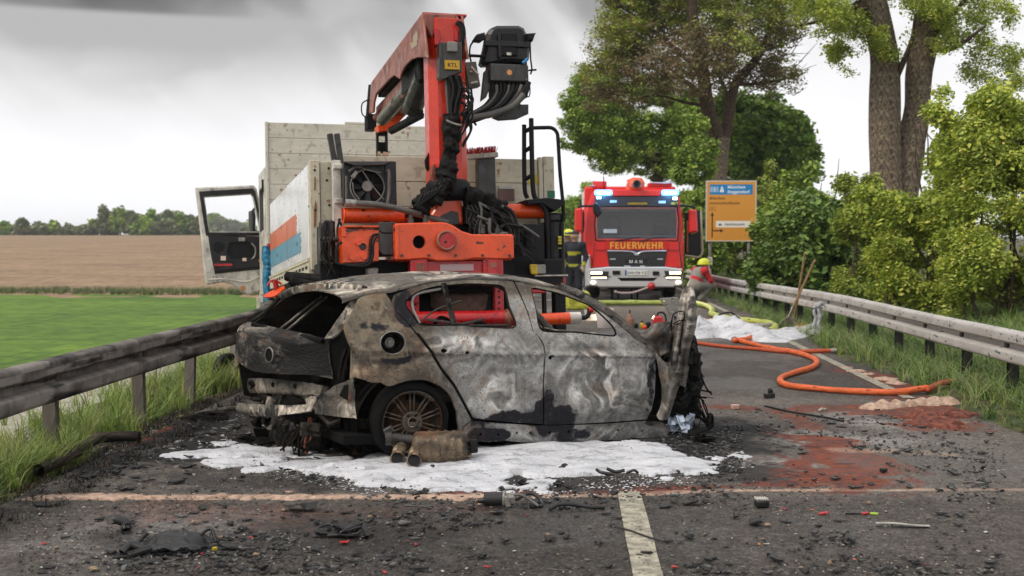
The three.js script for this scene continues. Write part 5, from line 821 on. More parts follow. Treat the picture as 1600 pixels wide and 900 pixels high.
{ // column, hose bundle, boom
  const col = part('crane_column', [plate([[-.165, .5], [-.165, .40], [-.09, .66], [.13, .66], [.195, .55], [.195, .38], [.1, .3], [-.09, .3]].slice(1).map(p => p), 1, 0, [], 0)], K.orange); TRK.remove(col);
  // column with a six-sided section
  const sec = [[-.165, .36], [-.165, .53], [-.10, .64], [.12, .64], [.19, .55], [.19, .36]], y0 = 1.98, y1 = 3.74;
  const cg = new THREE.ExtrudeGeometry(shape(sec.map(p => [p[0], -p[1]])), { depth: y1 - y0, bevelEnabled: true, bevelSize: .01, bevelThickness: .01, bevelSegments: 2, curveSegments: 4 }); cg.rotateX(-Math.PI / 2).translate(0, y0, 0); part('column', muv(cg), K.colRed);
  part('column_foot', [tPlate([[668, 290], [727, 288], [728, 312], [669, 314]], .68, .36, [], .03)], K.soot); part('column_plate', [tPlate([[675, 258], [679, 256], [682, 268], [681, 283], [677, 284], [674, 272]], .62, .08)], K.dullRed); part('side_flap', [tPlate([[664, 250], [671, 236], [673, 258], [669, 268], [665, 262]], .5, .03)], K.soot);
  part('wrapped_hoses', [wrapN(tTube([[706, 178], [707, 200], [705, 222], [702, 245], [700, 268], [696, 288]], .78, .08, 90, 26), .04, 12)], K.soot);
  part('wrapped_hoses', [wrapN(tTube([[700, 282], [688, 300], [668, 315], [650, 324]], .80, .09, 60, 26), .05, 14)], K.soot); part('hose_folds', [0, 1, 2, 3, 4, 5].map(i => tTube([[690 - i * 6, 290 + i * 3], [676 - i * 5, 306 + i * 3], [646 + i * 2, 322 + i]], .9, .012, 16, 5)), K.rubber);
  part('wrapped_hoses', [wrapN(tTube([[726, 306], [748, 309], [768, 318], [784, 330]], .72, .08, 60, 24), .035, 13)], K.soot); for (let i = 0; i < 5; i++) part('pressure_hose', [tTube([[768 + i * 5, 318 + i], [786 + i * 4, 334], [796 + i * 3, 356], [794 + i * 4, 388 - i * 2]], .74 + i * .03, .018, 30)], i % 2 ? K.hose : K.rubber);
  part('control_valves', [tBox(752, 778, 343, 360, .72, .1), tBox(780, 800, 340, 352, .6, .1), tBox(728, 750, 318, 350, .62, .12)], K.darkSteel); part('valve_label', [tBox(757, 768, 346, 354, .726, .004, 0)], K.white); part('valve_pipes', [0, 1, 2, 3].map(i => tTube([[730 + i * 6, 320], [736 + i * 6, 334], [732 + i * 7, 348], [744 + i * 5, 362]], .76, .01)), K.gun);
  for (const [x, y] of [[756, 318], [771, 366], [822, 372], [828, 362]]) part('hose_coupling', [rod(T(x, y, .7), T(x + 1, y + 14, .7), .022, .02, 8)], K.steel);
  part('red_support', [tBox(800, 850, 352, 384, .5, .05)], K.red); part('support_strut', [tBox(838, 842, 350, 384, .51, .03)], K.black); part('small_cylinder', [rod(T(826, 386, .72), T(826, 360, .72), .05, .05, 14)], K.black);
  // hoses running up the column
  for (let i = 0; i < 8; i++) part('column_hose', [tTube([[697 + i * 3, 118], [698 + i * 3.2 + (i % 3) * 2, 140], [700 + i * 2.4, 165], [703 + i * 1.4, 190]], .74 + (i % 3) * .03, .016, 24)], i % 3 ? K.rubber : K.hose);
  part('hose_clamp', [tTube([[697, 188], [708, 193], [720, 196]], .86, .012)], K.steel); part('column_box', [tPlate([[687, 66], [722, 66], [722, 112], [690, 125], [686, 120]], .80, .12)], K.gun); part('connector_block', [tBox(700, 715, 65, 80, .84, .06)], K.grey);
  const cv = document.createElement('canvas'); cv.width = 256; cv.height = 160; const x = cv.getContext('2d'); x.fillStyle = '#c89a1e'; x.fillRect(0, 0, 256, 160); x.fillStyle = '#17140e'; x.font = 'bold 104px sans-serif'; x.textAlign = 'center'; x.textBaseline = 'middle'; x.fillText('KTL', 128, 84); x.strokeStyle = '#8a6912'; x.lineWidth = 5; x.strokeRect(4, 4, 248, 152);
  const kt = new THREE.CanvasTexture(cv); kt.colorSpace = THREE.SRGBColorSpace; const a = T(695, 93, .83), b = T(719, 109, .83); part('company_plate', [lim(a[0], b[0], a[1], b[1], .81, .825, .004)], K.yellow); put('plate_print', new THREE.PlaneGeometry(Math.abs(b[0] - a[0]) * .98, Math.abs(a[1] - b[1]) * .97).translate((a[0] + b[0]) / 2, (a[1] + b[1]) / 2, .8275), mat(0xffffff, .5, 0, { map: kt }), TRK);
  // boom
  const bl = (px, x) => px.map(p => { const q = TS(p[0], p[1], x); return [-q[2], q[1]]; });
  const out = bl([[663, 21], [671, 90], [655, 90], [647, 93], [640, 99], [634, 107], [630, 116], [628, 124], [619, 118], [611, 124], [601, 135], [591, 146], [587, 160], [586, 176], [579, 178], [583, 129]], -.21);
  const boom = new THREE.Group(); boom.name = 'boom'; TRK.add(boom);
  for (const xx of [-.21, .19]) put('boom_plate', plate(out, .025, 0, [], .006).rotateY(Math.PI / 2).translate(xx, 0, 0), K.dullRed, boom);
  const tn = bl([[663, 21], [583, 129]], -.21); { const [p, q] = tn, L = Math.hypot(q[0] - p[0], q[1] - p[1]), an = Math.atan2(q[1] - p[1], q[0] - p[0]); put('boom_top', [box(.45, .025, L, 0, (p[1] + q[1]) / 2 + .004, -(p[0] + q[0]) / 2, [an, 0, 0])], K.red, boom); put('faded_decal', [plate(bl([[645, 57], [652, 48], [653, 62], [646, 70]], -.238), .002, 0, [], 0).rotateY(Math.PI / 2).translate(-.237, 0, 0), plate(bl([[641, 68], [651, 62], [652, 70], [643, 77]], -.238), .002, 0, [], 0).rotateY(Math.PI / 2).translate(-.2365, 0, 0)], mat(C(.42, .33, .26), .7), boom); }
  put('boom_head', [tPlate([[662, 20], [712, 21], [724, 36], [724, 58], [712, 58], [708, 40], [690, 36], [680, 44], [676, 60], [664, 40]], .62, .5, [], .015)], K.dullRed, boom); put('head_recess', [tBox(676, 716, 36, 68, .45, .1)], K.black, boom); put('head_fork', [tPlate([[679, 42], [686, 46], [689, 60], [686, 70], [680, 70]], .68, .06)], K.red, boom); put('head_fork', [tPlate([[711, 42], [716, 46], [716, 66], [711, 62]], .68, .06)], K.red, boom); put('head_hose', [tTube([[714, 34], [722, 38], [725, 52], [722, 68]], .66, .02), tTube([[712, 36], [719, 42], [721, 54], [718, 68]], .7, .016)], K.rubber, boom);
  put('inner_boom', [box(.26, .20, 2.2, -.01, 3.34, -1.35, [-.02, 0, 0])], K.dullRed, boom); put('inner_boom_black', [box(.3, .26, .9, 0, 3.38, -.45, [0, 0, 0], .03), box(.34, .14, 1.9, 0, 3.55, -1.2)], K.black, boom);  // black boxes fill the space between the boom plates
  const tz = (px, py, z) => T(px, py, z); put('boom_cylinder', [rod(tz(597, 188, -1.75), tz(622, 158, -1.2), .075, .075, 6), rod(tz(622, 158, -1.2), tz(645, 130, -.7), .068, .068, 16), new THREE.TorusGeometry(.072, .01, 6, 20).rotateX(.7).translate(...tz(622, 158, -1.2))], K.cyl, boom); put('boom_cylinder', [rod(tz(645, 168, -.9), tz(664, 118, -.1), .115, .11, 18)], K.darkSteel, boom);
  put('lower_arm', [tPlate([[590, 196], [624, 176], [630, 150], [634, 150], [634, 180], [612, 203], [592, 206]], -1.9, .22)], K.orange, boom); put('lower_arm_rail', [rod(tz(612, 204, -1.7), tz(657, 180, -.8), .05, .05, 6), rod(tz(640, 188, -1.1), tz(657, 174, -.8), .05, .04, 6)], K.black, boom); put('extension_cylinder', [rod(tz(588, 185, -2.3), tz(640, 125, -1.6), .05)], K.dullRed, boom); put('end_bar', [rod(tz(580, 133, -2.45), tz(574, 202, -2.45), .035, .035, 8), tBox(574, 588, 178, 202, -2.4, .2)], K.black, boom); put('end_cable', [tTube([[577, 155], [566, 162], [566, 178], [575, 185]], -2.4, .008)], K.black, boom); for (const [x2, y2] of [[628, 120], [657, 74]]) put('lug', [tPlate([[x2 - 2, y2 - 8], [x2 + 1, y2 - 8], [x2 + 2, y2 + 9], [x2 - 1, y2 + 11]], -1.0, .03)], K.black, boom);
  const hk = new THREE.Group(); hk.name = 'hook_yoke'; TRK.add(hk); put('yoke', [tBox(589, 592, 206, 244, -2.0, .06), tBox(603, 606, 206, 240, -2.0, .06), tBox(590, 605, 204, 211, -2.0, .1), tBox(591, 604, 222, 238, -2.05, .1)], K.black, hk); put('shackle_pin', [rod(tz(590, 242, -2), tz(594, 242, -2), .04, .04, 10), rod(tz(598, 243, -2), tz(606, 245, -2), .05, .05, 12)], mat(C(.4, .28, .18), .7), hk);
}
{ // more hydraulic lines round the crane foot, each its own hose
  const r = rng(31);
  for (let i = 0; i < 22; i++) { const x0 = 726 + r() * 60, y0 = 316 + r() * 30, x1 = 735 + r() * 110, y1 = 352 + r() * 60; part('pressure_hose', [tTube([[x0, y0], [mix(x0, x1, .3) + (r() - .5) * 20, y0 + 8 + r() * 18], [mix(x0, x1, .7) + (r() - .5) * 24, mix(y0, y1, .7)], [x1, y1]], .62 + r() * .3, .007 + .012 * r(), 24, 6)], r() < .3 ? K.hose : K.rubber); }
  for (let i = 0; i < 12; i++) { const x0 = 502 + r() * 30, y0 = 340 + r() * 30; part('pressure_hose', [tTube([[x0, y0], [x0 + (r() - .5) * 16, y0 + 20], [x0 + (r() - .5) * 24, y0 + 45], [x0 + r() * 20, y0 + 66]], .62 + r() * .15, .006 + .008 * r(), 20, 6)], K.rubber); }
  for (let i = 0; i < 14; i++) { const y0 = 120 + r() * 60; part('loose_cable', [tTube([[718 + r() * 6, y0], [726 + r() * 10, y0 + 12 * r()], [730 + r() * 12, y0 + 18 + 14 * r()], [716 + r() * 8, y0 + 40 + r() * 20]], .7 + r() * .2, .005 + .006 * r(), 22, 5)], K.rubber); }
  for (let i = 0; i < 10; i++) part('beam_bolt', [new THREE.CylinderGeometry(.014, .014, .02, 6).rotateX(Math.PI / 2).translate(...T(628 + (i % 5) * 42, i < 5 ? 399 : 398 - (i - 5) * 1, .985 + (i < 5 ? 0 : -.5)))], K.gun);
}
{ // operator seat on the column
  const s = new THREE.Group(); s.name = 'operator_seat'; TRK.add(s); const z = .35;
  put('backrest', [tPlate([[752, 98], [758, 74], [762, 52], [768, 43], [778, 39], [812, 39], [820, 43], [826, 56], [829, 76], [828, 92], [822, 98], [800, 96], [786, 97], [770, 101], [756, 102]], z, .16, [], .035)], K.plastic, s); put('backrest_pad', [tPlate([[782, 50], [808, 50], [810, 88], [780, 88]], z + .02, .05, [], .015)], K.black, s); put('back_rail', [tBox(757, 830, 66, 71, z + .03, .03), tBox(779, 783, 52, 90, z + .035, .03)], K.plastic, s); put('maker_label', [tBox(792, 799, 82, 86, z + .04, .004, 0)], K.white, s);
  const bz = z + .12; put('electrics_box', [tBox(766, 826, 101, 126, bz, .18, .015)], K.gun, s); put('orange_dot', [new THREE.CircleGeometry(.028, 24).translate(...T(796, 113, bz + .003))], mat(C(.75, .30, .10), .5), s); for (const [x, y] of [[769, 102.5], [823, 102.5], [769, 124], [823, 124]]) put('box_screw', [new THREE.SphereGeometry(.008, 6, 4).translate(...T(x, y, bz))], K.steel, s);
  for (let i = 0; i < 9; i++) { put('cable_gland', [rod(T(769 + i * 6.6, 126, bz - .05), T(769 + i * 6.6, 134, bz - .05), .02, .016, 8)], K.black, s); put('control_cable', [tTube([[769 + i * 6.6, 133], [770 + i * 5.6, 146], [758 + i * 4.4, 164 + i * .6], [735 + i * 2, 178 + i], [716, 188 + i * 1.2]], bz - .03 + (i % 3) * .03, .016 + .005 * (i % 2), 40)], i % 3 === 1 ? K.hose : K.rubber, s); }
  put('thick_hose', [tTube([[818, 148], [800, 166], [770, 178], [740, 184], [716, 192]], bz + .08, .034, 40, 10)], K.hose, s); put('thick_hose', [tTube([[826, 128], [818, 150], [790, 172], [755, 180], [720, 198]], bz + .02, .028, 40, 10)], K.rubber, s);
  put('foot_plate', [tPlate([[770, 184], [800, 152], [812, 158], [814, 163], [826, 163], [826, 178], [808, 186], [780, 188]], z, .05)], K.darkSteel, s); put('seat_bracket', [tPlate([[757, 112], [766, 102], [770, 126], [760, 152], [752, 158]], z + .05, .06)], K.gun, s); put('seat_base', [tBox(768, 824, 96, 150, z - .1, .12)], K.black, s);
  for (const [a, b] of [[[741, 52], 1], [[822, 52], -1]]) { const h = b > 0 ? [[740, 62], [746, 53], [758, 50], [759, 60], [752, 65], [744, 64]] : [[823, 52], [838, 51], [836, 55], [833, 64], [826, 62]]; put('work_lamp', [tPlate(h, z + .08, .09, [], .012)], K.black, s); }
  put('lamp_arm', [tTube([[758, 58], [757, 72]], z, .01), tTube([[742, 62], [735, 72], [734, 86], [738, 104]], z, .009), tTube([[828, 62], [829, 90], [831, 108], [829, 116]], z, .009)], K.black, s); put('arm_rest', [tTube([[725, 96], [727, 88], [734, 87], [757, 88]], z, .016)], K.black, s); put('seat_handle', [tTube([[825, 134], [828, 136], [827, 150], [820, 151]], z, .006), rod(T(826, 110, z), T(838, 109, z), .01)], K.black, s); put('blue_plug', [rod(T(817, 99, z + .14), T(825, 91, z + .14), .02, .012, 8)], mat(C(.03, .2, .45), .5), s);
  put('control_unit', [tPlate([[726, 97], [744, 96], [751, 134], [733, 138]], z + .1, .12)], wear(C(.12, .11, .09), .6), s); put('control_lever', [tTube([[736, 104], [741, 110], [748, 117]], z + .16, .012), tTube([[734, 112], [742, 112]], z + .14, .01), tTube([[736, 130], [746, 128]], z + .14, .012)], K.cream, s); put('hanging_cable', [tTube([[736, 138], [738, 160], [738, 184], [744, 196]], z + .1, .012)], K.black, s);
  // ladder to the seat
  const l = new THREE.Group(); l.name = 'ladder'; TRK.add(l); put('stile', [tTube([[819, 195], [819, 250], [820, 296], [824, 310]], .4, .024, 40)], K.black, l); put('stile', [tTube([[830, 185], [831, 240], [833, 295], [838, 312], [851, 326], [855, 345], [856, 400], [857, 432]], .46, .026, 70)], K.black, l); put('hand_rail', [tTube([[830, 200], [848, 199.5], [862, 200], [870, 207], [872, 220], [875, 270], [879, 312], [881, 346]], .42, .02, 70)], K.black, l);
  for (const y of [[206, 200], [237, 229], [281, 274]]) put('rung', [rod(T(819, y[0], .4), T(831, y[1], .46), .022)], K.black, l);
  put('platform', [tPlate([[822, 312], [855, 309], [882, 312], [884, 318], [868, 330], [848, 318], [826, 319]], .5, .4)], K.black, l); const cb = put('cabinet', [tBox(853, 882, 346, 432, .42, .3, .02), tBox(858, 881, 332, 347, .4, .2, .03), tBox(850, 884, 428, 434, .45, .3)], K.plastic, l);
  put('cabinet_tube', [rod(T(862, 428, .45), T(862, 348, .45), .03, .03, 14), rod(T(878, 428, .44), T(878, 346, .44), .018, .018, 10)], K.black, l); for (let i = 0; i < 3; i++) put('yellow_lettering', [tBox(872, 878, 369 + i * 4.6, 372.6 + i * 4.6, .455, .006, 0)], K.yellow, l); put('yellow_lettering', [tBox(872, 878, 387, 388.4, .455, .006, 0)], K.yellow, l);
  part('tail_step', [tBox(836, 888, 429, 432, .62, .3, .005)], K.white); part('tail_lamp_box', [tBox(856, 884, 432, 446, .55, .15)], K.red); part('plate_lamp', [tBox(840, 853, 413, 428, .66, .05)], K.steel); part('yellow_cloth', [wrapN(tBox(829, 839, 414, 428, .66, .04).clone(), .012, 12)], K.yellow);
  part('tool_post', [tBox(748, 774, 246, 312, .2, .12)], K.gun);
}
// things hanging on or stood on the truck
{
  const B = thing('broom', 'broom head with red bristles set upside down on the dark post of the lorry', 'broom'); B.applyMatrix4(TRK.matrixWorld);
  put('broom_head', [box(.33, .05, .09, ...T(753, 244, .2), [0, 0, .1])], K.cream, B); const r = rng(3), g = []; const c = T(752, 240, .2); for (let i = 0; i < 150; i++) { const x = (r() - .5) * .31, zz = (r() - .5) * .07; g.push(rod([c[0] + x, c[1] + x * .1 - .01, c[2] + zz], [c[0] + x * 1.06 + (r() - .5) * .03, c[1] + x * .1 + .05 + .02 * r(), c[2] + zz * 1.3 + (r() - .5) * .02], .0035, .003, 4)); } put('bristles', g, K.red, B);
  const bl = thing('work_clothes', 'blue work clothes hanging beside the open lorry door', 'clothing'); bl.applyMatrix4(TRK.matrixWorld); const cz = -4.3;
  const cloth = (n, rows, m) => put(n, wrapN(thick(net(rows, 24, 40, 0), .02).clone(), .018, 16), m, bl);
  cloth('trousers', [[T(412, 386, cz), T(416, 384, cz + .2), T(421, 388, cz)], [T(411, 400, cz), T(415, 398, cz + .2), T(420, 404, cz)], [T(414, 412, cz), T(418, 410, cz + .2), T(424, 414, cz)], [T(413, 430, cz), T(418, 428, cz + .2), T(427, 432, cz)], [T(413, 452, cz), T(418, 450, cz + .15), T(424, 450, cz)], [T(415, 478, cz), T(420, 480, cz + .1), T(427, 478, cz)]], K.blueCloth);
  const fl = thing('plastic_fender', 'orange plastic mudguard piece sticking out below the lorry bed', 'mudguard'); fl.applyMatrix4(TRK.matrixWorld); put('fender_shell', thick(net([[T(412, 463, -1.6), T(425, 456, -1.5), T(445, 448, -1.4)], [T(414, 466, -1.5), T(430, 464, -1.3), T(446, 452, -1.3)]], 16, 6, .01), .015), K.orange, fl); put('fender_strap', [tTube([[418, 447], [422, 440], [430, 438], [440, 444]], -1.4, .012), tTube([[430, 440], [436, 470]], -1.45, .03)], K.red, fl);
  const gb = thing('warning_lamp', 'small yellow lamp hanging at the rear corner post of the lorry', 'lamp'); gb.applyMatrix4(TRK.matrixWorld); put('lamp_body', [lathe([[0, -.09], [.055, -.09], [.06, -.03], [.05, .02], [.03, .05], [.02, .09], [0, .1]], 18).translate(...T(512, 430, .45))], K.yellow, gb); put('lamp_base', [lathe([[0, -.12], [.06, -.12], [.062, -.085], [0, -.085]], 18).translate(...T(512, 430, .45))], K.steel, gb); put('lamp_hanger', [rod(T(512, 424, .45), T(512, 405, .45), .008)], K.black, gb);
  const wl = thing('torn_insulation', 'torn white insulation and bent metal strips under the crane housing', 'scrap'); wl.applyMatrix4(TRK.matrixWorld); put('insulation', [wrapN(tBox(576, 591, 420, 436, .7, .1).clone(), .02, 14)], K.white, wl); put('metal_strip', [tTube([[560, 434], [572, 436], [588, 439], [606, 434]], .8, .016), tTube([[610, 440], [611, 434], [618, 433]], .8, .01)], K.steel, wl);
}
// charred beams lying across behind the car roof, against the lorry
{ const t = thing('charred_beam', 'charred black beams lying between the lorry bed and the car roof', 'beam'); t.applyMatrix4(TRK.matrixWorld); put('beam', [rod(T(448, 432, .2), T(505, 438, .5), .05, .06, 6), rod(T(455, 440, .3), T(508, 444, .5), .05, .05, 6), tBox(455, 515, 438, 456, .3, .3)], K.soot, t); }
// ---------------------------------------------------------------- fire engine
const canvasT = (w, h, draw) => { const c = document.createElement('canvas'); c.width = w; c.height = h; draw(c.getContext('2d'), w, h); const t = new THREE.CanvasTexture(c); t.colorSpace = THREE.SRGBColorSpace; return t; };
const FD = 30.7, fo = at(990, 370, FD);
const FE = thing('fire_engine', 'red fire engine with lit headlights and blue lights facing the wreck', 'fire engine', [fo.x, 0, fo.z]);
FE.updateMatrixWorld(true);
{
  const inv = FE.matrixWorld.clone().invert(), cam = camera.position.clone().applyMatrix4(inv);
  const Fp = (px, py, z) => { const b = at(px, py, 9).applyMatrix4(inv).sub(cam); b.multiplyScalar((z - cam.z) / b.z).add(cam); return [b.x, b.y, b.z]; };
  const fPlate = (px, z, t, holes = [], bv = .01) => plate(px.map(p => Fp(p[0], p[1], z)), t, z, holes.map(h => h.map(p => Fp(p[0], p[1], z))), bv);
  const fBox = (x0, x1, y0, y1, z, t, r = .01) => { const a = Fp(x0, y1, z), b = Fp(x1, y0, z); return lim(a[0], b[0], a[1], b[1], z - t, z, r); };
  const fTube = (pts, z, r, n) => tube(pts.map(p => Fp(p[0], p[1], p[2] ?? z)), r, n ?? pts.length * 6, 7);
  const sig = mat(C(.74, .016, .010), .3, 0, { clearcoat: .4, clearcoatRoughness: .15 }), wht = mat(C(.56, .56, .56), .35, 0, { clearcoat: .3 }), blk = mat(C(.02, .021, .024), .3, 0, { clearcoat: .4 }), yel = mat(C(.75, .52, .10), .45), silver = mat(C(.6, .6, .6), .3, .8);
  const p = (n, g, m, q = FE) => put(n, g, m, q);
  p('cab', [fPlate([[913, 424], [911, 380], [915, 330], [926, 300], [938, 296], [1050, 296], [1060, 300], [1066, 330], [1069, 380], [1068, 424]], -.06, 1.1, [[[932, 323], [1058, 323], [1061, 345], [1059, 376], [931, 376], [929, 350]]], .05), fPlate([[913, 424], [911, 380], [915, 330], [926, 300], [938, 296], [1050, 296], [1060, 300], [1066, 330], [1069, 380], [1068, 424]], -1.17, .8, [], .05), fPlate([[928, 376], [1060, 376], [1064, 418], [924, 418]], -.01, .1, [], .03)], sig);
  p('body', [lim(-1.24, 1.24, .8, 3.0, -8.2, -2.0, .06)], sig); p('body_shutter', [lim(-1.256, -1.23, 1.1, 2.7, -4, -2.2), lim(-1.256, -1.23, 1.1, 2.7, -6, -4.2)], silver); p('chassis', [lim(-.5, .5, .5, .85, -8, -.3), lim(-1.1, 1.1, .45, .8, -1.2, -.15)], K.black);
  const wsc = [[932, 323], [1058, 323], [1061, 345], [1059, 376], [931, 376], [929, 350]], shrink = k => wsc.map(q => [mix(995, q[0], k), mix(349, q[1], k)]);
  p('windscreen', [fPlate(wsc, .0, .006, [], 0)], M.glass); p('windscreen_seal', [fPlate(shrink(1.012), .004, .03, [shrink(.985)], .004)], K.rubber);
  const inn = mat(C(.10, .10, .105), .8), seatM = mat(C(.05, .05, .055), .9);
  p('cab_lining', [fPlate(shrink(1.0), -.10, 1.04, [shrink(.975)], 0), fBox(934, 1056, 325, 374, -1.13, .03)], inn);
  for (const x of [958, 1030]) p('cab_seat', [fBox(x - 10, x + 10, 340, 376, -.95, .14, .05), fBox(x - 5, x + 5, 332, 340, -.95, .1, .03)], seatM);
  p('dashboard', [fBox(933, 1057, 368, 377, -.12, .4, .04)], seatM); p('steering_wheel', [new THREE.TorusGeometry(.2, .018, 8, 28).rotateX(-.5).translate(...Fp(1030, 364, -.6))], K.black); p('sun_visor', [fBox(936, 990, 325, 330, -.15, .03), fBox(1000, 1054, 325, 330, -.15, .03)], inn);
  p('dashboard_paper', [fBox(943, 964, 358, 364, .004, .004, 0)], wht);
  p('wiper', [fTube([[962, 376], [985, 373], [1000, 371]], .03, .014), fTube([[1000, 377], [1022, 372], [1040, 371]], .03, .014)], K.black);
  p('upper_band', [fPlate([[930, 306], [1058, 306], [1060, 323], [929, 323]], -.01, .08, [], .02)], blk);
  const signT = canvasT(256, 48, (x) => { x.fillStyle = '#14161a'; x.fillRect(0, 0, 256, 48); x.fillStyle = '#d8ac35'; x.font = 'bold 40px sans-serif'; x.textAlign = 'center'; x.textBaseline = 'middle'; x.fillText('HAIMHAUSEN', 128, 25, 246); });
  const decal = (n, x0, x1, y0, y1, z, t, o = {}) => { const a = Fp(x0, y1, z), b = Fp(x1, y0, z); return p(n, new THREE.PlaneGeometry(b[0] - a[0], b[1] - a[1]).translate((a[0] + b[0]) / 2, (a[1] + b[1]) / 2, z), mat(0xffffff, .4, 0, { map: t, ...o })); };
  decal('place_lettering', 980, 1012, 314.5, 321, .006, signT); decal('radio_number', 1048, 1060, 314, 321, .006, canvasT(96, 56, x => { x.fillStyle = '#14161a'; x.fillRect(0, 0, 96, 56); x.fillStyle = '#d8ac35'; x.font = 'bold 46px sans-serif'; x.textAlign = 'center'; x.textBaseline = 'middle'; x.fillText('48/1', 48, 30, 92); }));
  decal('fire_service_lettering', 945, 1044, 376.5, 389.5, .012, canvasT(1024, 136, x => { x.fillStyle = '#ce2117'; x.fillRect(0, 0, 1024, 136); x.fillStyle = '#e0b040'; x.font = 'bold 150px sans-serif'; x.textAlign = 'center'; x.textBaseline = 'middle'; x.fillText('FEUERWEHR', 512, 74, 1012); }));
  p('grille', [fPlate([[948, 391], [1042, 391], [1038, 419], [952, 419]], .03, .06, [], .02)], blk); p('grille_trim', [fTube([[949, 392], [985, 393], [995, 398], [1005, 393], [1041, 392]], .045, .018)], silver);
  p('grille_slat', [fBox(954, 1036, 403.5, 404.6, .036, .01, 0), fBox(955, 1035, 411, 412, .036, .01, 0)], K.darkSteel); p('badge', [fPlate([[988, 394], [1002, 394], [998, 399], [992, 399]], .05, .02)], silver); p('marker_lamp', [fBox(953, 962, 404, 405.6, .045, .01, 0), fBox(1027, 1036, 404, 405.6, .045, .01, 0), fBox(975, 985, 415, 416.5, .045, .01, 0), fBox(1000, 1008, 415, 416.5, .045, .01, 0)], wht);
  decal('maker_lettering', 976, 1011, 405, 412.5, .034, canvasT(256, 56, x => { x.fillStyle = '#16171a'; x.fillRect(0, 0, 256, 56); x.fillStyle = '#d8d8d8'; x.font = 'bold 56px sans-serif'; x.textAlign = 'center'; x.textBaseline = 'middle'; x.fillText('M A N', 128, 30, 250); }));
  p('bumper', [fPlate([[920, 420], [950, 417], [1040, 417], [1066, 420], [1067, 446], [1052, 449], [934, 449], [919, 446]], .10, .5, [[[962, 433], [1030, 433], [1022, 441], [970, 441]]], .03)], wht); p('bumper_intake', [fBox(955, 1034, 425, 443, .05, .06)], K.black); p('number_plate', [fBox(976, 1012, 422, 430, .115, .01, 0)], wht);
  decal('number_plate_print', 976.5, 1011.5, 422.3, 429.7, .117, canvasT(256, 56, x => { x.fillStyle = '#e8e8e4'; x.fillRect(0, 0, 256, 56); x.fillStyle = '#2348a0'; x.fillRect(0, 0, 20, 56); x.fillStyle = '#1b1b1b'; x.font = 'bold 44px sans-serif'; x.textAlign = 'center'; x.textBaseline = 'middle'; x.fillText('DAH-FW 112', 138, 30, 224); }));
  p('bumper_hook', [fBox(957, 969, 423, 429, .13, .06), fBox(1020, 1030, 424, 430, .13, .06)], K.black);
  // lamps: a glowing strip and a spot light just before it
  const glow = new THREE.MeshStandardMaterial({ color: 0x222222, emissive: C(1, .82, .58), emissiveIntensity: 5 });
  for (const [x0, x1, fx] of [[921, 951, 927], [1038, 1066, 1060]]) {
    const h = p('headlight', [fPlate([[x0, 423], [x1, 424], [x1 - 1, 436], [x0 + 3, 436]], .125, .06, [], .01)], blk);
    p('light_strip', [fBox(x0 + (fx < 1000 ? 2 : 8), x1 - (fx < 1000 ? 10 : 2), 424.6, 428.2, .135, .015, 0), fBox(x0 + 3, x1 - 3, 433, 435, .135, .015, 0)], glow, h); p('daylight_lamp', [new THREE.SphereGeometry(.05, 12, 8).scale(1.3, .8, .4).translate(...Fp(fx, 441, .115))], glow, h);
    const l = new THREE.SpotLight(0xffe2b8, 12, 26, .5, .8, 2); const q = Fp((x0 + x1) / 2, 430, .2); l.position.set(...q); l.target.position.set(q[0], -.6, 14); l.castShadow = true; FE.add(l, l.target);
  }
  const blueM = new THREE.MeshStandardMaterial({ color: 0x0a3a80, emissive: C(.10, .42, 1), emissiveIntensity: 4 }), blueCore = new THREE.MeshStandardMaterial({ color: 0x8899aa, emissive: C(.55, .85, 1), emissiveIntensity: 6 });
  for (const [x0, x1] of [[929, 957], [1034, 1061]]) {
    const b = p('blue_beacon', [fBox(x0, x1, 296.5, 305, .05, .25, .04)], blueM); p('beacon_core', [fBox(x0 + 4, x1 - 4, 299, 303, .062, .02, .005)], blueCore, b);
    const l = new THREE.PointLight(0x58b0ff, 1.6, 14, 2); l.position.set(...Fp((x0 + x1) / 2, 301, .3)); l.castShadow = true; FE.add(l);
  }
  for (const [x0, x1, y0, y1] of [[932, 939, 307, 310.5], [1051, 1058, 308, 312]]) p('front_flasher', [fBox(x0, x1, y0, y1, .01, .02, 0)], blueCore); p('roof_lamp', [fBox(953, 964, 313, 317, .02, .03), fBox(1029, 1040, 314, 318, .02, .03)], mat(C(.5, .6, .7), .3));
  p('roof_lip', [fPlate([[956, 297], [1034, 298], [1030, 306], [958, 306]], .05, .5)], sig); p('roof_box', [fBox(926, 948, 283, 294, -.6, .6, .03), fBox(1012, 1050, 286, 292, -.8, .5, .02)], sig); p('roof_rack', [fBox(1016, 1052, 284.5, 286.5, -.6, .5), fBox(920, 930, 289, 291, -.5, .5)], silver);
  // water monitor on the roof
  p('monitor_body', [new THREE.SphereGeometry(.22, 20, 14).scale(1.05, .8, 1).translate(...Fp(993, 289, -.2)), rod(Fp(984, 298, -.2), Fp(984, 288, -.2), .11, .09, 14), fPlate([[980, 281], [990, 277], [1003, 278], [1008, 286], [1006, 293], [984, 294]], -.1, .3, [], .05)], mat(C(.75, .10, .03), .4)); p('monitor_nozzle', [rod(Fp(995, 287.5, -.1), Fp(995, 287.5, .16), .10, .085, 20), new THREE.TorusGeometry(.085, .02, 8, 22).translate(...Fp(995, 287.5, .16))], K.gun); p('nozzle_bore', [new THREE.CircleGeometry(.06, 18).translate(...Fp(995, 287.5, .165))], K.black);
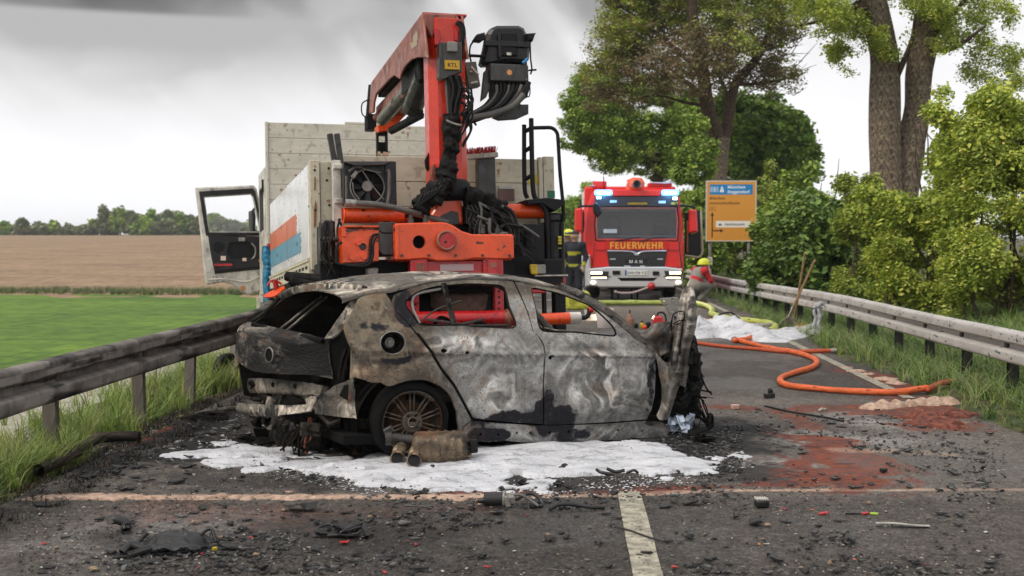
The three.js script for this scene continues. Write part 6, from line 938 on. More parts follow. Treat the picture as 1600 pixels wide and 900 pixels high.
  // mirrors, doors, side lamps
  p('mirror_arm', [fTube([[926, 322], [912, 322], [903, 324]], .1, .03), fTube([[1062, 321], [1075, 322], [1086, 325]], .0, .03)], K.black); p('mirror', [fPlate([[898, 327], [909, 324], [911, 332], [910, 362], [898, 362]], .18, .14, [], .04)], sig); p('mirror', [fPlate([[1077, 327], [1089, 328], [1091, 362], [1077, 364]], -.1, .14, [], .04)], sig); p('front_mirror', [fPlate([[926, 320], [931, 315], [938, 322], [941, 332], [934, 340], [927, 332]], .25, .12, [], .03)], K.plastic);
  p('open_door', [fPlate([[1070, 332], [1094, 328], [1095, 400], [1070, 397]], -.85, .07, [], .02)], K.plastic); p('door_edge', [fTube([[1095.5, 329], [1096, 360], [1095.5, 399], [1070, 399]], -.85, .03)], mat(C(.45, .40, .3), .5)); p('door_detail', [fTube([[1074, 345], [1074, 395]], -.8, .025), fTube([[1080, 366], [1090, 362]], -.8, .02)], wear(C(.35, .2, .1), .6));
  p('entry_door', [fPlate([[906, 330], [913, 326], [913, 420], [906, 416]], -.6, .9, [], .03)], sig); p('side_stripe', [fBox(904.5, 908.5, 366, 400, -.4, .5)], wht); p('front_corner', [fPlate([[906, 400], [922, 398], [924, 447], [912, 450], [906, 446]], .04, .5, [], .04)], wht); p('corner_slot', [fBox(911.5, 913.5, 415, 448, .05, .02, 0)], K.black); p('window_frame', [fPlate([[908, 334], [913, 330], [913, 362], [908, 364]], -.55, .06)], K.black);
  for (const [x, z] of [[-1.0, -1.4], [1.0, -1.4], [-1.0, -5.6], [1.0, -5.6]]) { const w = p('tyre', [lathe([[.27, -.16], [.44, -.17], [.5, -.1], [.51, 0], [.5, .1], [.44, .17], [.27, .16]], 28).rotateZ(Math.PI / 2).translate(x, .5, z)], K.rubber); p('wheel_rim', [new THREE.CylinderGeometry(.27, .27, .2, 18).rotateZ(Math.PI / 2).translate(x, .5, z)], sig); }
  p('wheel_arch', [new THREE.TorusGeometry(.6, .06, 6, 20, Math.PI).rotateY(Math.PI / 2).translate(1.2, .5, -1.4)], sig);
  p('panel_gap', [fTube([[929, 378], [927, 400], [925, 418]], .012, .008), fTube([[1061, 378], [1063, 400], [1065, 418]], .012, .008), fTube([[931, 391], [947, 391]], .014, .007), fTube([[1043, 391], [1061, 391]], .014, .007), fTube([[921, 433], [955, 432]], .11, .007), fTube([[1036, 432], [1066, 433]], .11, .007)], K.black); p('lower_apron', [fBox(950, 1036, 443, 452, .06, .2, .02)], K.black); p('door_handle', [fBox(907.5, 912, 376, 379, -.55, .05)], K.black); p('roof_antenna', [fTube([[944, 296], [943, 276]], -.5, .012)], K.black); p('step_plate', [fBox(921, 934, 446, 449, .12, .1), fBox(1053, 1066, 446, 449, .12, .1)], K.darkSteel);
  p('tow_rope', [fTube([[962, 456], [972, 458], [990, 457], [1008, 451], [1017, 447]], .25, .03), new THREE.SphereGeometry(.04, 8, 6).translate(...Fp(962, 456, .25))], mat(C(.4, .3, .28), .7)); p('tow_coupling', [new THREE.SphereGeometry(.1, 14, 10).translate(...Fp(1018, 447, .25)), rod(Fp(1014, 449, .25), Fp(1020, 446, .3), .07)], K.red); for (const x of [956, 966, 987, 996]) p('underside_rod', [fTube([[x, 450], [x, 462], [x + 1, 473]], -.6, .025)], K.black);
}
// ---------------------------------------------------------------- people: one continuous surface round a skeleton
function figure(name, label, pos, turn, J, bones, colour, hat, group) {
  const t = thing(name, label, 'person', pos, turn, group), res = 70, mc = new MarchingCubes(res, K.black, false, false, 120000); mc.isolation = 0;
  const all = Object.values(J), lo = V3(9, 9, 9), hi = V3(-9, -9, -9); all.forEach(q => { lo.min(V3(q[0] - .2, q[1] - .2, q[2] - .2)); hi.max(V3(q[0] + .2, q[1] + .2, q[2] + .2)); });
  const c = lo.clone().add(hi).multiplyScalar(.5), h = Math.max(hi.x - lo.x, hi.y - lo.y, hi.z - lo.z) / 2, P = V3();
  const dist = (p, a, b, ra, rb) => { const ax = p.x - a[0], ay = p.y - a[1], az = p.z - a[2], bx = b[0] - a[0], by = b[1] - a[1], bz = b[2] - a[2], L = bx * bx + by * by + bz * bz, k = L ? clamp((ax * bx + ay * by + az * bz) / L) : 0; return Math.hypot(ax - bx * k, ay - by * k, az - bz * k) - mix(ra, rb, k); };
  for (let z = 0; z < res; z++) for (let y = 0; y < res; y++) for (let x = 0; x < res; x++) {
    P.set((x - res / 2) / (res / 2) * h + c.x, (y - res / 2) / (res / 2) * h + c.y, (z - res / 2) / (res / 2) * h + c.z); let d = 9;
    for (const [a, b, ra, rb] of bones) { const e = dist(P, J[a], J[b], ra, rb ?? ra), k = .035, m = Math.max(k - Math.abs(d - e), 0) / k; d = Math.min(d, e) - m * m * k * .25; } mc.field[x + y * res + z * res * res] = -d;
  }
  mc.update(); const n = mc.count ?? mc.geometry.drawRange.count, pos_ = Array.from(mc.positionArray.slice(0, n * 3)), nor = Array.from(mc.normalArray.slice(0, n * 3)), col = [];
  for (let i = 0; i < n; i++) { P.set(pos_[i * 3] * h + c.x, pos_[i * 3 + 1] * h + c.y, pos_[i * 3 + 2] * h + c.z); pos_[i * 3] = P.x; pos_[i * 3 + 1] = P.y; pos_[i * 3 + 2] = P.z; let best = 9, bi = ''; let kk = 0; for (const [a, b, ra, rb] of bones) { const e = dist(P, J[a], J[b], ra, rb ?? ra); if (e < best) { best = e; bi = a + '>' + b; const A = V3(...J[a]), B = V3(...J[b]), D = B.clone().sub(A); kk = clamp(P.clone().sub(A).dot(D) / Math.max(1e-6, D.lengthSq())); } } col.push(...colour(bi, kk, P)); }
  const g = new THREE.BufferGeometry(); g.setAttribute('position', new THREE.Float32BufferAttribute(pos_, 3)); g.setAttribute('normal', new THREE.Float32BufferAttribute(nor, 3)); g.setAttribute('color', new THREE.Float32BufferAttribute(col, 3));
  put('body', g, mat(0xffffff, .85, 0, { vertexColors: true }), t); if (hat) hat(t, J); return t;
}
const SKIN = [.42, .25, .17], NAVY = [.012, .014, .022], HIVIS = [.36, .36, .03], GLOVE = [.35, .28, .2];
const fingers = (J, s) => { const o = {}, b = []; const H = J['hand' + s]; for (let i = 0; i < 5; i++) { const k = 'f' + s + i, m = 'g' + s + i; const dx = (i - 2) * .02, L = i === 0 ? .05 : .075; J[k] = [H[0] + dx * .6 + (i === 0 ? .03 : 0), H[1] - .05, H[2] + dx]; J[m] = [J[k][0] + .01, J[k][1] - L * .7, J[k][2] + .012]; b.push(['hand' + s, k, .018, .013], [k, m, .012, .01]); } return b; };
const helmet = (c, vis) => (t, J) => { const h = J.head; put('helmet', [new THREE.SphereGeometry(.15, 22, 12, 0, 6.283, 0, 1.75).scale(1, .95, 1.15).translate(h[0], h[1] + .03, h[2]), new THREE.TorusGeometry(.15, .014, 6, 26).rotateX(Math.PI / 2).scale(1, 1, 1.15).translate(h[0], h[1] + .02, h[2])], mat(C(...c), .35), t); put('visor', [new THREE.SphereGeometry(.155, 16, 8, .5, 2.1, 1.1, .7).scale(1, .95, 1.15).rotateY(-.0).translate(h[0], h[1] + .03, h[2])], mat(C(...vis), .2), t); };
function standing() { return { pel: [0, .95, 0], chest: [0, 1.32, .02], neck: [0, 1.5, .02], head: [0, 1.65, .03], nose: [0, 1.64, .135], earA: [.085, 1.64, .02], earB: [-.085, 1.64, .02], shA: [.19, 1.44, 0], shB: [-.19, 1.44, 0], elA: [.27, 1.17, -.03], elB: [-.27, 1.17, .0], handA: [.25, .93, .08], handB: [-.2, 1.0, .2], hipA: [.1, .92, 0], hipB: [-.1, .92, 0], knA: [.12, .5, .03], knB: [-.12, .5, .04], anA: [.13, .1, 0], anB: [-.14, .1, .0], toeA: [.15, .05, .16], toeB: [-.17, .05, .16] }; }
const BONES = [['pel', 'chest', .15, .165], ['chest', 'neck', .13, .06], ['neck', 'head', .055, .06], ['head', 'head', .098], ['nose', 'head', .016, .05], ['earA', 'head', .022, .05], ['earB', 'head', .022, .05], ['chest', 'shA', .11, .09], ['chest', 'shB', .11, .09], ['shA', 'elA', .078, .06], ['shB', 'elB', .078, .06], ['elA', 'handA', .06, .04], ['elB', 'handB', .06, .04], ['handA', 'handA', .045], ['handB', 'handB', .045], ['pel', 'hipA', .13, .12], ['pel', 'hipB', .13, .12], ['hipA', 'knA', .115, .085], ['hipB', 'knB', .115, .085], ['knA', 'anA', .085, .065], ['knB', 'anB', .085, .065], ['anA', 'toeA', .06, .05], ['anB', 'toeB', .06, .05]];
const kit = (b, k, p) => { if (/^(neck>head|head|nose|ear)/.test(b)) return SKIN; if (/^(hand|f[AB]|g[AB])/.test(b)) return GLOVE; if (/^el.>hand/.test(b) && k > .55 && k < .85) return HIVIS; if (/^kn.>an/.test(b) && k > .4 && k < .62) return HIVIS; if (/pel>chest/.test(b) && ((k > .02 && k < .2) || (k > .75 && k < .93))) return HIVIS; return NAVY; };
{
  const mk = (px, d, label, turn, hat, mod) => { const J = standing(); if (mod) mod(J); const B = [...BONES, ...fingers(J, 'A'), ...fingers(J, 'B')], q = at(px, 370, d); return figure('person', label, [q.x, 0, q.z], turn, J, B, kit, hat); };
  mk(898.5, 27.5, 'firefighter in dark uniform with yellow bands standing beside the fire engine', -.5, (t, J) => put('hair', [new THREE.SphereGeometry(.104, 18, 10, 0, 6.283, 0, 1.35).scale(1, 1, 1.08).translate(J.head[0], J.head[1] + .015, J.head[2] - .012)], mat(C(.03, .022, .018), .8), t));
  mk(887.5, 29, 'firefighter with yellow helmet half hidden behind the crane truck cabinet', .4, helmet([.62, .66, .03], [.05, .05, .05]));
  // crouching at the corner of the fire engine, back turned to the hedge
  const J = { pel: [0, .42, -.05], chest: [.02, .72, .12], neck: [.03, .84, .22], head: [.04, .93, .32], nose: [.05, .91, .42], earA: [.125, .93, .31], earB: [-.045, .93, .31], shA: [.2, .80, .16], shB: [-.17, .80, .16], elA: [.27, .58, .3], elB: [-.22, .56, .3], handA: [.2, .42, .48], handB: [-.12, .42, .5], hipA: [.12, .40, 0], hipB: [-.11, .40, 0], knA: [.19, .50, .38], knB: [-.17, .42, .36], anA: [.17, .1, .15], anB: [-.15, .1, .02], toeA: [.18, .05, .3], toeB: [-.16, .05, .2] };
  const q = at(1087, 370, 29.6), coat = (b, k, p) => { if (/^(neck>head|head|nose|ear)/.test(b)) return SKIN; if (/^(hand|f[AB]|g[AB])/.test(b)) return GLOVE; if (/^(chest>sh|sh.>el)/.test(b)) return [.5, .02, .025]; if (/^pel>chest/.test(b)) return k > .35 && k < .6 ? [.5, .02, .025] : [.26, .24, .21]; if (/^el/.test(b)) return k < .4 ? [.5, .02, .025] : [.26, .24, .21]; return [.16, .15, .13]; };
  figure('person', 'crouching firefighter with yellow helmet and grey and red jacket near the guard rail', [q.x, 0, q.z], 2.2, J, [...BONES, ...fingers(J, 'A'), ...fingers(J, 'B')], coat, helmet([.62, .66, .03], [.03, .03, .03]));
}
// ---------------------------------------------------------------- direction sign, delineator
{
  const D = 42, q = at(1141, 370, D), s = thing('direction_sign', 'yellow direction sign on two posts behind the guard rail', 'road sign', [q.x, gy(q.x, q.z), q.z]); s.updateMatrixWorld(true); const inv = s.matrixWorld.clone().invert();
  const L = (px, py, d = D) => at(px, py, d).applyMatrix4(inv), a = L(1102, 378), b = L(1182, 282), W = b.x - a.x, H = b.y - a.y, cx = (a.x + b.x) / 2, cy = (a.y + b.y) / 2;
  put('panel', [new RoundedBoxGeometry(W, H, .05, 2, .02).translate(cx, cy, 0)], K.grey, s); put('border', [plate([[cx - W / 2 + .02, cy - H / 2 + .02], [cx + W / 2 - .02, cy - H / 2 + .02], [cx + W / 2 - .02, cy + H / 2 - .02], [cx - W / 2 + .02, cy + H / 2 - .02]], .006, .031, [[[cx - W / 2 + .05, cy - H / 2 + .05], [cx + W / 2 - .05, cy - H / 2 + .05], [cx + W / 2 - .05, cy + H / 2 - .05], [cx - W / 2 + .05, cy + H / 2 - .05]]], 0)], mat(C(.7, .66, .55), .5), s);
  const t = canvasT(640, 768, (x, w, h) => {
    x.fillStyle = '#dd9a3e'; x.fillRect(0, 0, w, h); x.fillStyle = '#1f86c8'; x.fillRect(36, 34, 568, 134); x.fillStyle = '#fff'; x.font = 'bold 52px sans-serif'; x.textBaseline = 'middle'; x.fillText('München', 270, 70, 300); x.fillText('Deggendorf', 270, 132, 320);
    x.strokeStyle = '#fff'; x.lineWidth = 5; x.strokeRect(50, 72, 44, 56); x.strokeRect(102, 72, 44, 56); x.font = 'bold 26px sans-serif'; x.fillText('A9', 55, 101, 34); x.fillText('92', 108, 101, 34); x.beginPath(); x.moveTo(190, 62); x.lineTo(204, 62); x.lineTo(226, 136); x.lineTo(168, 136); x.fill(); x.fillStyle = '#1f86c8'; x.fillRect(194, 80, 6, 60);
    x.fillStyle = '#33200c'; x.font = 'bold 46px sans-serif'; x.fillText('München', 32, 216, 240); x.fillText('Unterschleißheim', 32, 280, 440); x.strokeStyle = '#6b4620'; x.lineWidth = 5; x.strokeRect(36, 330, 76, 40); x.font = 'bold 30px sans-serif'; x.fillText('S1', 56, 352);
    x.lineWidth = 15; x.strokeStyle = '#2a1506'; x.beginPath(); x.moveTo(72, 730); x.lineTo(72, 430); x.moveTo(72, 640); x.lineTo(190, 640); x.stroke(); x.fillStyle = '#2a1506'; x.beginPath(); x.moveTo(72, 396); x.lineTo(48, 444); x.lineTo(96, 444); x.fill(); x.beginPath(); x.moveTo(222, 640); x.lineTo(178, 616); x.lineTo(178, 664); x.fill();
    x.fillStyle = '#f2f0ea'; x.fillRect(120, 512, 460, 84); x.fillStyle = '#2b2b2b'; x.font = 'bold 44px sans-serif'; x.fillText('Haimhausen', 234, 556, 320); x.beginPath(); x.moveTo(150, 572); x.lineTo(172, 540); x.lineTo(190, 556); x.lineTo(212, 572); x.fill();
  });
  put('sign_print', new THREE.PlaneGeometry(W - .1, H - .1).translate(cx, cy, .0285), mat(0xffffff, .55, 0, { map: t }), s);
  for (const px of [1110, 1170]) { const c = L(px, 300); put('post', [rod([c.x, -.2, -.06], [c.x, c.y, -.06], .05, .05, 12)], K.steel, s); }
  const q2 = at(1108.5, 370, 38), d = thing('delineator_post', 'white roadside delineator post with black band in front of the sign', 'delineator', [q2.x, gy(q2.x, q2.z), q2.z]); const y = py => at(1108, py, 38).y - gy(q2.x, q2.z);
  put('post_body', [plate([[-.06, -.1], [.06, -.1], [.06, y(404)], [-.06, y(401)]], .05, .025, [], .008)], K.white, d); put('black_band', [plate([[-.062, y(424)], [.062, y(419)], [.062, y(413)], [-.062, y(418)]], .054, .027, [], .002)], K.black, d); put('reflector', [box(.045, .16, .01, 0, y(420), .032)], K.white, d);
  const nb = thing('marker_plate', 'small white marker plate on the sign post above the delineator', 'sign', [q.x, 0, q.z]); const c = L(1110, 408); put('plate', [box(.15, .28, .02, c.x, c.y + gy(q.x, q.z), .01)], K.white, nb);
}
// ---------------------------------------------------------------- hoses and gear on the road
function hose(name, label, px, r, m, dy = 0, fit) {
  const P = px.map(p => { const g = gnd(p[0], p[1], r); if (g.x > 3.7) g.y += gy(g.x, g.z) + .03; g.y += (p[2] ?? 0); return g; });
  const o = thing(name, label, 'hose'); put('hose_line', [wrapN(tube(P, r, P.length * 14, 12), r * .16, 3.5), ...caps(P, r)], m, o); if (fit !== undefined) for (const i of fit) { const a = P[i], b = P[i ? i - 1 : 1], d = b.clone().sub(a).normalize(); put('coupling', [rod(a, a.clone().addScaledVector(d, r * 3.5), r * 1.25, r * 1.25, 14), rod(a.clone().addScaledVector(d, r * 1.2), a.clone().addScaledVector(d, r * 1.9), r * 1.5, r * 1.5, 6)], K.steel, o); }
  return o;
}
const hoT = tex(256, 256, (u, v) => { const s = .9 + .14 * fbm(u * 16, v * 16, 5, 16) - .3 * step(.3, .5, fbm(u * 8 + 4, v * 16, 5, 8)); return [s, s, s]; }); hoT.repeat.set(14, 1);
const orangeHose = mat(C(.86, .17, .05), .7, 0, { map: hoT }), darkHose = mat(C(.58, .10, .035), .75, 0, { map: hoT }), limeHose = mat(C(.5, .58, .13), .65, 0, { map: hoT });
hose('fire_hose', 'thick lime green hose curving along the grass edge', [[900, 474], [960, 473], [1060, 473], [1085, 474], [1104, 478], [1113, 484], [1112, 490], [1122, 494], [1145, 499], [1175, 502], [1200, 505], [1211, 510], [1207, 516], [1190, 519]], .062, limeHose, 0, [13]);
hose('fire_hose', 'bright orange hose making an S bend across the lane to the verge', [[1146, 530], [1175, 537], [1205, 544], [1235, 549], [1262, 556], [1276, 564], [1270, 573], [1245, 581], [1224, 588], [1219, 595], [1232, 602], [1275, 607], [1330, 611], [1395, 613], [1448, 610]], .034, orangeHose, 0, [0]);
hose('fire_hose', 'dirty orange hose lying under the S shaped one', [[1050, 528], [1085, 535], [1130, 541], [1180, 545], [1230, 549.5], [1307, 550]], .027, darkHose, 0, [5]);
hose('fire_hose', 'short orange hose piece bent out of the foam heap', [[1148, 532], [1166, 530], [1176, 525], [1181, 520]], .042, orangeHose);
hose('fire_hose', 'orange hose end half buried in foam next to the shovel', [[1186, 521], [1210, 519], [1240, 515], [1262, 508]], .04, orangeHose);
hose('fire_hose', 'dull orange hose trailing from the crane truck over the verge', [[1450, 612], [1475, 603], [1530, 598], [1590, 596]], .03, darkHose);
{
  const G = (px, py, y = 0) => gnd(px, py, y);
  // foam heaps and the foam running off the rail
  mound('foam_heap', 'big white foam heap beside the rescue gear', [[1105, 521, .55], [1130, 520, .62], [1150, 522, .5], [1090, 525, .4], [1165, 527, .4]], M.foam, .30, 71, 'stuff', .06);
  mound('foam_heap', 'flat white foam trail reaching from the heap to the guard rail', [[1180, 529, .4], [1210, 527, .4], [1235, 524, .42], [1250, 521, .4], [1270, 517, .35], [1205, 533, .25]], M.foam, .13, 77, 'stuff', .06);
  const f = thing('foam_drip', 'white foam hanging in strands over the guard rail', 'foam'), a = at(1278, 476, 19.9), r = rng(6); const bl = [];
  const strand = (x, y0, y1, R) => bl.push(wrapN(tube(Array.from({ length: 7 }, (_, k) => { const q = at(x + 1.6 * Math.sin(k * 1.7 + x), mix(y0, y1, k / 6), 19.75); return q; }), R, 30, 9), R * .5, 22));
  strand(1273, 483, 521, .024); strand(1280, 478, 522, .036); strand(1277, 492, 520, .018); strand(1284, 480, 500, .014);
  for (const [px, py, R] of [[1278, 477, .05], [1282, 474, .045], [1274, 480, .035], [1285, 476, .03], [1279, 521, .09], [1272, 520, .08], [1286, 522, .06]]) { const q = at(px, py, 19.75); bl.push(wrapN(new THREE.IcosahedronGeometry(R, 3).scale(1.2, .75, 1).translate(q.x, q.y, q.z), R * .3, 20)); }
  put('foam_strand', bl, M.foam, f);
  // shovels leaning on the rail
  const sh = (label, b, t, d0, d1, blade) => { const s = thing('shovel', label, 'shovel'), A = gnd(b[0], b[1], .05), B = at(t[0], t[1], d1); put('handle', [rod(A.clone().lerp(B, blade ? .14 : 0), B, .021, .018, 10)], mat(C(.50, .33, .17), .7, 0, { map: wearT }), s); if (blade) { const dir = B.clone().sub(A).normalize(), Z = V3(0, 1, 0).cross(dir).normalize(), Y = dir.clone().cross(Z); const L = (u, v, w) => { const q = A.clone().addScaledVector(dir, u).addScaledVector(Z, v).addScaledVector(Y, w); return [q.x, q.y, q.z]; }; put('blade', thick(patch(12, 12, (u, v) => { const q = L(-.36 + v * .62, (u - .5) * .38 * (v > .75 ? mix(1, .6, (v - .75) / .25) : 1), .03 * Math.cos((u - .5) * 5) - .05); return [...q, u, v]; }), .006), mat(C(.68, .67, .64), .5, .3, { map: wearT }), s); put('socket', [rod(V3(...L(.22, 0, -.02)), V3(...L(.55, 0, 0)), .03, .022, 10)], K.grey, s); } return s; };
  sh('shovel with broad pale blade leaning against the guard rail', [1226, 509], [1273, 407], 20.8, 20.2, true); sh('second wooden handle standing upright behind the broad shovel', [1240, 506], [1258, 395], 21.6, 20.4, false);
  // canisters, bottles and tools set down on the road
  const jar = (name, label, px, py, pr, m, cap, cat) => { const g = G(px, py), o = thing(name, label, cat, [g.x, 0, g.z]); put('body', lathe(pr, 20), m, o); if (cap) put('cap', lathe(cap, 14), K.black, o); return o; };
  jar('canister', 'brown canister with narrow neck standing on the road', 984, 511, [[0, 0], [.075, 0], [.08, .02], [.08, .14], [.06, .17], [.045, .18], [.045, .24], [0, .245]], mat(C(.25, .13, .09), .6), [[0, .24], [.015, .24], [.012, .31], [0, .31]], 'canister');
  jar('bottle', 'small dark bottle beside the brown canister', 994, 513, [[0, 0], [.035, 0], [.035, .07], [.02, .09], [0, .1]], K.black, null, 'bottle'); jar('bottle', 'small yellow topped bottle in the row of bottles', 1003, 513, [[0, 0], [.035, 0], [.035, .08], [.025, .1], [0, .1]], K.yellow, [[0, .09], [.025, .09], [.025, .13], [0, .13]], 'bottle'); jar('bottle', 'small orange bottle at the end of the row', 1007, 514, [[0, 0], [.04, 0], [.04, .06], [0, .07]], K.orange, null, 'bottle'); jar('bottle', 'squat black bottle next to the red can', 1013, 513, [[0, 0], [.045, 0], [.045, .09], [.03, .11], [0, .12]], K.black, null, 'bottle');
  jar('bucket', 'pale translucent bucket on the road behind the car window', 945, 512, [[0, 0], [.13, 0], [.16, .32], [.165, .34], [.155, .34], [.13, .02], [0, .02]], mat(C(.75, .68, .66), .5), null, 'bucket');
  { const g = G(1031, 513), o = thing('fuel_can', 'red fuel can with black handle behind the wrecked nose', 'can', [g.x, 0, g.z]); put('can_body', [plate([[-.13, 0], [.13, 0], [.13, .08], [.06, .16], [.02, .22], [-.1, .22], [-.13, .18]], .14, .07, [], .03)], K.red, o); put('can_handle', [tube([[-.06, .2, 0], [-.02, .28, 0], [.08, .26, 0], [.12, .1, 0]], .016, 20, 7)], K.black, o); }
  { const g = G(1112, 508), o = thing('rescue_jacket', 'crumpled orange red jackets and bags dumped behind the foam heap', 'clothing', [g.x, 0, g.z]); put('jacket', wrapN(patch(44, 30, (u, v) => { const x = (u - .5) * 1.35, z = (v - .5) * .7, e = Math.min(1, (1 - Math.abs(u - .5) * 2) * 3, (1 - Math.abs(v - .5) * 2) * 3); return [x, .01 + e * (.09 + .09 * fbm(x * 3, z * 3, 4) + .05 * fbm(x * 9, z * 9, 3)), z, u, v]; }), .01, 8), wear(C(.72, .09, .05), .8), o); put('straps', [tube([[-.6, .08, .1], [-.5, .28, 0], [-.35, .3, .1], [-.3, .15, .2]], .025, 20, 6), box(.2, .12, .15, -.58, .12, .05, [.2, .4, .1]), tube([[.1, .2, .2], [.3, .25, .25], [.5, .12, .25]], .018, 14, 6)], K.black, o); }
  { const g = G(1088, 517), o = thing('tool_box', 'blue and grey tool box next to the orange jackets', 'box', [g.x, 0, g.z]); put('box_body', [box(.3, .17, .2, 0, .09, 0, [0, .3, 0], .02)], mat(C(.03, .16, .36), .5), o); put('box_side', [box(.16, .16, .2, .22, .085, -.05, [0, .3, 0], .02)], K.steel, o); put('grip', [tube([[.3, .12, .1], [.38, .2, .1], [.46, .12, .1]], .025, 12, 6), box(.14, .08, .08, .42, .05, .12, [0, .5, .2])], K.black, o); }
  { const g = G(1170, 516), o = thing('valve_set', 'grey metal couplings and valves lying between hose and foam', 'coupling', [g.x, 0, g.z]); const r2 = rng(12); for (let i = 0; i < 7; i++) put('coupling', [rod([(r2() - .5) * .9, .06, (r2() - .5) * .3], [(r2() - .5) * .9, .08, (r2() - .5) * .3], .05, .05, 12)], K.steel, o); }
  { const g = G(902, 458), q = at(902, 448, 27), o = thing('equipment_bag', 'yellow green bag on the ground at the firefighters feet', 'bag', [q.x, 0, q.z]); put('bag', [wrapN(box(.55, .42, .4, 0, .2, 0, [0, .3, 0], .1).clone(), .03, 8)], wear(C(.6, .62, .08), .8), o); }
}
// ---------------------------------------------------------------- exhaust silencer in front of the wheel
{
  const g = gnd(668, 728), o = thing('exhaust_silencer', 'scorched tan exhaust silencer with twin pipes lying by the rear wheel', 'silencer', [g.x, 0, g.z], .12); o.scale.setScalar(1.45);
  const tanM = mat(C(.95, .76, .58), .55, .2, { map: burnG, bumpMap: burnB, bumpScale: .004 });
  const body = patch(56, 40, (u, v) => { const a = u * 6.283, x = mix(-.08, .20, v), e = Math.min(1, Math.min(v, 1 - v) * 9), k = Math.sqrt(1 - (1 - e) ** 2) * .98 + .02, rib = .005 * Math.max(0, Math.sin(v * 44)) * step(.2, .3, v) * step(.95, .85, v); const ca = Math.cos(a), sa = Math.sin(a); const rr = 1 / Math.pow(Math.abs(ca) ** 3.4 + Math.abs(sa) ** 3.4, 1 / 3.4); return [x, .088 + sa * rr * (.078 * k + rib), ca * rr * (.10 * k + rib), x * 1.0, a * .09]; });
  put('silencer_body', body, tanM, o); put('seam', [new THREE.TorusGeometry(.1, .004, 5, 40).scale(1, .8, 1)].map(q => q.rotateY(Math.PI / 2).translate(.06, .088, 0)), tanM, o);
  put('weld_flange', [box(.31, .006, .222, .06, .062, 0, [0, 0, 0], .002)], tanM, o);
  for (const [x, z] of [[-.135, .02], [-.055, .075]]) { put('tail_pipe', [tube([[x + .03, .11, z - .08], [x, .085, z - .03], [x - .01, .055, z + .06]], .032, 14, 14), new THREE.TorusGeometry(.033, .004, 6, 22).rotateX(-.35).translate(x - .01, .054, z + .062)], tanM, o); put('pipe_bore', [new THREE.CircleGeometry(.031, 18).rotateX(-.35).translate(x - .0103, .0542, z + .0625)], K.black, o); }
  put('inlet_pipe', [tube([[-.18, .14, -.02], [-.12, .13, -.03], [-.04, .12, -.02]], .026, 12, 10), new THREE.CylinderGeometry(.038, .038, .03, 14).rotateZ(Math.PI / 2).translate(-.19, .14, -.02), box(.05, .035, .05, -.19, .175, -.02, [0, 0, .5])], K.gun, o);
  put('hanger', [box(.04, .07, .03, .225, .10, .02, [0, 0, .1]), rod([.19, .09, .02], [.24, .09, .02], .012)], K.rubber, o);
}
// lumps of wreckage by the bent guard rail
{
  const lump = (name, label, cat, px, py, s, n, m, seed, flat = .6) => { const g = gnd(px, py), o = thing(name, label, cat, [g.x, Math.min(0, gy(g.x, g.z)), g.z]), r = rng(seed), q = []; for (let i = 0; i < n; i++) { const R = s * (.25 + .4 * r()); q.push(wrapN(new THREE.IcosahedronGeometry(R, 2).scale(1, flat * (.5 + .7 * r()), .7 + .5 * r()).rotateY(r() * 6).translate((r() - .5) * s * 2.4, R * flat * .6, (r() - .5) * s), R * .25, 3 / R * .35)); } for (let i = 0; i < n; i++) q.push(box(s * (.3 + .7 * r()), s * .06, s * (.2 + .3 * r()), (r() - .5) * s * 2.6, s * .15 + r() * s * .4, (r() - .5) * s, [r() - .5, r() * 6, r() - .5], .004)); put('scorched_mass', q, m, o); return o; };
  lump('wreckage_lump', 'ash covered lump of wreckage between the rail posts and the car', 'wreckage', 325, 655, .17, 6, M.bDark, 3); lump('wreckage_lump', 'pale ashy torn plastic heap beside the car bumper', 'wreckage', 362, 640, .13, 5, bGen, 4, .4); lump('wreckage_lump', 'black melted heap under the car tail', 'wreckage', 430, 690, .22, 9, M.soot, 5, .35); lump('wreckage_lump', 'black crumbled heap below the rear bumper bracket', 'wreckage', 530, 698, .20, 8, M.soot, 6, .45); lump('wreckage_lump', 'rusty crumpled piece behind the rear tyre', 'wreckage', 568, 708, .09, 4, rust, 7, .8); lump('wreckage_lump', 'charred debris heap in front of the wrecked nose', 'wreckage', 1115, 690, .17, 8, M.soot, 8, .35); lump('wreckage_lump', 'small burnt hump on the foam edge near the sill end', 'wreckage', 1012, 698, .07, 3, bGen, 9, .6);
  // scooter-like wheel and scrap behind the car tail
  { const q = at(356, 555, 13.6), o = thing('loose_wheel', 'sooty wheel with tyre standing behind the car tail at the rail', 'wheel', [q.x, gy(q.x, q.z), q.z], .9); put('tyre', [lathe([[.1, -.06], [.16, -.065], [.19, -.03], [.19, .03], [.16, .065], [.1, .06]], 28).rotateX(Math.PI / 2).translate(0, .19, 0)], K.rubber, o); put('rim', [new THREE.CylinderGeometry(.11, .11, .07, 20).rotateX(Math.PI / 2).translate(0, .19, 0), new THREE.TorusGeometry(.1, .014, 6, 24).translate(0, .19, .05)], K.gun, o); put('hub', [new THREE.CylinderGeometry(.03, .03, .13, 10).rotateX(Math.PI / 2).translate(0, .19, 0)], K.black, o); }
  lump('wreckage_lump', 'dark scrap heap in the grass beneath the leaning rail post', 'wreckage', 352, 600, .2, 8, M.soot, 12, .5);
  { const o = thing('exhaust_pipe', 'bent brown exhaust pipe lying at the burnt road edge', 'pipe'); const P = [[60, 735], [110, 712], [135, 694], [155, 685], [180, 682], [218, 682]].map(p => gnd(p[0], p[1], .055)); put('pipe', [tube(P, .042, 50, 12)], mat(C(.16, .11, .08), .7, .3, { map: burnG }), o); const e = P[5]; put('pipe_bore', [new THREE.CircleGeometry(.038, 16).rotateY(Math.PI / 2).translate(e.x + .002, e.y, e.z)], K.black, o); }
}
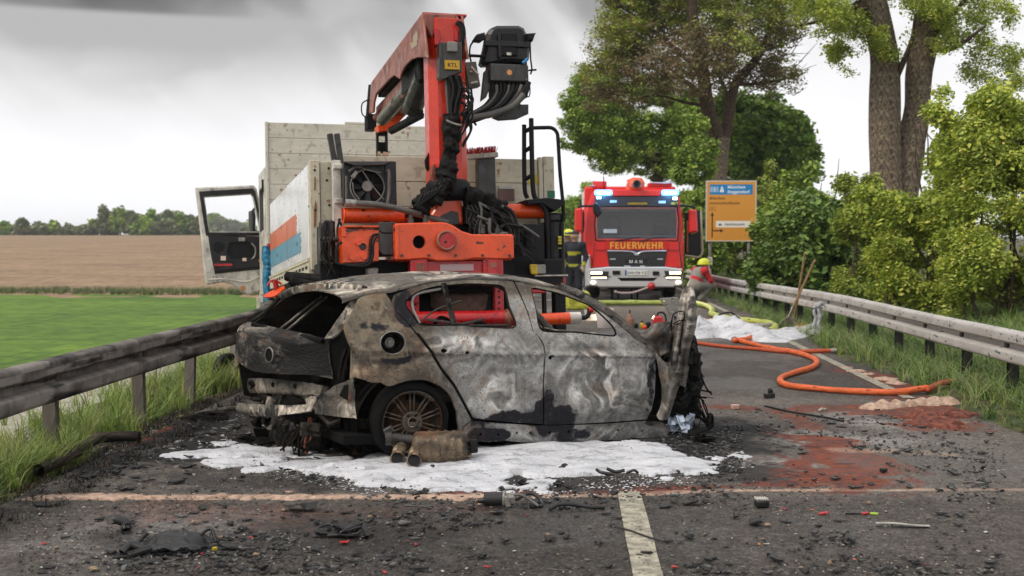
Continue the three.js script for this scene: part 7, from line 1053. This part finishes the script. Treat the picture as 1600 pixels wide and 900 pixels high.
// ---------------------------------------------------------------- debris on the asphalt
{
  const shardGeo = (seed, n = 7, th = .25) => { const r = rng(seed), pts = Array.from({ length: n }, (_, i) => { const a = i / n * 6.283, q = .35 + .65 * r(); return [Math.cos(a) * q, Math.sin(a) * q * .55]; }); const g = plate(pts, th, th, [], .05).rotateX(-Math.PI / 2); const p = g.attributes.position; for (let i = 0; i < p.count; i++) p.setY(i, p.getY(i) + .22 * n2(p.getX(i) * 2 + seed, p.getZ(i) * 2) + .2); g.computeVertexNormals(); g.computeBoundingBox(); g.translate(0, -g.boundingBox.min.y, 0); return muv(g); };
  const lumpGeo = seed => { const g = wrapN(new THREE.IcosahedronGeometry(.5, 2).scale(1, .6, .8), .22, 3.1 + seed); g.computeBoundingBox(); return g.translate(0, -g.boundingBox.min.y, 0); };
  const stripGeo = seed => { const r = rng(seed); const g = patch(16, 4, (u, v) => [(u - .5) * 2, .12 + .22 * Math.sin(u * 5 + seed) * n2(u * 3, seed) + .05, (v - .5) * .25 * (1 + .5 * n2(u * 5, seed + 3)), u, v]); const t = thick(g, .05); t.computeBoundingBox(); return t.translate(0, -t.boundingBox.min.y, 0); };
  const curl = seed => { const r = rng(seed), P = [[-1, .1, 0]]; for (let i = 1; i < 6; i++) P.push([-1 + i * .4, .08 + .25 * r(), (r() - .5) * .5]); return tube(P, .035, 26, 5); };
  const SH = [1, 2, 3, 4, 5, 6].map(s => shardGeo(s * 7, 5 + s % 4)), LU = [1, 2, 3].map(lumpGeo), ST = [1, 2, 3].map(stripGeo), CU = [1, 2, 3].map(curl);
  const mk = { black: wear(C(.022, .022, .024), .55), grey: wear(C(.14, .14, .14), .6), white: wear(C(.6, .6, .58), .6), red: mat(C(.45, .03, .03), .4), orange: mat(C(.6, .16, .04), .5), tan: wear(C(.36, .26, .18), .8), lime: mat(C(.35, .55, .05), .5) };
  const r = rng(2024); const used = [];
  const spread = (name, label, cat, group, geos, m, n, size, zone) => { for (let i = 0; i < n; i++) { let px, py; do { px = 60 + r() * 1500; py = 640 + r() * 258; } while (!zone(px, py)); const g = gnd(px, py); if (g.x < RX0 + .1 || g.x > RX1 - .1) { i--; continue; } const s = size * (.5 + r() * r() * 1.6); const o = put(name, geos[Math.floor(r() * geos.length)], m); o.position.set(g.x, .004, g.z); o.rotation.y = r() * 6.283; o.scale.set(s, s * (.35 + .5 * r()), s * (.6 + .6 * r())); tag(o, label, cat, group); } };
  const fore = (x, y) => y > 785 && !(x > 965 && x < 1040 && r() < .7), right = (x, y) => x > 1080 && y > 655 && y < 770, mid = (x, y) => y > 735 && y < 775 && x > 480 && x < 1200, leftz = (x, y) => x < 440 && y > 655 && y < 770;
  spread('black_shard', 'small black plastic shard lying on the bare asphalt', 'shard', 'black shards strewn on the road', [...SH, ...ST], mk.black, 150, .05, fore);
  spread('black_shard', 'small black plastic shard lying on the bare asphalt', 'shard', 'black shards strewn on the road', SH, mk.black, 70, .05, right); spread('black_shard', 'small black plastic shard lying on the bare asphalt', 'shard', 'black shards strewn on the road', SH, mk.black, 55, .06, leftz);
  spread('charred_crumb', 'charred crumb lying at the edge of the foam', 'crumb', 'charred crumbs along the foam edge', [...LU, ...CU], mk.black, 46, .055, mid);
  spread('charred_crumb', 'charred crumb of melted plastic on the dark asphalt', 'crumb', 'charred crumbs on the dark asphalt', LU, mk.black, 60, .035, fore);
  spread('twisted_strip', 'thin twisted black strip lying on the road', 'strip', 'twisted strips on the road', CU, mk.black, 18, .07, (x, y) => fore(x, y) || right(x, y)); spread('grey_fragment', 'grey metal fragment lying on the road', 'fragment', 'grey fragments on the road', [...SH, ...ST], mk.grey, 46, .045, (x, y) => fore(x, y) || right(x, y));
  spread('white_chip', 'small white chip lying on the dark road', 'chip', 'white chips on the road', [...SH, ...LU], mk.white, 26, .022, fore); spread('red_chip', 'small red lamp chip lying on the dark road', 'chip', 'red lamp chips on the road', SH, mk.red, 16, .028, fore); spread('orange_chip', 'small orange lamp chip lying on the dark road', 'chip', 'orange lamp chips on the road', SH, mk.orange, 6, .022, fore); spread('tan_pebble', 'tan stone lying on the road', 'stone', 'tan stones on the road', LU, mk.tan, 40, .026, (x, y) => fore(x, y) || leftz(x, y));
  // fine grit
  const tiny = lumpGeo(5); scatter('road_grit', 'fine black and grey grit scattered over the road', shardGeo(91, 5, .4), 9000, 33, q => { const px = 30 + q() * 1540, py = 625 + q() * 275; const g = gnd(px, py); if (g.x < RX0 || g.x > RX1) return; if (fbm(g.x * .9 + 5, g.z * .9, 3) < q() * .5 - .3) return; return { x: g.x, y: .002, z: g.z, s: .004 + .012 * q() * q(), e: [0, q() * 6.28, 0] }; }, [[.02, .02, .02], [.03, .03, .03], [.05, .045, .04], [.16, .15, .14], [.4, .38, .35], [.1, .06, .04]], mat(0xffffff, .8));
  scatter('charred_flakes', 'black charred flakes covering the ground round the car tail', shardGeo(95, 6, .3), 4200, 35, q => { const px = 20 + q() * 570, py = 640 + q() * 95; if (py > 705 && px > 150 && q() < .8) return; const g = gnd(px, py); return { x: g.x, y: Math.min(0, gy(g.x, g.z)) + .004, z: g.z, s: .01 + .035 * q() * q(), e: [(q() - .5) * .8, q() * 6.28, (q() - .5) * .8] }; }, [[.015, .015, .015], [.025, .024, .023], [.05, .045, .04], [.12, .11, .1], [.3, .29, .27]], mat(0xffffff, .85));
  scatter('charred_flakes', 'black charred flakes in front of the wrecked nose', shardGeo(97, 6, .3), 1300, 36, q => { const px = 1030 + q() * 130, py = 665 + q() * 75; const g = gnd(px, py); return { x: g.x, y: .004, z: g.z, s: .008 + .03 * q() * q(), e: [(q() - .5) * .6, q() * 6.28, (q() - .5) * .6] }; }, [[.015, .015, .015], [.03, .03, .03], [.1, .1, .1]], mat(0xffffff, .85));
  scatter('charred_flakes', 'black plastic crumbs gathered in drifts over the dark road', shardGeo(99, 6, .3), 3800, 37, q => { const px = 30 + q() * 1540, py = 640 + q() * 258; const g = gnd(px, py); if (g.x < RX0 || g.x > RX1) return; if (fbm(g.x * 1.1 + 15, g.z * 1.6 + 8, 4) < .02 + .12 * q()) return; return { x: g.x, y: .003, z: g.z, s: .007 + .03 * q() ** 3, e: [(q() - .5) * .5, q() * 6.28, (q() - .5) * .5] }; }, [[.012, .012, .013], [.02, .02, .02], [.05, .05, .05], [.12, .12, .12]], mat(0xffffff, .7));
  // larger pieces one can name
  { const g = gnd(275, 862), o = thing('bumper_fragment', 'large torn black bumper fragment on the dark road', 'car part', [g.x, 0, g.z], .2);
    put('fragment_shell', thick(patch(30, 20, (u, v) => { const x = (u - .5) * .36 * (1 - .3 * v * u), z = (v - .5) * .16 + .03 * n2(u * 5, 3); return [x, .012 + .085 * Math.max(0, Math.sin(u * 3.1)) ** .7 * (1 - v * .7) + .02 * fbm(u * 6, v * 6, 3) + .012 * (u > .62 ? Math.sin(v * 9) : 0), z, u * .4, v * .2]; }), .006), mk.black, o);
    put('torn_bracket', [tube([[-.26, .02, .06], [-.22, .05, .02], [-.14, .03, .04], [-.1, .06, 0]], .022, 22, 7), tube([[-.22, .01, .03], [-.2, .04, -.06], [-.16, .08, -.1]], .014, 14, 6), tube([[.1, .06, -.04], [.17, .1, -.06], [.2, .04, -.02]], .01, 12, 5), box(.12, .02, .06, -.17, .03, .08, [0, .3, .2])], mk.black, o); put('yellow_tab', [box(.025, .02, .02, .2, .02, .05, [0, .4, 0])], K.yellow, o); }
  { const g = gnd(185, 832), o = thing('plastic_connector', 'black and grey hose connector standing on the road', 'connector', [g.x, 0, g.z]); put('elbow', [tube([[.05, .02, .02], [.04, .05, .0], [0, .07, 0], [-.04, .07, 0]], .026, 18, 10)], mk.black, o); put('collar', [rod([-.03, .055, .0], [-.05, .1, .0], .03, .028, 14)], mk.grey, o); put('end_ring', [new THREE.TorusGeometry(.03, .006, 6, 16).rotateY(1).translate(.055, .03, .03)], mk.black, o); }
  { const g = gnd(785, 792), o = thing('pump_motor', 'cylindrical pump with grey bracket and tube lying on the sand line', 'pump', [g.x, 0, g.z]); put('motor_can', [rod([-.11, .045, 0], [0, .05, 0], .04, .042, 18), rod([-.15, .035, 0], [-.1, .04, 0], .014, .02, 10)], mk.black, o); put('bracket', [new THREE.TorusGeometry(.042, .01, 6, 20).rotateY(Math.PI / 2).translate(.01, .05, 0), box(.06, .05, .07, .04, .05, 0, [.2, .2, .1]), box(.03, .07, .02, .03, .04, .035, [0, 0, .3])], K.steel, o); put('outlet_tube', [tube([[.05, .07, 0], [.12, .075, .01], [.18, .04, .03], [.22, .02, .05]], .009, 16, 7)], mk.grey, o); put('cable', [tube([[.08, .04, -.02], [.16, .07, -.06], [.22, .05, -.04], [.24, .012, 0], [.17, .012, .04]], .012, 22, 6)], mk.black, o); }
  { const g = gnd(470, 798), o = thing('flap', 'flat black plastic flap with lifted corner on the asphalt', 'flap', [g.x, 0, g.z]); put('flap_sheet', thick(patch(14, 8, (u, v) => [(u - .5) * .19, .012 + .04 * v * (.5 + .5 * n2(u * 4, 2)) + .03 * u * (1 - v), (v - .5) * .11, u, v]), .006), mk.black, o); }
  { const g = gnd(540, 838), o = thing('wiring_scrap', 'tangle of black cable and connector on the road', 'cable', [g.x, 0, g.z]); const q = []; for (let i = 0; i < 9; i++) q.push(tube([[(r() - .5) * .1, .02, (r() - .5) * .08], [(r() - .5) * .2, .03 + .05 * r(), (r() - .5) * .14], [(r() - .5) * .3, .03, (r() - .5) * .16], [(r() - .4) * .34, .012, (r() - .5) * .14]], .005 + .008 * r(), 18, 5)); put('cables', q, mk.black, o); put('connector', [rod([-.16, .03, .02], [-.1, .03, .01], .024, .02, 10), box(.08, .05, .05, .02, .03, 0, [.2, .5, .1])], mk.black, o); }
  { const g = gnd(900, 797), o = thing('rubber_strip', 'curved black rubber strip near the pump', 'strip', [g.x, 0, g.z]); put('strip', [tube([[-.16, .012, .03], [-.1, .035, .01], [0, .03, -.01], [.08, .02, 0], [.17, .014, -.02]], .013, 24, 6)], mk.black, o); }
  { const g = gnd(1410, 823), o = thing('plastic_trim', 'long white plastic trim piece lying at the lane edge', 'trim', [g.x, 0, g.z], -.1); put('trim_strip', thick(patch(20, 4, (u, v) => [(u - .5) * .29, .010 + .005 * Math.sin(u * 5) + .008 * v, (v - .5) * .045 + .012 * Math.sin(u * 3), u * .3, v * .05]), .006), mk.white, o); }
  { const g = gnd(1190, 793), o = thing('ribbed_cover', 'small black ribbed cover with white fins on the road', 'cover', [g.x, 0, g.z]); put('cover_shell', [box(.085, .05, .06, 0, .027, 0, [.1, .3, 0], .015)], mk.black, o); for (let i = 0; i < 5; i++) put('fin', [box(.008, .012, .05, -.032 + i * .015, .055, .004, [.1, .3, 0], .002)], mk.white, o); }
  { const g = gnd(1352, 804), o = thing('tail_lamp_piece', 'red and lime green lamp piece on a black strip', 'lamp piece', [g.x, 0, g.z]); put('red_lens', [box(.04, .012, .02, 0, .008, 0, [.1, .3, .1])], mk.red, o); put('green_tab', [box(.045, .012, .02, .05, .008, .008, [0, -.2, 0])], mk.lime, o); put('strip', [box(.09, .008, .02, -.07, .006, -.005, [0, .05, 0])], mk.black, o); }
  { const g = gnd(1287, 804), o = thing('tail_lamp_piece', 'single red lamp lens fragment between black shards', 'lamp piece', [g.x, 0, g.z]); put('red_lens', [box(.06, .012, .022, 0, .008, 0, [.1, .25, .1])], mk.red, o); }
  { const o = thing('thin_rod', 'thin black rod lying across the white lane dash', 'rod'); put('rod', [tube([[960, 823], [985, 829], [1010, 838], [1035, 845], [1052, 845]].map(p => gnd(p[0], p[1], .012)), .005, 24, 5)], mk.black, o); }
  { const o = thing('thin_rod', 'dark thin strip lying on the red oil binder', 'rod'); put('rod', [tube([[1195, 634], [1235, 643], [1290, 652], [1318, 658]].map(p => gnd(p[0], p[1], .012)), .010, 24, 5)], mk.black, o); }
  { const g = gnd(1202, 622), o = thing('shattered_part', 'upright black part with grey top standing on the road', 'car part', [g.x, 0, g.z]); put('part_body', [box(.1, .05, .07, 0, .027, 0, [0, .3, .1]), box(.05, .05, .03, .01, .07, 0, [.2, .1, .2])], mk.black, o); put('part_top', [box(.03, .03, .03, .0, .1, 0, [.2, .1, .4])], mk.grey, o); }
  { const g = gnd(1286, 644), o = thing('metal_clip', 'crumpled shiny metal clip beside the red binder', 'clip', [g.x, 0, g.z]); put('clip', [box(.05, .03, .03, -.02, .02, 0, [.3, .3, .5]), box(.05, .02, .03, .025, .025, 0, [.1, .7, -.4])], K.steel, o); }
  { const g = gnd(1148, 640), o = thing('foam_block', 'small pale pink block on the road by the wreck', 'block', [g.x, 0, g.z]); put('block', [wrapN(box(.075, .05, .05, 0, .026, 0, [0, .3, 0], .012).clone(), .006, 20)], mat(C(.6, .38, .32), .9), o); }
  { const g = gnd(962, 806 - 60), o = thing('curved_shell', 'curled dark shell fragments lying on the white foam', 'fragment', [g.x, .03, g.z]); put('shell', [tube([[-.06, .03, 0], [0, .01, .01], [.06, .02, .0]], .012, 12, 6), tube([[.07, .01, .04], [.12, .03, .05], [.15, .01, .05]], .01, 12, 6), tube([[-.02, .08, .1], [-.1, .09, .08], [-.13, .1, .04]].map(p => [p[0], p[1] - .07, p[2]]), .012, 12, 6)], mk.black, o); }
  { const g = gnd(1380, 750 - 12), o = thing('rail_cap', 'black cap lying near the sand at the road edge', 'cap', [g.x, 0, g.z]); put('cap', [wrapN(box(.05, .03, .04, 0, .016, 0, [0, .4, 0], .01).clone(), .004, 30)], mk.black, o); }
}
renderer.render(scene, camera);
